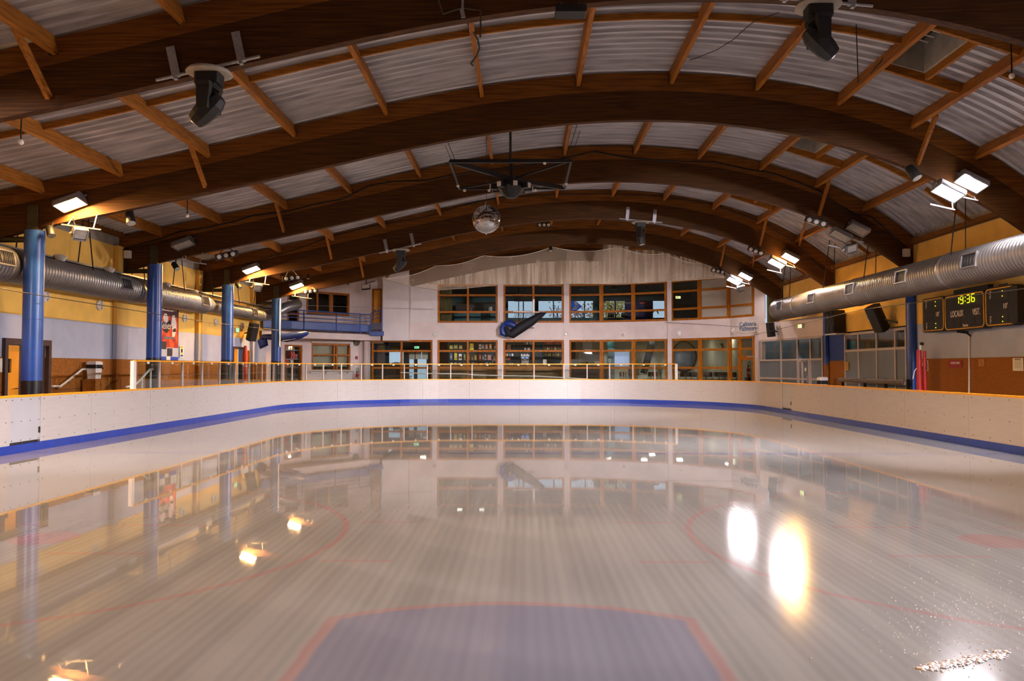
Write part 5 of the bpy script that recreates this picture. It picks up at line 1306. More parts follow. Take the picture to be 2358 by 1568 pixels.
# ---------------------------------------------------------------- right wall furniture
cn = thing('conduit', 'thin pale conduit pipe running down the wall below the scoreboard', 'pipe', PXw(2231, 905, WR - .04))
p0, p1 = PXw(2232, 770, WR - .04), PXw(2229.5, 905, WR - .04); b = MB(); b.cyl((WR - .04, p0.y, p0.z), (WR - .04, p1.y, .3), .02, n=10); part(cn, 'pipe', b, M['wpaint'])
p = PXw(2226, 766, WR - .15); t = thing('small_camera', 'small dark camera bracket on top of the conduit pipe', 'camera', p); b = MB(); b.bar(p + Vector((-.2, .15, .05)), p + Vector((.05, 0, 0)), .08, .08); part(t, 'body', b, M['black']); b = MB(); b.bar(p, (WR, p0.y, p0.z - .05), .04, .04); part(t, 'bracket', b, M['dsteel'])
def rsign(px0, py0, px1, py1, name, label, m, cat='sign', o=.03):
    X = WR - o; a, c_ = PXw(px0, (py0 + py1) / 2, X), PXw(px1, (py0 + py1) / 2, X); z1, z0 = PXw((px0 + px1) / 2, py0, X).z, PXw((px0 + px1) / 2, py1, X).z
    t = thing(name, label, cat, (X, (a.y + c_.y) / 2, z0)); b = MB(); b.box(X - .012, X, c_.y, a.y, z0, z1); part(t, 'plate', b, m); return t, X - .014, (a.y + c_.y) / 2, (z0 + z1) / 2, a.y - c_.y, z1 - z0
M['signred'] = mat('sign_red', (150, 30, 40), .5, var=.05); M['signgreen'] = mat('sign_green', (20, 58, 48), .5, var=.08)
t, x, y, z, w, h = rsign(2185.5, 829, 2216, 846, 'no_smoking_sign', 'red sign with white lettering on the chipboard', M['signred']); face_text(t, 'lettering', 'DEFENSE DE FUMER', .1, (x, y, z + .02), (0, -1, 0), M['txtw'], .55)
t, x, y, z, w, h = rsign(2123, 830.5, 2137.5, 854, 'defibrillator_sign', 'dark green square sign with white heart by the red cover', M['txtw'])
b = MB(); b.box(x - .004, x, y - w * .44, y + w * .44, z - h * .45, z + h * .45); part(t, 'printed_field', b, M['signgreen'])
hpts = [(0, -.62), (.5, -.1), (.58, .25), (.42, .5), (.2, .5), (0, .28), (-.2, .5), (-.42, .5), (-.58, .25), (-.5, -.1)]
b = MB(); b.tube([(x - .012, y - u * w * .5, z + .03 + v * h * .42) for u, v in hpts + hpts[:1]], .022, 6); part(t, 'printed_heart', b, M['txtw'])
b = MB(); b.tube([(x - .012, y - u * w * .5, z + .03 + v * h * .42) for u, v in ((.12, .2), (-.1, -.02), (.08, -.05), (-.08, -.25))], .014, 6); part(t, 'printed_bolt', b, M['txtw'])
b = MB(); b.box(x - .006, x - .003, y - w * .3, y + w * .3, z - h * .4, z - h * .33); part(t, 'printed_line', b, M['txtw'])
t, x, y, z, w, h = rsign(2333, 824.5, 2357, 854, 'notice_sheet', 'white printed notice with green strip near the frame edge', M['paper'], 'notice')
b = MB(); b.box(x - .003, x, y - w * .3, y + w * .3, z + h * .38, z + h * .44); part(t, 'printed_strip', b, M['signgreen'])
for k in range(6):
    b = MB(); b.box(x - .003, x, y - w * .38, y + w * .3, z + h * (.28 - .11 * k), z + h * (.31 - .11 * k)); part(t, 'printed_line', b, M['conc'])
rsign(2254, 827, 2268, 843.5, 'faded_sticker', 'faded yellowish sticker patch on the chipboard beside the pipe', mat('faded', (178, 112, 44), .6, var=.15, scale=14), 'sticker')
t, x, y, z, w, h = rsign(1948, 833.5, 1954, 852, 'warning_strip', 'narrow yellow strip with black marks on the glazing', M['cap'], 'sticker', .03)
for k in range(6): b = MB(); b.box(x - .003, x, y - w * .22, y + w * (.05 + .2 * (k % 2)), z + h * (.36 - .14 * k), z + h * (.43 - .14 * k)); part(t, 'printed_mark', b, M['txtk'])
# red folded parasol lashed by the column
t = thing('folded_parasol', 'tall dark red folded parasol lashed upright beside the faded blue column', 'folded parasol', (12.4, PXw(2118, 890, 12.4).y, .3))
q = PXw(2116, 806, 12.4); q2 = PXw(2120, 792, 12.4); yb_ = q.y
b = MB(); b.lathe([(.10, .3), (.10, .9), (.09, 1.6), (.07, q.z)], 10, Matrix.Translation((12.4, yb_, 0))); part(t, 'cover', b, M['red'])
b = MB(); b.lathe([(.06, .3), (.06, 1.4), (.05, q.z - .03)], 8, Matrix.Translation((12.52, yb_ - .1, 0))); part(t, 'cover', b, M['red'])
b = MB(); b.cyl((12.42, yb_ - .05, q.z), (12.42, yb_ - .05, q.z + .18), .03, n=8); part(t, 'pole', b, M['paper']); b = MB(); b.cyl((12.45, yb_ - .07, q.z + .15), (12.46, yb_ - .07, q2.z + .05), .06, n=10); part(t, 'tip', b, M['black'])
b = MB(); b.tube([(12.4, yb_, 1.95), (12.26, yb_ + .02, 1.75), (12.22, yb_ + .05, 1.5)], .015, 6); b.lathe([(.11, .62), (.11, .68)], 10, Matrix.Translation((12.4, yb_, 0))); part(t, 'strap', b, M['paper'])
# bench with a padded back along the glazing
bn = thing('bench', 'grey bench with a long padded back in front of the glazing', 'bench', (12.3, (GA + GB) / 2, .3))
yb0, yb1 = PXw(2083, 880, 12.35).y, PXw(1934, 878, 12.35).y
zb0, zb1 = PXw(2010, 883, 12.35).z, PXw(2010, 872, 12.35).z
b = MB(); b.rbox((12.35, (yb0 + yb1) / 2, (zb0 + zb1) / 2), (.14, yb1 - yb0, zb1 - zb0), .05, 'y'); part(bn, 'padded_back', b, mat('grey_padding', (104, 92, 80), .7, var=.2, scale=9))
for f in (0, .3, .62, 1): yy = yb0 + (yb1 - yb0) * f; b = MB(); b.bar((12.46, yy, .3), (12.46, yy, zb1 + .01), .07, .09); part(bn, 'post', b, M['dsteel'])
b = MB(); b.box(12.0, 12.45, yb0, yb1, .68, .74); part(bn, 'seat', b, M['counter'])
for f in (.03, .5, .97): yy = yb0 + (yb1 - yb0) * f; b = MB(); b.bar((12.1, yy, .3), (12.1, yy, .68), .06, .06); part(bn, 'leg', b, M['dsteel'])
bq = PXw(1894, 871, 12.35); bin_((12.35, bq.y, bq.z - .68), PI / 2, 'white waste bin standing at the foot of the blue pier', (.75, .75, .75))
tb = MB(); tb.box(12.1, 12.6, bq.y - .25, bq.y + .25, .3, bq.z - .685); solo('bin_plinth', tb, M['osb'], 'low plinth under the bin by the blue pier', 'plinth')
# cafeteria sign
cs = thing('cafeteria_sign', 'white sign lettered in blue on facade under the shaded windows', 'sign', fpt(1722))
A, B = fpt(1696, .06), fpt(1745, .06); dd = (B - A).normalized()
zt0, zt1, zb0_, zb1_ = fz(1696, 742), fz(1744, 736), fz(1696, 763), fz(1744, 763); zp = fz(1716, 768)
mid = A.lerp(B, .42)
b = MB(); q = [(A, zb0_), (mid, zp), (B, zb1_), (B, zt1), (A, zt0)]; k = 5
b.add([(p.x, p.y, z) for p, z in q] + [(p.x, p.y + .05, z) for p, z in q], [(0, 1, 2, 3, 4), (9, 8, 7, 6, 5)] + [(i, i + 5, (i + 1) % 5 + 5, (i + 1) % 5) for i in range(5)]); part(cs, 'board', b, M['wpaint'])
for body, py in (('Caf\u00e9t\u00e9ria', 746.5), ('Patineurs', 757)):
    c = fpt(1722, .075); c.z = fz(1722, py); face_text(cs, 'lettering', body, .33, c, dd, M['txtb'], 1.0, .006)
# pipes on the white pier at the facade corner
for px, w, lab in ((1752, .1, 'broad white downpipe at the facade corner under the arch'), (1760, .06, 'thin white downpipe at the facade corner')):
    p = fpt(1745); x = PY(px, 700, p.y - .1).x; b = MB(); b.cyl((x, p.y - .06, fz(1745, 734)), (x, p.y - .06, 6.2), w, n=10); tag(solo('downpipe', b, M['pinkw'], lab, 'pipe'))
p = fpt(1745); b = MB(); x0, x1 = PY(1749, 735, p.y - .1).x, PY(1761, 735, p.y - .1).x; b.box(x0, x1, p.y - .14, p.y - .02, fz(1745, 746), fz(1745, 728)); tag(solo('junction_box', b, M['paper'], 'yellowed junction box at the foot of corner pipes', 'box'))
for (px, py, X, lab) in ((2087, 582, None, 'white junction box on the arch foot above the duct'), (294, 586, None, 'white junction box on the arch foot behind second column')):
    Y = ARCH[3] - .06; p = PY(px, py, Y); b = MB(); b.rbox(p, (.22, .1, .26), .02, 'y'); tag(solo('junction_box', b, M['wpaint'], lab, 'box'))

# ---------------------------------------------------------------- rolled goal nets hoisted on brackets
def blob(pts, rs, squash, m_):
    m_.tube(pts, rs, 12); return m_
g = thing('hoisted_net', 'blue and black bundle of goal netting hoisted on a white bracket at facade', 'hoisted net', PY(1200, 770, 44.6))
Yg = 44.6
b = MB(); b.tube([PY(1162, 745, Yg), PY(1156, 755, Yg), PY(1158, 767, Yg), PY(1166, 771, Yg), PY(1172, 766, Yg)], [.08, .16, .2, .16, .06], 12); part(g, 'blue_cover', b, M['tarp'])
b = MB(); b.tube([PY(1162, 743, Yg), PY(1175, 745, Yg - .1), PY(1186, 750, Yg - .1)], [.12, .22, .16], 12); part(g, 'blue_cover', b, M['tarp'])
b = MB(); b.tube([PY(1165, 752, Yg - .15), PY(1171, 768, Yg - .15), PY(1178, 770, Yg - .15), PY(1195, 757, Yg - .15), PY(1222, 741, Yg - .15), PY(1247, 724, Yg - .15), PY(1258, 720, Yg - .15)], [.08, .22, .26, .3, .26, .16, .02], 12); part(g, 'net_bundle', b, M['netb'])
b = MB()
for k in range(26):
    x0 = 1186 + k * 2.6; p0 = PY(x0, 719 + random.random() * 2, Yg); p1 = PY(x0 - 6 + random.uniform(-3, 3), 745 - max(0, (x0 - 1190) * .30), Yg); b.bar(p0, p1, .018, .018)
part(g, 'hanging_mesh', b, M['netb'], kind='stuff')
b = MB(); b.bar(PY(1182, 717.5, Yg), PY(1256, 719, Yg), .05, .04); part(g, 'carrier_bar', b, M['wpaint'])
b = MB(); a, c_ = PY(1229, 690, Yg + .1), PY(1229, 753, Yg + .1); b.bar(a, c_, .11, .05, up=(0, 1, 0)); b.bar(PY(1224, 749, Yg + .1), PY(1231, 749, Yg + .1), .1, .2); b.bar(a, (a.x, FY, a.z), .06, .06); b.bar(c_, (c_.x, FY, c_.z), .06, .06); part(g, 'bracket', b, M['wpaint'])
b = MB(); a, c_ = PY(1152, 716, 45.1), PY(1152, 766, 45.1); b.bar(a, c_, .06, .04, up=(0, 1, 0)); b.bar(PY(1152, 742, 45.1), PY(1162, 744, Yg), .04, .04); part(g, 'bracket', b, M['wpaint'])
g = thing('hoisted_net', 'blue wrapped roll held out beside the fourth blue column', 'hoisted net', PY(650, 780, 39.2))
Yg = 39.0
b = MB(); b.tube([PY(604, 775, Yg), PY(601, 786, Yg), PY(604, 796, Yg), PY(611, 792, Yg), PY(612, 780, Yg)], [.06, .18, .2, .16, .06], 12); part(g, 'blue_cover', b, M['tarp'])
b = MB(); b.tube([PY(600, 780, Yg), PY(606, 775, Yg), PY(630, 776, Yg), PY(660, 778, Yg), PY(690, 772, Yg - .1), PY(706, 767, Yg - .1), PY(712, 766, Yg - .1)], [.06, .12, .16, .22, .2, .12, .02], 12); part(g, 'blue_cover', b, M['tarp'])
b = MB(); b.tube([PY(676, 779, Yg - .22), PY(683, 772, Yg - .25), PY(690, 766, Yg - .2)], .02, 6); b.tube([PY(650, 785, Yg - .22), PY(676, 781, Yg - .22), PY(700, 772, Yg - .2), PY(714, 765, Yg - .1)], .012, 6); part(g, 'rope', b, M['paper'])
b = MB(); b.bar(PY(712, 766, Yg), (-12.0, 39.0, PY(640, 771, Yg).z), .04, .04); b.bar((-12.3, 39.0, PY(640, 771, Yg).z - .1), PY(604, 778, Yg), .04, .04); part(g, 'boom', b, M['steel'])

# ---------------------------------------------------------------- steel cables above the boards and cables on the arches
def cable(name, label, pts, r, m='dsteel'):
    b = MB(); b.tube(pts, r, 5); return tag(solo(name, b, M[m], label, 'cable'))
cable('steel_cable', 'thin steel cable stretched past the blue columns at mid height', [(-11.4, 8, 3.72), (-11.4, 18, 3.56), (-11.4, 28, 3.5), (-11.3, 39.3, 3.62)], .010)
cable('steel_cable', 'thin steel cable stretched in front of the scoreboard and speakers', [(11.15, 8, 3.75), (11.15, 17, 3.6), (11.2, 26, zc), (11.3, 39, 3.45)], .010)
cable('steel_cable', 'thin steel cable crossing the balcony and white upper facade', [PY(650, 702, 41), PY(760, 705, 43), PY(1000, 712, 45.2)], .010, 'steel')
cable('steel_cable', 'thin steel cable from facade middle to the lettered sign', [PY(1530, 742, 43.5), PY(1640, 748, 42), PY(1760, 757, 39)], .010)
Yc2 = ARCH[3] - .035
def acab(px, Y): return [PY(x, y, Y) for x, y in px]
cable('black_cable', 'long black cable draped along the arch behind the truss frame', acab([(277, 577), (319, 563), (368, 551), (415, 533), (480, 524), (540, 510), (585, 496), (654, 489), (720, 472), (790, 458), (850, 428), (900, 419), (980, 416), (1038, 404), (1090, 396), (1190, 384), (1307, 364), (1366, 349), (1455, 365), (1580, 373), (1644, 373), (1713, 389), (1782, 400), (1850, 425), (1889, 442), (1954, 489), (2006, 499), (2042, 531), (2088, 575)], Yc2), .022, 'black')
cable('black_cable', 'black cable draped along the arch below the mirror ball', acab([(600, 598), (680, 575), (760, 545), (860, 520), (980, 500), (1060, 474), (1150, 455), (1300, 447), (1420, 446), (1530, 452), (1640, 470), (1750, 510), (1830, 560), (1900, 628)], ARCH[4] - .03), .018, 'black')
cable('black_cable', 'black cable dropping beside the arch foot at the second column', acab([(289, 597), (288, 610), (291, 628)], ARCH[3] - .05), .02, 'black')
cable('black_cable', 'black looped cable hanging on the yellow purlin near the roof top', [Vector((PUR[6] + .05 + .12 * math.sin(k * .9), 13.6 + k * .28, zt(PUR[6]) - .32 - .12 * math.cos(k * .6))) for k in range(14)], .018, 'black')
cable('brown_wire', 'thin brown wire sagging across the deck right of the hatch light', acab([(1835, 15), (1740, 47), (1725, 58), (1690, 90), (1650, 115), (1600, 135), (1588, 138)], 16.0), .009, 'dsteel')
cable('brown_wire', 'thin brown wire hanging under the big roof hatch bay', acab([(2085, 35), (2065, 60), (2050, 95), (2030, 140), (2005, 170)], 17.0), .010, 'dsteel')
cable('hanging_wire', 'thin straight wire hanging before the corrugated deck at upper edge', [Vector((PY(1971, 20, 16).x, 16.0, zt(PY(1971, 20, 16).x) + .02)), PY(1976, 190, 16.0)], .012, 'dsteel')
t = thing('bent_rod', 'bent thin metal rod frame hanging under the uppermost arch', 'rod', PY(1065, 20, ARCH[1] - .06))
Y = ARCH[1] - .05
b = MB(); b.tube(acab([(1010, 0), (1020, 32), (1064, 18), (1107, 24), (1106, 86)], Y), .018, 6); part(t, 'rod', b, M['olive']); b = MB(); b.bar(PY(1063, 20, Y), PY(1067, 41, Y), .07, .02, up=(0, 1, 0)); b.bar(PY(1066, -10, Y), PY(1065, 20, Y), .04, .04); part(t, 'bracket', b, M['steel'])
# small pendants hanging on purlins
for (px, py, Y, lab) in ((48, 327, 15.2, 'tiny round sensor under the leftmost yellow purlin'), (431, 497, 21.5, 'tiny round sensor hanging in the bay past the lit beam edge'), (2330, 175, 15.0, 'tiny round sensor under the purlin at the frame edge')):
    p = PY(px, py, Y); t = thing('roof_sensor', lab, 'sensor', p, group='round sensors under the purlins'); b = MB(); b.ball((0, 0, 0), .055, 14, 8); part(t, 'dome', b, M['wpaint'], world=False); b = MB(); b.cyl((0, 0, .04), (0, 0, zt(p.x) + .02 - p.z), .014, n=6); part(t, 'stem', b, M['black'], world=False)

# ---------------------------------------------------------------- facade handrail, ticket sill, extinguishers, small signs
b_ = [(923, 857.5), (935, 858), (979, 860), (1075, 861), (1093, 863), (1151, 865), (1233, 866), (1305, 870), (1351, 872.5)]
pts = [Vector((fpt(x).x, fpt(x).y - .12, fz(x, y))) for x, y in b_]
tubes('handrail', 'cream handrail sloping along the cafeteria windows behind the glass screen', 'handrail', [pts], .035, M['wpaint'], [((fpt(x).x, fpt(x).y - .12, fz(x, y)), (fpt(x).x, fpt(x).y + .1, fz(x, y) - .08)) for x, y in ((999, 860.5), (1075, 861.5), (1152, 865.5), (1198, 865.8), (1286, 869), (1307, 870.5))])
pts = [PV(x, y, KB.xy, KC.xy) + Vector((.06, -.14, 0)) for x, y in ((713, 853.5), (760, 853), (815, 854))]
tubes('handrail', 'cream handrail under the ticket windows', 'handrail', [pts], .035, M['wpaint'], [(PV(x, 855, KB.xy, KC.xy) + Vector((.06, -.14, 0)), PV(x, 860, KB.xy, KC.xy)) for x in (714, 750, 783, 800)])
def extinguisher(p, label, dirx=1):
    t = thing('fire_extinguisher', label, 'fire extinguisher', p, group='fire extinguishers')
    b = MB(); b.lathe([(.07, 0), (.085, .02), (.085, .42), (.06, .5), (.03, .53), (.03, .57)], 16); part(t, 'cylinder', b, M['red'], world=False)
    b = MB(); b.lathe([(.035, .56), (.04, .6), (.03, .63)], 10); b.bar((-.04, 0, .63), (.14 * dirx, 0, .66), .03, .02); b.bar((-.02, 0, .61), (.12 * dirx, 0, .6), .03, .015); part(t, 'valve', b, M['black'], world=False)
    b = MB(); b.tube([(0, 0, .62), (-.04, -.04, .78), (.03, -.06, .85), (.1, -.05, .76), (.12, -.05, .55), (.1, -.06, .35)], .014, 6); part(t, 'hose', b, M['black'], world=False)
    b = MB(); b.box(-.05, .05, -.09, -.085, .18, .3); part(t, 'sticker', b, M['paper'], world=False)
p = PV(822, 872, KB.xy, KC.xy); extinguisher((p.x + .05, p.y - .25, 1.0), 'red fire extinguisher on stand under the ticket window end')
st = MB(); st.box(p.x - .12, p.x + .22, p.y - .4, p.y - .1, .3, .995); solo('extinguisher_stand', st, M['dbrown'], 'small dark stand carrying the red extinguisher', 'stand')
s = solo('extinguisher_sign', MB().hexa([PV(x, y, KB.xy, KC.xy) + Vector((o, -o, 0)) for y in (827.5, 820) for x, o in ((817.5, .03), (823, .03), (823, .02), (817.5, .02))]), M['signred'], 'tiny red and white extinguisher sign beside the ticket window', 'sign')
p = PV(820, 788, KB.xy, KC.xy); t = thing('round_fan', 'round grey louvred wall fan under the balcony slab', 'fan', M=frame(p + Vector((.02, -.03, 0)), (.66, -.75, 0), (0, 0, 1))); b = MB(); b.lathe([(.2, -.02), (.2, .06), (.16, .09), (.05, .1), (.01, .1)], 20); part(t, 'housing', b, M['olive'], world=False)
b = MB()
for k in range(5): b.box(-.15, .15, -.12 + k * .06 - .008, -.12 + k * .06 + .008, .09, .11)
part(t, 'guard', b, M['steel'], world=False)
p = PV(808, 795, KB.xy, KC.xy) + Vector((.08, -.1, 0)); b = MB(); b.rbox(p, (.2, .14, .24), .03, 'y'); tag(solo('alarm_box', b, M['wpaint'], 'small cream box at the upper corner of the ticket window', 'box'))
a, c_ = PV(716, 787, KB.xy, KC.xy) + Vector((.06, -.06, 0)), PV(810, 788.5, KB.xy, KC.xy) + Vector((.06, -.06, 0)); b = MB(); b.cyl(a, c_, .06, n=10); tag(solo('shutter_tube', b, M['wpaint'], 'white shutter tube along the top of the ticket window', 'shutter'))

# ---------------------------------------------------------------- kiosk display left (behind the shop window)
_ku = (KB - KA).normalized(); _kn = Vector((-_ku.y, _ku.x, 0))
def kp(px, py, dep=.45): q = PV(px, py, KA.xy, KB.xy); return q + _kn * dep
ky = math.atan2(_ku.y, _ku.x)
kiosk = thing('display_shelves', 'dark display shelves behind the tall shop window by the fourth column', 'shelf unit', kp(676, 860, .5))
for y in (806, 827, 845):
    b = MB(); a, c_ = kp(656, y, .5), kp(695, y, .5); z = PV(676, y, KA.xy, KB.xy).z; b.bar((a.x, a.y, z), (c_.x, c_.y, z), .6, .04); part(kiosk, 'shelf', b, M['steel'])
b = MB(); a, c_ = kp(654, 830, .85), kp(698, 830, .85); b.bar((a.x, a.y, 1.7), (c_.x, c_.y, 1.7), .05, 3.0); part(kiosk, 'back_panel', b, M['dark'])
b = MB(); a, c_ = kp(656, 860, .5), kp(695, 860, .5); b.bar((a.x, a.y, .95), (c_.x, c_.y, .95), .55, 1.2); part(kiosk, 'lower_cabinet', b, M['dsteel'])
M['pink'] = mat('pink_plastic', (216, 100, 110), .5, var=.12); M['redbox'] = mat('red_box', (196, 44, 40), .5, var=.1)
cols = {}
def pmat(c):
    if c not in cols: cols[c] = mat('packet_%d' % len(cols), c, .45, var=.3, scale=18)
    return cols[c]
ORD = ['first', 'second', 'third', 'fourth', 'fifth', 'sixth', 'seventh', 'eighth', 'ninth', 'tenth', 'eleventh', 'twelfth', 'thirteenth', 'fourteenth', 'fifteenth', 'sixteenth', 'seventeenth', 'eighteenth']
def packet(name, label, cat, p, w, h, d, c, group, ang=0, style='bag'):
    t = thing(name, label, cat, M=rotz(p, ang), group=group)
    b = MB()
    if style == 'bag':
        b.hexa([(-w / 2, -d / 2, 0), (w / 2, -d / 2, 0), (w / 2, d / 2, 0), (-w / 2, d / 2, 0), (-w * .42, -d * .12, h), (w * .42, -d * .12, h), (w * .42, d * .12, h), (-w * .42, d * .12, h)])
    elif style == 'bottle': b.lathe([(w * .5, 0), (w * .5, h * .55), (w * .22, h * .75), (w * .2, h)], 8)
    else: b.rbox((0, 0, h / 2), (w, d, h), min(w, h) * .12, 'y', 2)
    part(t, {'bag': 'bag', 'bottle': 'bottle_body'}.get(style, 'box_body'), b, pmat(c), world=False)
    if style == 'bag': b = MB(); b.box(-w * .3, w * .3, -d * .42, -d * .34, h * .25, h * .6); part(t, 'printed_label', b, pmat((230, 220, 190) if sum(c) < 520 else (170, 40, 40)), world=False)
    if style == 'bottle': b = MB(); b.lathe([(w * .23, h * .98), (w * .23, h * 1.06)], 8); part(t, 'cap', b, pmat((180, 40, 36)), world=False)
    return t
k = 0
for row, (y, n0) in enumerate(((827, 4), (821.5, 4), (816, 3))):
    for i in range(n0):
        px = 672 + i * 5.2 + (row % 2) * 1.5 if i else 662
        q = kp(px, y, .35); q.z = PV(676, 827, KA.xy, KB.xy).z + .022 + row * .135
        if i == 0 and row > 0: continue
        packet('rolled_towel', 'pink rolled pack behind the shop window, %s along in the %s row up' % (ORD[i], ('lowest', 'middle', 'top')[row]), 'pack', q, .12, .13, .3, (214, 96, 104), 'pink packs in the shop window', ky, 'box')
for px, w, c, lab in ((661, .14, (214, 190, 60), 'yellow item on the top shelf behind the shop window'), (668, .13, (190, 130, 120), 'pinkish jar on the top shelf behind the shop window'), (674, .12, (225, 220, 215), 'white bottle on the top shelf behind the shop window'), (684, .2, (150, 110, 80), 'brown box on the top shelf behind the shop window')):
    q = kp(px, 806, .35); q.z = PV(676, 806, KA.xy, KB.xy).z + .022; packet('shop_item', lab, 'goods', q, w, .24, .12, c, None, ky, 'box')
for px, w, h, c, lab in ((665, .36, .42, (196, 44, 40), 'big red box on the lower shelf behind the shop window'), (678, .22, .36, (226, 222, 216), 'white card on the lower shelf behind the shop window')):
    q = kp(px, 845, .3); q.z = PV(676, 845, KA.xy, KB.xy).z + .022; packet('shop_item', lab, 'goods', q, w, h, .2, c, None, ky, 'box')

# ---------------------------------------------------------------- cafeteria behind the lower windows
SY = 49.9
su = thing('shelf_unit', 'dark teal shelf unit of sweets behind the kiosk counter', 'shelf unit', PY(1085, 872, SY + .2))
def sz(py): return PY(1100, py, SY).z
xA, xB = PY(1033, 820, SY).x, PY(1142, 820, SY).x
M['tealdark'] = mat('dark_teal', (34, 56, 60), .6, var=.12)
b = MB(); b.box(xA, xB, SY + .28, SY + .33, zf, sz(786)); part(su, 'back_panel', b, M['tealdark'])
for x in (xA, PY(1074, 820, SY).x, PY(1100, 820, SY).x, xB): b = MB(); b.box(x - .02, x + .02, SY - .12, SY + .28, zf, sz(786)); part(su, 'upright', b, M['tealdark'])
for y in (803.5, 829, 841): b = MB(); b.box(xA, xB, SY - .12, SY + .28, sz(y) - .03, sz(y)); part(su, 'shelf', b, M['tealdark'])
CN = [((232, 206, 60), 'yellow'), ((120, 150, 60), 'green'), ((214, 150, 50), 'amber'), ((235, 235, 235), 'white'), ((130, 130, 120), 'grey'), ((200, 120, 140), 'pink'), ((226, 140, 40), 'orange'), ((90, 120, 190), 'blue'), ((200, 50, 50), 'red'), ((120, 70, 50), 'brown')]
CD = {n_: c for c, n_ in CN}
rows = {803.5: ('upper', [(1039, 8, 9, 'yellow'), (1049.5, 11, 10, 'green'), (1061, 8, 9, 'amber'), (1105.5, 6, 11, 'white'), (1112, 6, 11, 'grey'), (1120.5, 7, 11, 'pink'), (1129.5, 6, 12, 'orange'), (1140, 5, 10, 'brown')]),
        829: ('middle', [(1039, 6, 16, 'blue'), (1049.5, 8, 17, 'yellow'), (1060, 8, 15, 'white'), (1070, 5, 14, 'green'), (1079, 7, 14, 'red'), (1088, 6, 9, 'grey'), (1095, 6, 12, 'amber'), (1105.5, 6, 14, 'red'), (1112.5, 5, 12, 'blue'), (1118, 4, 13, 'white'), (1127, 10, 12, 'pink'), (1138, 5, 10, 'brown')]),
        841: ('lower', [(1040, 5, 6, 'white'), (1049, 6, 7, 'grey'), (1059, 6, 6, 'blue'), (1070, 6, 7, 'brown'), (1079, 6, 7, 'orange'), (1089, 7, 7, 'grey'), (1097, 6, 6, 'red'), (1108, 8, 5, 'amber'), (1120.5, 7, 8, 'blue'), (1129, 5, 6, 'green')])}
for y, (nm, lst) in rows.items():
    for i, (px, w, h, c) in enumerate(lst):
        q = PY(px, 820, SY); packet('sweet_packet', '%s sweet packet, %s along the %s shelf behind the kiosk' % (c, ORD[i], nm), 'packet', (q.x, SY, sz(y)), w * .026, h * .0265, .14, CD[c], 'sweet packets on the kiosk shelves')
q = PY(1086, 805, SY - .4); t = packet('plush_toy', 'bright yellow hanging display bag beside the kiosk mullion', 'packet', (q.x, SY - .35, PY(1086, 806, SY - .35).z), .26, .42, .16, (240, 205, 40), None)
st_ = MB(); st_.box(q.x - .2, q.x + .2, SY - .5, SY - .16, zf, PY(1086, 806, SY - .35).z - .004); solo('display_stand', st_, M['glass'], 'clear display stand carrying the yellow bag in the kiosk', 'stand')
q = PY(1138, 840, 48); b = MB(); b.hexa([PY(x, y, 47.9 + o) for y in (839.5, 828) for x, o in ((1133.5, 0), (1143, 0), (1143, .03), (1133.5, .03))]); pf = tag(solo('framed_picture', b, M['paper'], 'small framed black and white picture standing on the kiosk counter', 'picture'))
fr_ = MB(); a, c_ = PY(1135, 838, 47.895), PY(1141.5, 830, 47.895); fr_.box(a.x, c_.x, 47.885, 47.9, a.z, c_.z); part(pf, 'print', fr_, M['dsteel'])
# counter
x0, x1 = PY(1008, 860, 47.7).x, PY(1299, 860, 47.7).x; zct = PY(1100, 840.5, 47.8).z
kc = thing('kiosk_counter', 'long brown kiosk counter behind the windows', 'counter', ((x0 + x1) / 2, 47.8, zf)); b = MB(); b.box(x0, x1, 47.6, 48.2, zf, zct - .05); part(kc, 'front', b, M['counter']); b = MB(); b.box(x0, x1, 47.5, 48.3, zct - .05, zct); part(kc, 'worktop', b, M['wframe'])
# bar back: bottles, cans, coffee machine
bb = thing('back_bar', 'dark back bar shelving with bottles and coffee machine', 'shelf unit', PY(1230, 872, SY + .2))
xC, xD = PY(1160, 820, SY).x, PY(1298, 820, SY).x
b = MB(); b.box(xC, xD, SY + .28, SY + .33, zf, sz(785)); part(bb, 'back_panel', b, M['tealdark'])
for x in (xC, PY(1184, 820, SY).x, PY(1226, 820, SY).x, PY(1252, 820, SY).x, xD): b = MB(); b.box(x - .02, x + .02, SY - .12, SY + .28, zf, sz(785)); part(bb, 'upright', b, M['tealdark'])
for y in (793, 806, 820, 829, 841): b = MB(); b.box(xC, xD, SY - .12, SY + .28, sz(y) - .025, sz(y)); part(bb, 'shelf', b, M['tealdark'])
def bottles(y, xs, cs, hh, grp, place, nm='bottle', style='bottle', w=.07):
    for i, px in enumerate(xs): packet(nm, '%s %s, %s along %s' % (cs[i % len(cs)], nm, ORD[i % 18], place), nm, (PY(px, 820, SY).x, SY, sz(y)), w, hh, w, CD[cs[i % len(cs)]], grp, 0, style)
bottles(793, [1255 + 2.9 * i for i in range(15)], ['red', 'red', 'green', 'pink', 'red', 'amber', 'red'], .17, 'bottles on the top bar shelf', 'the top back bar shelf')
bottles(806, [1255 + 2.9 * i for i in range(15)], ['green', 'brown', 'white', 'amber', 'brown', 'grey'], .2, 'bottles on the second bar shelf', 'the second back bar shelf')
bottles(806, [1209 + 3 * i for i in range(5)], ['white', 'grey', 'pink'], .16, 'pale bottles above the coffee machine', 'the shelf above the coffee machine')
bottles(797.5 if False else 793, [1209, 1214, 1219, 1223], ['grey', 'white'], .14, 'small glasses on the bar', 'the upper shelf right of the jar', 'glass_cup', 'box', .08)
bottles(829, [1164, 1167.5, 1171, 1174], ['blue', 'green', 'red', 'red'], .18, 'drink cans on the bar shelf', 'the shelf left of the coffee machine', 'drink_can', 'bottle', .085)
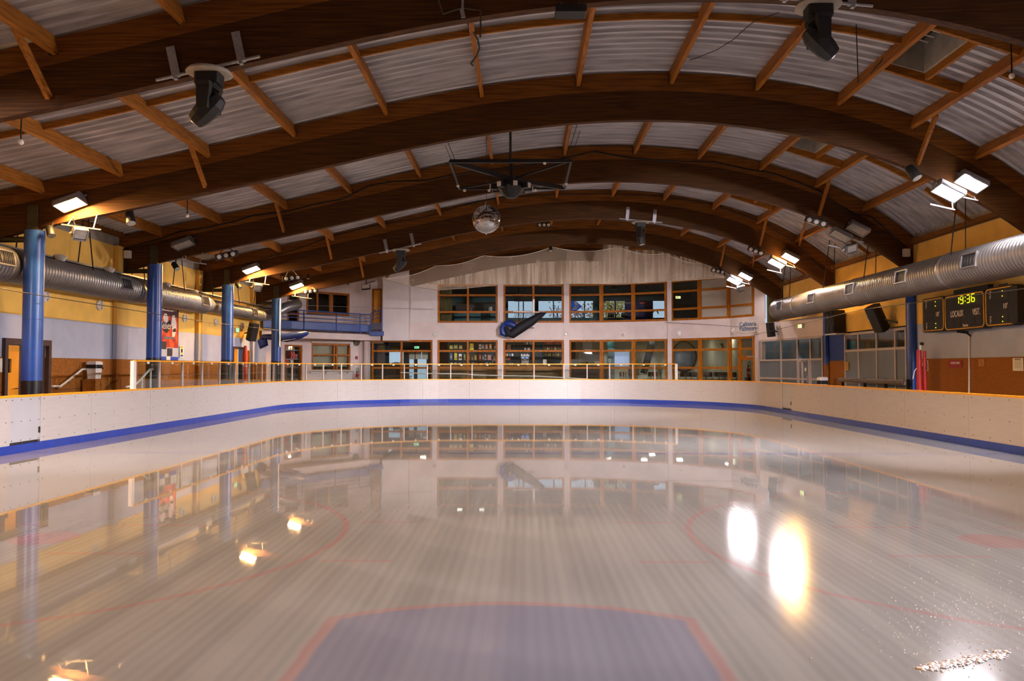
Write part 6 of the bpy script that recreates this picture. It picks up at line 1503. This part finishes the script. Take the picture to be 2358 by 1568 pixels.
bottles(820, [1163, 1168, 1174, 1180], ['grey', 'amber', 'blue', 'white'], .16, 'cartons on the bar shelf', 'the shelf above the drink cans', 'carton', 'box', .11)
bottles(820, [1255 + 4 * i for i in range(4)] + [1274 + 4 * i for i in range(4)], ['grey', 'brown', 'green', 'amber'], .2, 'dark bottles on the third bar shelf', 'the third back bar shelf', w=.08)
q = PY(1172, 806, SY); packet('sweet_jar', 'brown round jar of sweets on the upper bar shelf', 'jar', (q.x, SY, sz(806)), .26, .34, .2, (120, 66, 40), None, 0, 'box')
q = PY(1209, 840, SY - .1); cm = thing('coffee_machine', 'silver coffee machine with blue lit panel and cups on top', 'coffee machine', (q.x, SY - .1, sz(841)))
b = MB(); b.rbox((0, 0, .06), (.56, .34, .12), .03, 'y'); b.rbox((0, .08, .26), (.46, .16, .34), .03, 'y'); b.rbox((0, 0, .5), (.56, .36, .16), .04, 'y'); part(cm, 'body', b, M['chrome'], world=False)
for x in (-.13, .13): b = MB(); b.box(x - .07, x + .07, -.19, -.18, .44, .52); part(cm, 'lit_panel', b, mat('blue_lit', (60, 110, 240), .3, emit=(.15, .35, 1), es=1.5), world=False)
for x in (-.14, .14): b = MB(); b.cyl((x, -.1, .4), (x, -.1, .3), .03, n=8); b.bar((x, -.1, .33), (x, -.25, .3), .02, .02); part(cm, 'brew_group', b, M['dsteel'], world=False)
for i in range(6): packet('white_cup', 'white cup on top of the coffee machine, %s of six' % ORD[i], 'cup', (q.x - .22 + .09 * i, SY - .1, sz(841) + .582), .07, .1 if i % 2 else .15, .07, CD['white'], 'cups on the coffee machine', 0, 'box')
for i, px in enumerate((1162, 1175, 1180, 1215)): q2 = PY(px, 840, 47.9); packet('white_cup', 'white cup standing on the bar counter, %s from its left end' % ORD[i], 'cup', (q2.x, 47.9, zct), .09, .11, .09, CD['white'], 'cups on the bar counter', 0, 'box')
q2 = PY(1254.5, 840, 47.9); packet('menu_card', 'white menu card standing on the counter near the blue light strip', 'card', (q2.x, 47.9, zct), .22, .34, .03, (225, 220, 205), None, 0, 'box')
q2 = PY(1293, 840, 47.9); t = thing('till_screen', 'tilted till screen at the end of the counter', 'screen', (q2.x, 47.9, zct)); b = MB(); b.hexa([(-.12, -.1, .06), (.16, -.1, .1), (.16, .0, .1), (-.12, .0, .06), (.0, -.05, .34), (.2, -.05, .42), (.2, .0, .42), (.0, .0, .34)]); part(t, 'screen_body', b, M['paper'], world=False); b = MB(); b.box(-.08, .12, -.08, .06, 0, .08); part(t, 'stand', b, M['black'], world=False)
# kitchen end: hood, worktop, teal column, pale screen
ho = thing('range_hood', 'grey sloping range hood in the kitchen corner', 'range hood', PY(1345, 835, 50)); Yh = 49.6
q = [PY(1331, 834, Yh), PY(1382, 835, Yh), PY(1382, 816, Yh), PY(1331, 814, Yh)]
b = MB(); b.hexa([tuple(q[0]), tuple(q[1]), tuple(q[1] + Vector((0, .9, 0))), tuple(q[0] + Vector((0, .9, 0))), tuple(q[3] + Vector((.3, .4, 0))), tuple(q[2] + Vector((0, .4, 0))), tuple(q[2] + Vector((0, .9, 0))), tuple(q[3] + Vector((.3, .9, 0)))]); part(ho, 'canopy', b, M['steel']); b = MB(); a = PY(1352, 800, Yh + .5); b.box(a.x - .3, a.x + .3, Yh + .4, Yh + .9, q[2].z, 3.5); part(ho, 'flue', b, M['steel'])
kt = thing('kitchen_worktop', 'dark kitchen worktop with cupboards under the hood', 'worktop', PY(1340, 872, 49.2)); x0, x1 = PY(1312, 850, 49.2).x, PY(1397, 850, 49.2).x; zk = PY(1340, 840, 49.2).z
b = MB(); b.box(x0, x1, 49.0, 49.7, zf, zk - .05); part(kt, 'cupboard', b, M['dark']); b = MB(); b.box(x0, x1, 48.95, 49.75, zk - .05, zk); part(kt, 'worktop', b, M['counter'])
for px, w, h, c, lab in ((1324, .5, .34, (26, 26, 28), 'black appliance at the end of the kitchen worktop'), (1345, .3, .1, (190, 60, 50), 'low red tray on the kitchen worktop'), (1352, .16, .2, (60, 56, 54), 'dark pot on the kitchen worktop'), (1374, .36, .22, (120, 104, 90), 'brown box on the kitchen worktop')):
    q = PY(px, 838, 49.3); packet('kitchen_item', lab, 'appliance', (q.x, 49.3, zk), w, h, .3, c, None, 0, 'box')
tc_ = thing('teal_column', 'teal column panel with vertical white lettering in the cafeteria', 'column', (PY(1406, 872, 48.6).x, 48.7, zf)); a, c_ = PY(1399, 800, 48.6).x, PY(1415, 800, 48.6).x
b = MB(); b.box(a, c_, 48.6, 49.0, zf, 3.5); part(tc_, 'panel', b, mat('teal_panel', (28, 84, 92), .5, var=.08)); z_ = PY(1404, 833, 48.6)
text(tc_, 'lettering', 'AGE', .22, Matrix(((0, -1, 0, z_.x), (0, 0, -1, 48.59), (1, 0, 0, z_.z), (0, 0, 0, 1))), M['txtw'])
wsn = thing('pale_screen', 'pale blue lit screen on the cafeteria rear wall', 'screen', PY(1432, 845, 53.6)); a, c_ = PY(1415, 808, 53.9), PY(1449, 844, 53.9); b = MB(); b.box(a.x, c_.x, 53.9, 53.98, c_.z, a.z); part(wsn, 'lit_surface', b, mat('pale_screen_mat', (150, 170, 215), .5, emit=(.42, .52, .8), es=.55)); b = MB(); b.box(a.x - .05, c_.x + .05, 53.94, 54.0, c_.z - .05, a.z + .05); part(wsn, 'screen_frame', b, M['wpaint'])
b = MB(); b.bar(PY(1482, 860, 51), PY(1503, 786, 51), .42, .3, up=(0, 1, 0)); tag(solo('leaning_post', b, mat('dark_post', (48, 48, 52), .6), 'dark leaning structural post inside the cafeteria', 'post'))
pr_ = PY(1575, 821, 53.7); ph = thing('round_porthole', 'large round pale porthole with dark rim on the cafeteria wall', 'porthole', pr_)
b = MB(); b.lathe([(.01, .0), (.99, .0), (.99, .03), (.01, .03)], 40, Matrix.Translation(pr_) @ Matrix.Rotation(PI / 2, 4, 'X') @ Matrix.Diagonal((.82, 1, 1, 1))); part(ph, 'disc', b, mat('porthole_disc', (138, 148, 166), .35, .2, var=.1)); b = MB()
b.tube([pr_ + Vector((.83 * math.cos(2 * PI * k / 40), -.03, 1.02 * math.sin(2 * PI * k / 40))) for k in range(42)], .05, 8); part(ph, 'rim', b, M['dsteel'])
q = PY(1668, 806, 48); t = thing('loudspeaker', 'dark wedge loudspeaker hanging inside the cafeteria', 'loudspeaker', q); b = MB(); b.hexa([PY(x, y, 48 + o) for y, xs_ in ((819, (1674, 1681)), (791, (1658, 1674))) for x, o in ((xs_[0], 0), (xs_[1], 0), (xs_[1], .3), (xs_[0], .3))]); part(t, 'cabinet', b, M['black']); b = MB(); b.bar((q.x, 48.1, q.z + .3), (q.x, 48.1, zc), .04, .04); part(t, 'bracket', b, M['dsteel'])
q = PY(1697, 840, 46); b = MB(); b.cyl((q.x, 46, zf), (q.x, 46, zc), .05, n=10); tag(solo('slim_pole', b, M['dsteel'], 'slim dark pole inside the cafeteria near its door', 'pole'))
for (px, py, lab) in ((1720, 786, 'yellow green exit sign inside the cafeteria above its door'),): p = PY(px, py, 43.5); exit_sign(p, (0, -1, 0), (1, 0, 0), lab, 'exity', .2); b = MB(); b.cyl(p + Vector((0, -.02, 0)), (p.x, p.y - .02, zc), .012, n=6); tag(solo('sign_stem', b, M['dsteel'], 'thin stem holding the cafeteria exit sign', 'stem'))
p = PY(960, 800, 52); exit_sign(p, (0, -1, 0), (1, 0, 0), 'green exit sign inside the room with the potted palm', 'exit', .34); b = MB(); b.cyl(p + Vector((0, -.02, 0)), (p.x, p.y - .02, zc), .012, n=6); tag(solo('sign_stem', b, M['dsteel'], 'thin stem holding the exit sign above the palm', 'stem'))
p = PY(1561, 685, 50); exit_sign(p, (0, -1, 0), (1, 0, 0), 'yellow green exit sign in the upper room by the shaded windows', 'exity', .34); b = MB(); b.cyl(p + Vector((0, -.02, 0)), (p.x, p.y - .02, 7.02), .012, n=6); tag(solo('sign_stem', b, M['dsteel'], 'thin stem holding the upper room exit sign', 'stem'))
q = PY(1723, 855, 42.4); extinguisher((q.x, 42.4, 1.35), 'red fire extinguisher seen through the cafeteria door'); b = MB(); b.box(q.x - .15, q.x + .15, 42.3, 42.6, -.2, 1.345); solo('extinguisher_stand', b, M['dsteel'], 'dark stand under the extinguisher inside the cafeteria door', 'stand')
# chairs and tables
def chair(name, label, group):
    t = thing(name, label, 'chair', group=group); m = M['dchair']
    b = MB(); b.rbox((0, 0, .45), (.42, .42, .035), .06, 'z'); part(t, 'seat', b, m, world=False); b = MB(); b.rbox((0, .2, .74), (.4, .03, .28), .06, 'y'); part(t, 'backrest', b, m, world=False)
    for sx in (-1, 1):
        for sy in (-1, 1): b = MB(); b.tube([(sx * .18, sy * .18, .44), (sx * .21, sy * .21, 0)] if sy < 0 else [(sx * .18, .2, .85), (sx * .18, .18, .44), (sx * .21, .22, 0)], .014, 6); part(t, 'leg', b, M['dsteel'], world=False)
    return t
M['dchair'] = mat('dark_chair', (58, 44, 36), .5, var=.15)
c0 = None; spots = [(1436, 47.6, 1.2), (1443, 47.9, 1.3), (1449, 47.4, 1.5), (1489, 47.6, -1.3), (1496, 47.9, -1.4), (1503, 47.4, -1.2), (1529, 47.0, 1.3), (1560, 46.6, 1.4), (1575, 46.4, 0), (1588, 46.8, .2), (1600, 46.3, 0), (1618, 46.2, 3.1), (1632, 45.9, 3.0), (1648, 46.2, 3.2), (1662, 45.7, 0), (1676, 45.3, .2), (1690, 44.9, 0)]
for i, (px, Y, a) in enumerate(spots):
    lab = 'dark cafeteria chair, %s in the line seen through the lower windows from the teal column' % ORD[i]
    Mx = rotz((PY(px, 850, Y).x, Y, zf), a)
    if c0 is None: c0 = chair('cafeteria_chair', lab, 'cafeteria chairs'); c0.matrix_world = Mx
    else: copy_tree(c0, Mx, lab)
for i, (px, Y, w) in enumerate(((1473, 48.6, 1.3), (1586, 47.8, 1.5), (1640, 47.2, 1.5), (1676, 46.6, 1.0))):
    t = thing('cafeteria_table', 'pale cafeteria table, %s from the leaning post' % ORD[i], 'table', (PY(px, 850, Y).x, Y, zf), group='cafeteria tables')
    b = MB(); b.rbox((0, 0, .73), (w, .8, .03), .06, 'z'); part(t, 'tabletop', b, M['counter'], world=False)
    for sx in (-1, 1):
        for sy in (-1, 1): b = MB(); b.cyl((sx * (w / 2 - .08), sy * .32, 0), (sx * (w / 2 - .08), sy * .32, .72), .02, n=8); part(t, 'leg', b, M['dsteel'], world=False)
# room left of the kiosk: palm, dark chairs, hanging cards
pp_ = PY(900, 845, 52.5); pt = thing('potted_palm', 'spiky potted palm against the pale blue rear window', 'plant', (pp_.x, 52.5, zf)); b = MB(); b.lathe([(.16, 0), (.22, .4), (.24, .42), (.2, .42)], 14); part(pt, 'pot', b, M['dbrown'], world=False); b = MB(); b.cyl((0, 0, .4), (0, 0, pp_.z - zf), .03, n=8); part(pt, 'stem', b, M['dbrown'], world=False)
M['leaf'] = mat('palm_leaf', (34, 52, 40), .6, var=.2)
for k in range(16):
    a = 2 * PI * k / 16; l = .5 + .15 * (k % 3); b = MB(); z0 = pp_.z - zf
    b.add([(0, 0, z0), (l * .5 * math.cos(a) - .03 * math.sin(a), l * .5 * math.sin(a) + .03 * math.cos(a), z0 + .22 + .08 * (k % 2)), (l * math.cos(a), l * math.sin(a), z0 + .1 - .2 * (k % 2)), (l * .5 * math.cos(a) + .03 * math.sin(a), l * .5 * math.sin(a) - .03 * math.cos(a), z0 + .2 + .08 * (k % 2))], [(0, 1, 2, 3)]); part(pt, 'leaf', b, M['leaf'], world=False)
for i, px in enumerate((915, 929)):
    Mx = rotz((PY(px, 850, 51).x, 51, zf + .62), .5 + i); copy_tree(c0, Mx, ['dark chair turned up on the table beside the potted palm', 'dark chair turned up on the table further from the palm'][i])
t = thing('cafeteria_table', 'dark table carrying two chairs in the room with the palm', 'table', (PY(922, 850, 51).x, 51, zf)); b = MB(); b.rbox((0, 0, .6), (1.5, .8, .03), .06, 'z'); part(t, 'tabletop', b, M['dchair'], world=False)
for sx in (-1, 1):
    for sy in (-1, 1): b = MB(); b.cyl((sx * .66, sy * .32, 0), (sx * .66, sy * .32, .59), .02, n=8); part(t, 'leg', b, M['dsteel'], world=False)
for i, (x0, x1) in enumerate(((941, 954), (956, 969), (971, 984))):
    a, c_ = PY(x0, 810, 53.7), PY(x1, 827, 53.7); b = MB(); b.box(a.x, c_.x, 53.9, 53.94, c_.z, a.z); tag(solo('hanging_card', b, M['paper'], 'plain pale card on the rear window, %s of three' % ORD[i], 'card', 'pale cards on the rear window'))
# upper room: curtain, bar, blue stand panels, pendant lamps, desk
M['curt'] = mat('olive_curtain', (120, 108, 66), .85, var=.3, scale=3, stretch=(6, 6, .2))
cu = thing('curtain', 'olive striped curtain at the edge of the upper window', 'curtain', PY(1025, 742, 46.2)); vs = []; a, c_ = PY(1009, 742, 46.3), PY(1041, 742, 46.3); n = 48
for i in range(n + 1):
    x = a.x + (c_.x - a.x) * i / n; y = 46.3 + .06 * math.sin(i * 1.3); vs += [(x, y, 4.4), (x, y, 6.75)]
b = MB(); b.add(vs, [(2 * i, 2 * i + 2, 2 * i + 3, 2 * i + 1) for i in range(n)], True); part(cu, 'cloth', b, M['curt'])
ub = thing('upper_bar', 'dark bar counter with shelf in the upper room', 'counter', PY(1100, 742, 49)); b = MB(); x0, x1 = PY(1045, 730, 49).x, PY(1146, 730, 49).x; b.box(x0, x1, 48.9, 49.4, 4.35, PY(1100, 718, 49).z); part(ub, 'front', b, M['teal']); b = MB(); b.box(x0, x1, 50.6, 51, 4.35, 6.1); part(ub, 'back_cabinet', b, mat('dark_cabinet', (52, 34, 24), .5, var=.2)); b = MB(); b.box(x0, x1, 48.85, 49.5, PY(1100, 718, 49).z, PY(1100, 717, 49).z); part(ub, 'worktop', b, M['dark'])
for px, w, h, c, lab in ((1129, .24, .3, (220, 215, 205), 'white card standing on the upper bar'), (1085, .09, .2, (170, 50, 40), 'small red object on the upper bar'), (1118, .2, .24, (130, 110, 80), 'brown box on the upper bar')):
    q = PY(px, 717, 49.1); packet('bar_item', lab, 'object', (q.x, 49.15, PY(1100, 717, 49).z), w, h, .1, c, None, 0, 'box')
for i, (x0, x1, lab) in enumerate(((1439, 1470, 'dark blue folding stand panel in the upper room, with small white label'), (1471, 1502, 'dark blue folding stand panel in the upper room, with red mark'))):
    a, c_ = PY(x0, 692, 49), PY(x1, 742, 49); t = thing('stand_panel', lab, 'panel', (a.x, 49, 4.35)); b = MB(); b.box(a.x, c_.x, 49, 49.06, 4.35, a.z); part(t, 'board', b, mat('stand_blue', (38, 42, 88), .7, var=.12)); b = MB(); q = PY(x0 + (8 if i == 0 else 9), 697, 48.99); b.box(q.x - .18, q.x + .18, 48.985, 49, q.z - .07, q.z + .03); part(t, 'printed_label', b, [M['conc'], M['redbox']][i])
for i, px in enumerate((1340, 1414, 1487)):
    q = PY(px, 661, 48.5); t = thing('pendant_lamp', 'unlit dome pendant in the upper room, %s from the blue sky window' % ORD[i], 'lamp', q, group='dome pendants in the upper room'); b = MB(); b.lathe([(.2, -.14), (.18, -.02), (.1, .07), (.04, .1)], 16); part(t, 'shade', b, M['steel'], world=False); b = MB(); b.cyl((0, 0, .08), (0, 0, 7.02 - q.z), .012, n=6); part(t, 'cord', b, M['black'], world=False)
q = PY(1205, 690, 50); t = thing('hanging_screen', 'dark screen on a bracket hanging in the upper room', 'screen', q); b = MB(); b.rbox((0, 0, 0), (1.2, .12, .22), .04, 'y'); part(t, 'screen_body', b, M['black'], world=False); b = MB(); b.bar((-.3, .05, -1.9), (-.3, .05, 7.02 - q.z), .06, .06); b.bar((.1, .05, .0), (.1, .05, 7.02 - q.z), .06, .06); part(t, 'bracket', b, M['dsteel'], world=False)
for i, (px, Y) in enumerate(((1405, 48.3), (1436, 48.5))): Mx = rotz((PY(px, 730, Y).x, Y, 4.36), 3.3); copy_tree(c0, Mx, ['dark chair in the upper room before the autumn tree', 'dark chair in the upper room beside the blue panels'][i])
q = PY(1508, 722, 49.5); t = thing('desk_chair', 'dark curved chair back behind the last upper window', 'chair', (q.x, 49.5, 4.36)); b = MB(); b.tube([(-.2, .1, .5), (-.25, .12, .8), (-.1, .15, 1.1), (.15, .15, 1.15), (.25, .12, .9)], [.05, .07, .08, .06, .03], 8); part(t, 'backrest', b, M['black'], world=False); b = MB(); b.rbox((0, -.1, .48), (.5, .5, .08), .1, 'z'); b.cyl((0, -.1, 0), (0, -.1, .45), .04, n=8); part(t, 'seat', b, M['black'], world=False)
# interior lights
M['warm2'] = mat('upper_tube', (255, 245, 225), .4, emit=(1, .9, .74), es=8.0)
def ceil_light(x, Y, z, lab, w, l, m, grp):
    t = thing('ceiling_light', lab, 'ceiling light', (x, Y, z), group=grp); b = MB(); b.box(-w / 2 - .03, w / 2 + .03, -l / 2 - .03, l / 2 + .03, -.03, 0); part(t, 'housing', b, M['wpaint'], world=False); b = MB(); b.box(-w / 2, w / 2, -l / 2, l / 2, -.04, -.03); part(t, 'diffuser', b, m, world=False)
_n = -1
for px, Y in ((975, 49), (1040, 48.6), (1120, 48.6), (1180, 48.6), (1247, 48.6), (1322, 48.4), (1400, 48.4), (1482, 48), (1500, 50.8), (1563, 48), (1600, 51), (1675, 46), (1660, 49.5)):
    _n += 1; ceil_light(PY(px, 800, Y).x, Y, zc, 'recessed cafeteria ceiling light, %s counting from the palm room' % ORD[_n], .34, .34, M['warm'], 'cafeteria ceiling lights')
for _n, px in enumerate((1020, 1060, 1110)): ceil_light(PY(px, 660, 49).x, 49, 7.02, 'recessed upper room ceiling light, %s counting from the curtain' % ORD[_n], .3, .3, M['warm2'], 'upper room ceiling lights')
ceil_light(15, 30, 4.1, 'ceiling light in the glazed lobby beside the bench', .5, .5, M['warm2'], 'lobby ceiling lights'); ceil_light(14.6, 37, 4.1, 'ceiling light in the glazed lobby beside the glass door', .5, .5, M['warm2'], 'lobby ceiling lights')
ceil_light(-10.6, 46.2, 3.42, 'ceiling light in the ticket office', .5, .5, M['warm'], None); q = kp(676, 800, .35); ceil_light(q.x, q.y, 3.05, 'small light inside the shop window', .3, .15, M['warm'], None)
# autumn trees and blue sail outside the rear windows
M['aut'] = mat('autumn_leaf', (252, 226, 120), .8, var=.2, scale=20, dark=(230, 170, 90)); M['aut2'] = mat('pink_leaf', (240, 180, 150), .8, var=.25, scale=20)
def tree(x, Y, z0, z1, r, m, label, n):
    t = thing('autumn_tree', label, 'tree', (x, Y, z0)); b = MB(); b.tube([(0, 0, 0), (.1, 0, (z1 - z0) * .5), (-.1, 0, (z1 - z0) * .8)], [.16, .12, .05], 8)
    for k in range(18): a = random.uniform(0, 6.28); h = (z1 - z0) * random.uniform(.4, .8); b.bar((0, 0, h), (r * .8 * math.cos(a), r * .5 * math.sin(a), h + random.uniform(.2, 1.2)), .05, .05)
    part(t, 'trunk', b, M['dbrown'], world=False); b = MB()
    for k in range(n):
        a = random.uniform(0, 6.28); rr = r * math.sqrt(random.random()); h = (z1 - z0) * .72 + random.gauss(0, .28) * (z1 - z0) * .5; c = Vector((rr * math.cos(a), rr * .5 * math.sin(a), h)); u = Vector((random.gauss(0, 1), random.gauss(0, 1), random.gauss(0, 1))).normalized() * .13; v = u.orthogonal().normalized() * .09; b.add([c - u, c - v, c + u, c + v], [(0, 1, 2, 3)])
    part(t, 'leaves', b, m, world=False, kind='stuff')
tree(PY(1410, 705, 60).x, 60, -.3, 8.4, 1.6, M['aut'], 'yellow autumn tree outside, behind the upper windows', 1500); tree(PY(1345, 705, 62).x, 62, -.3, 8.0, 1.5, M['aut2'], 'sparse pinkish tree outside beside the blue sail', 380); tree(PY(1283, 705, 64).x, 64, -.3, 7.6, .8, M['aut2'], 'thin bare tree outside, nearer the hanging screen', 120)
b = MB(); q = [PY(1300, 728, 66), PY(1300, 688, 66), PY(1322, 690, 66), PY(1341, 706, 66), PY(1318, 722, 66)]; b.add([tuple(p) for p in q] + [(p.x, p.y + .1, p.z) for p in q], [(4, 3, 2, 1, 0), (5, 6, 7, 8, 9)] + [(i, (i + 1) % 5, (i + 1) % 5 + 5, i + 5) for i in range(5)]); b.cyl((q[0].x, 66.05, -.3), tuple(q[0] + Vector((0, .05, 0))), .06, n=8); tag(solo('blue_sail', b, mat('sail_blue', (40, 110, 210), .6, emit=None), 'saturated blue awning sail outside the upper rear window', 'awning'))
gr = MB(); gr.box(-30, 40, 54.3, 90, -.5, -.3); solo('floor.002', gr, M['conc'], kind='structure', label='paved ground outside behind the building')
# snow scraped up on the near ice
sn = MB(); random.seed(3)
for k in range(420):
    f = random.random(); px = 2115 + 200 * f + random.gauss(0, 6); py = 1541 - 34 * f + random.gauss(0, 4.5); p = PZ(px, py, 0); r = random.uniform(.004, .013); sn.ball((p.x, p.y, r * .35), r, 5, 3, (1.6, 1, .6))
for k in range(500):
    px = random.gauss(2230, 110); py = random.gauss(1440, 60)
    if py > 1560: continue
    p = PZ(px, py, 0); r = random.uniform(.002, .006); sn.ball((p.x, p.y, r * .4), r, 4, 3)
M['snow'] = mat('scraped_snow', (245, 242, 250), .5, var=.03)
tag(solo('snow_scrapings', sn, M['snow'], 'small scraped ridge and crumbs of snow on the near ice', 'snow', None, 'stuff'))

# lettering as plain meshes
bpy.context.view_layer.update(); _dg = bpy.context.evaluated_depsgraph_get()
for o in [o for o in bpy.data.objects if o.type == 'FONT']:
    me = bpy.data.meshes.new_from_object(o.evaluated_get(_dg)); nm = o.name; o.name = 'old'
    q = bpy.data.objects.new(nm, me); COL.objects.link(q); q.parent = o.parent; q.matrix_local = o.matrix_local.copy(); bpy.data.objects.remove(o)
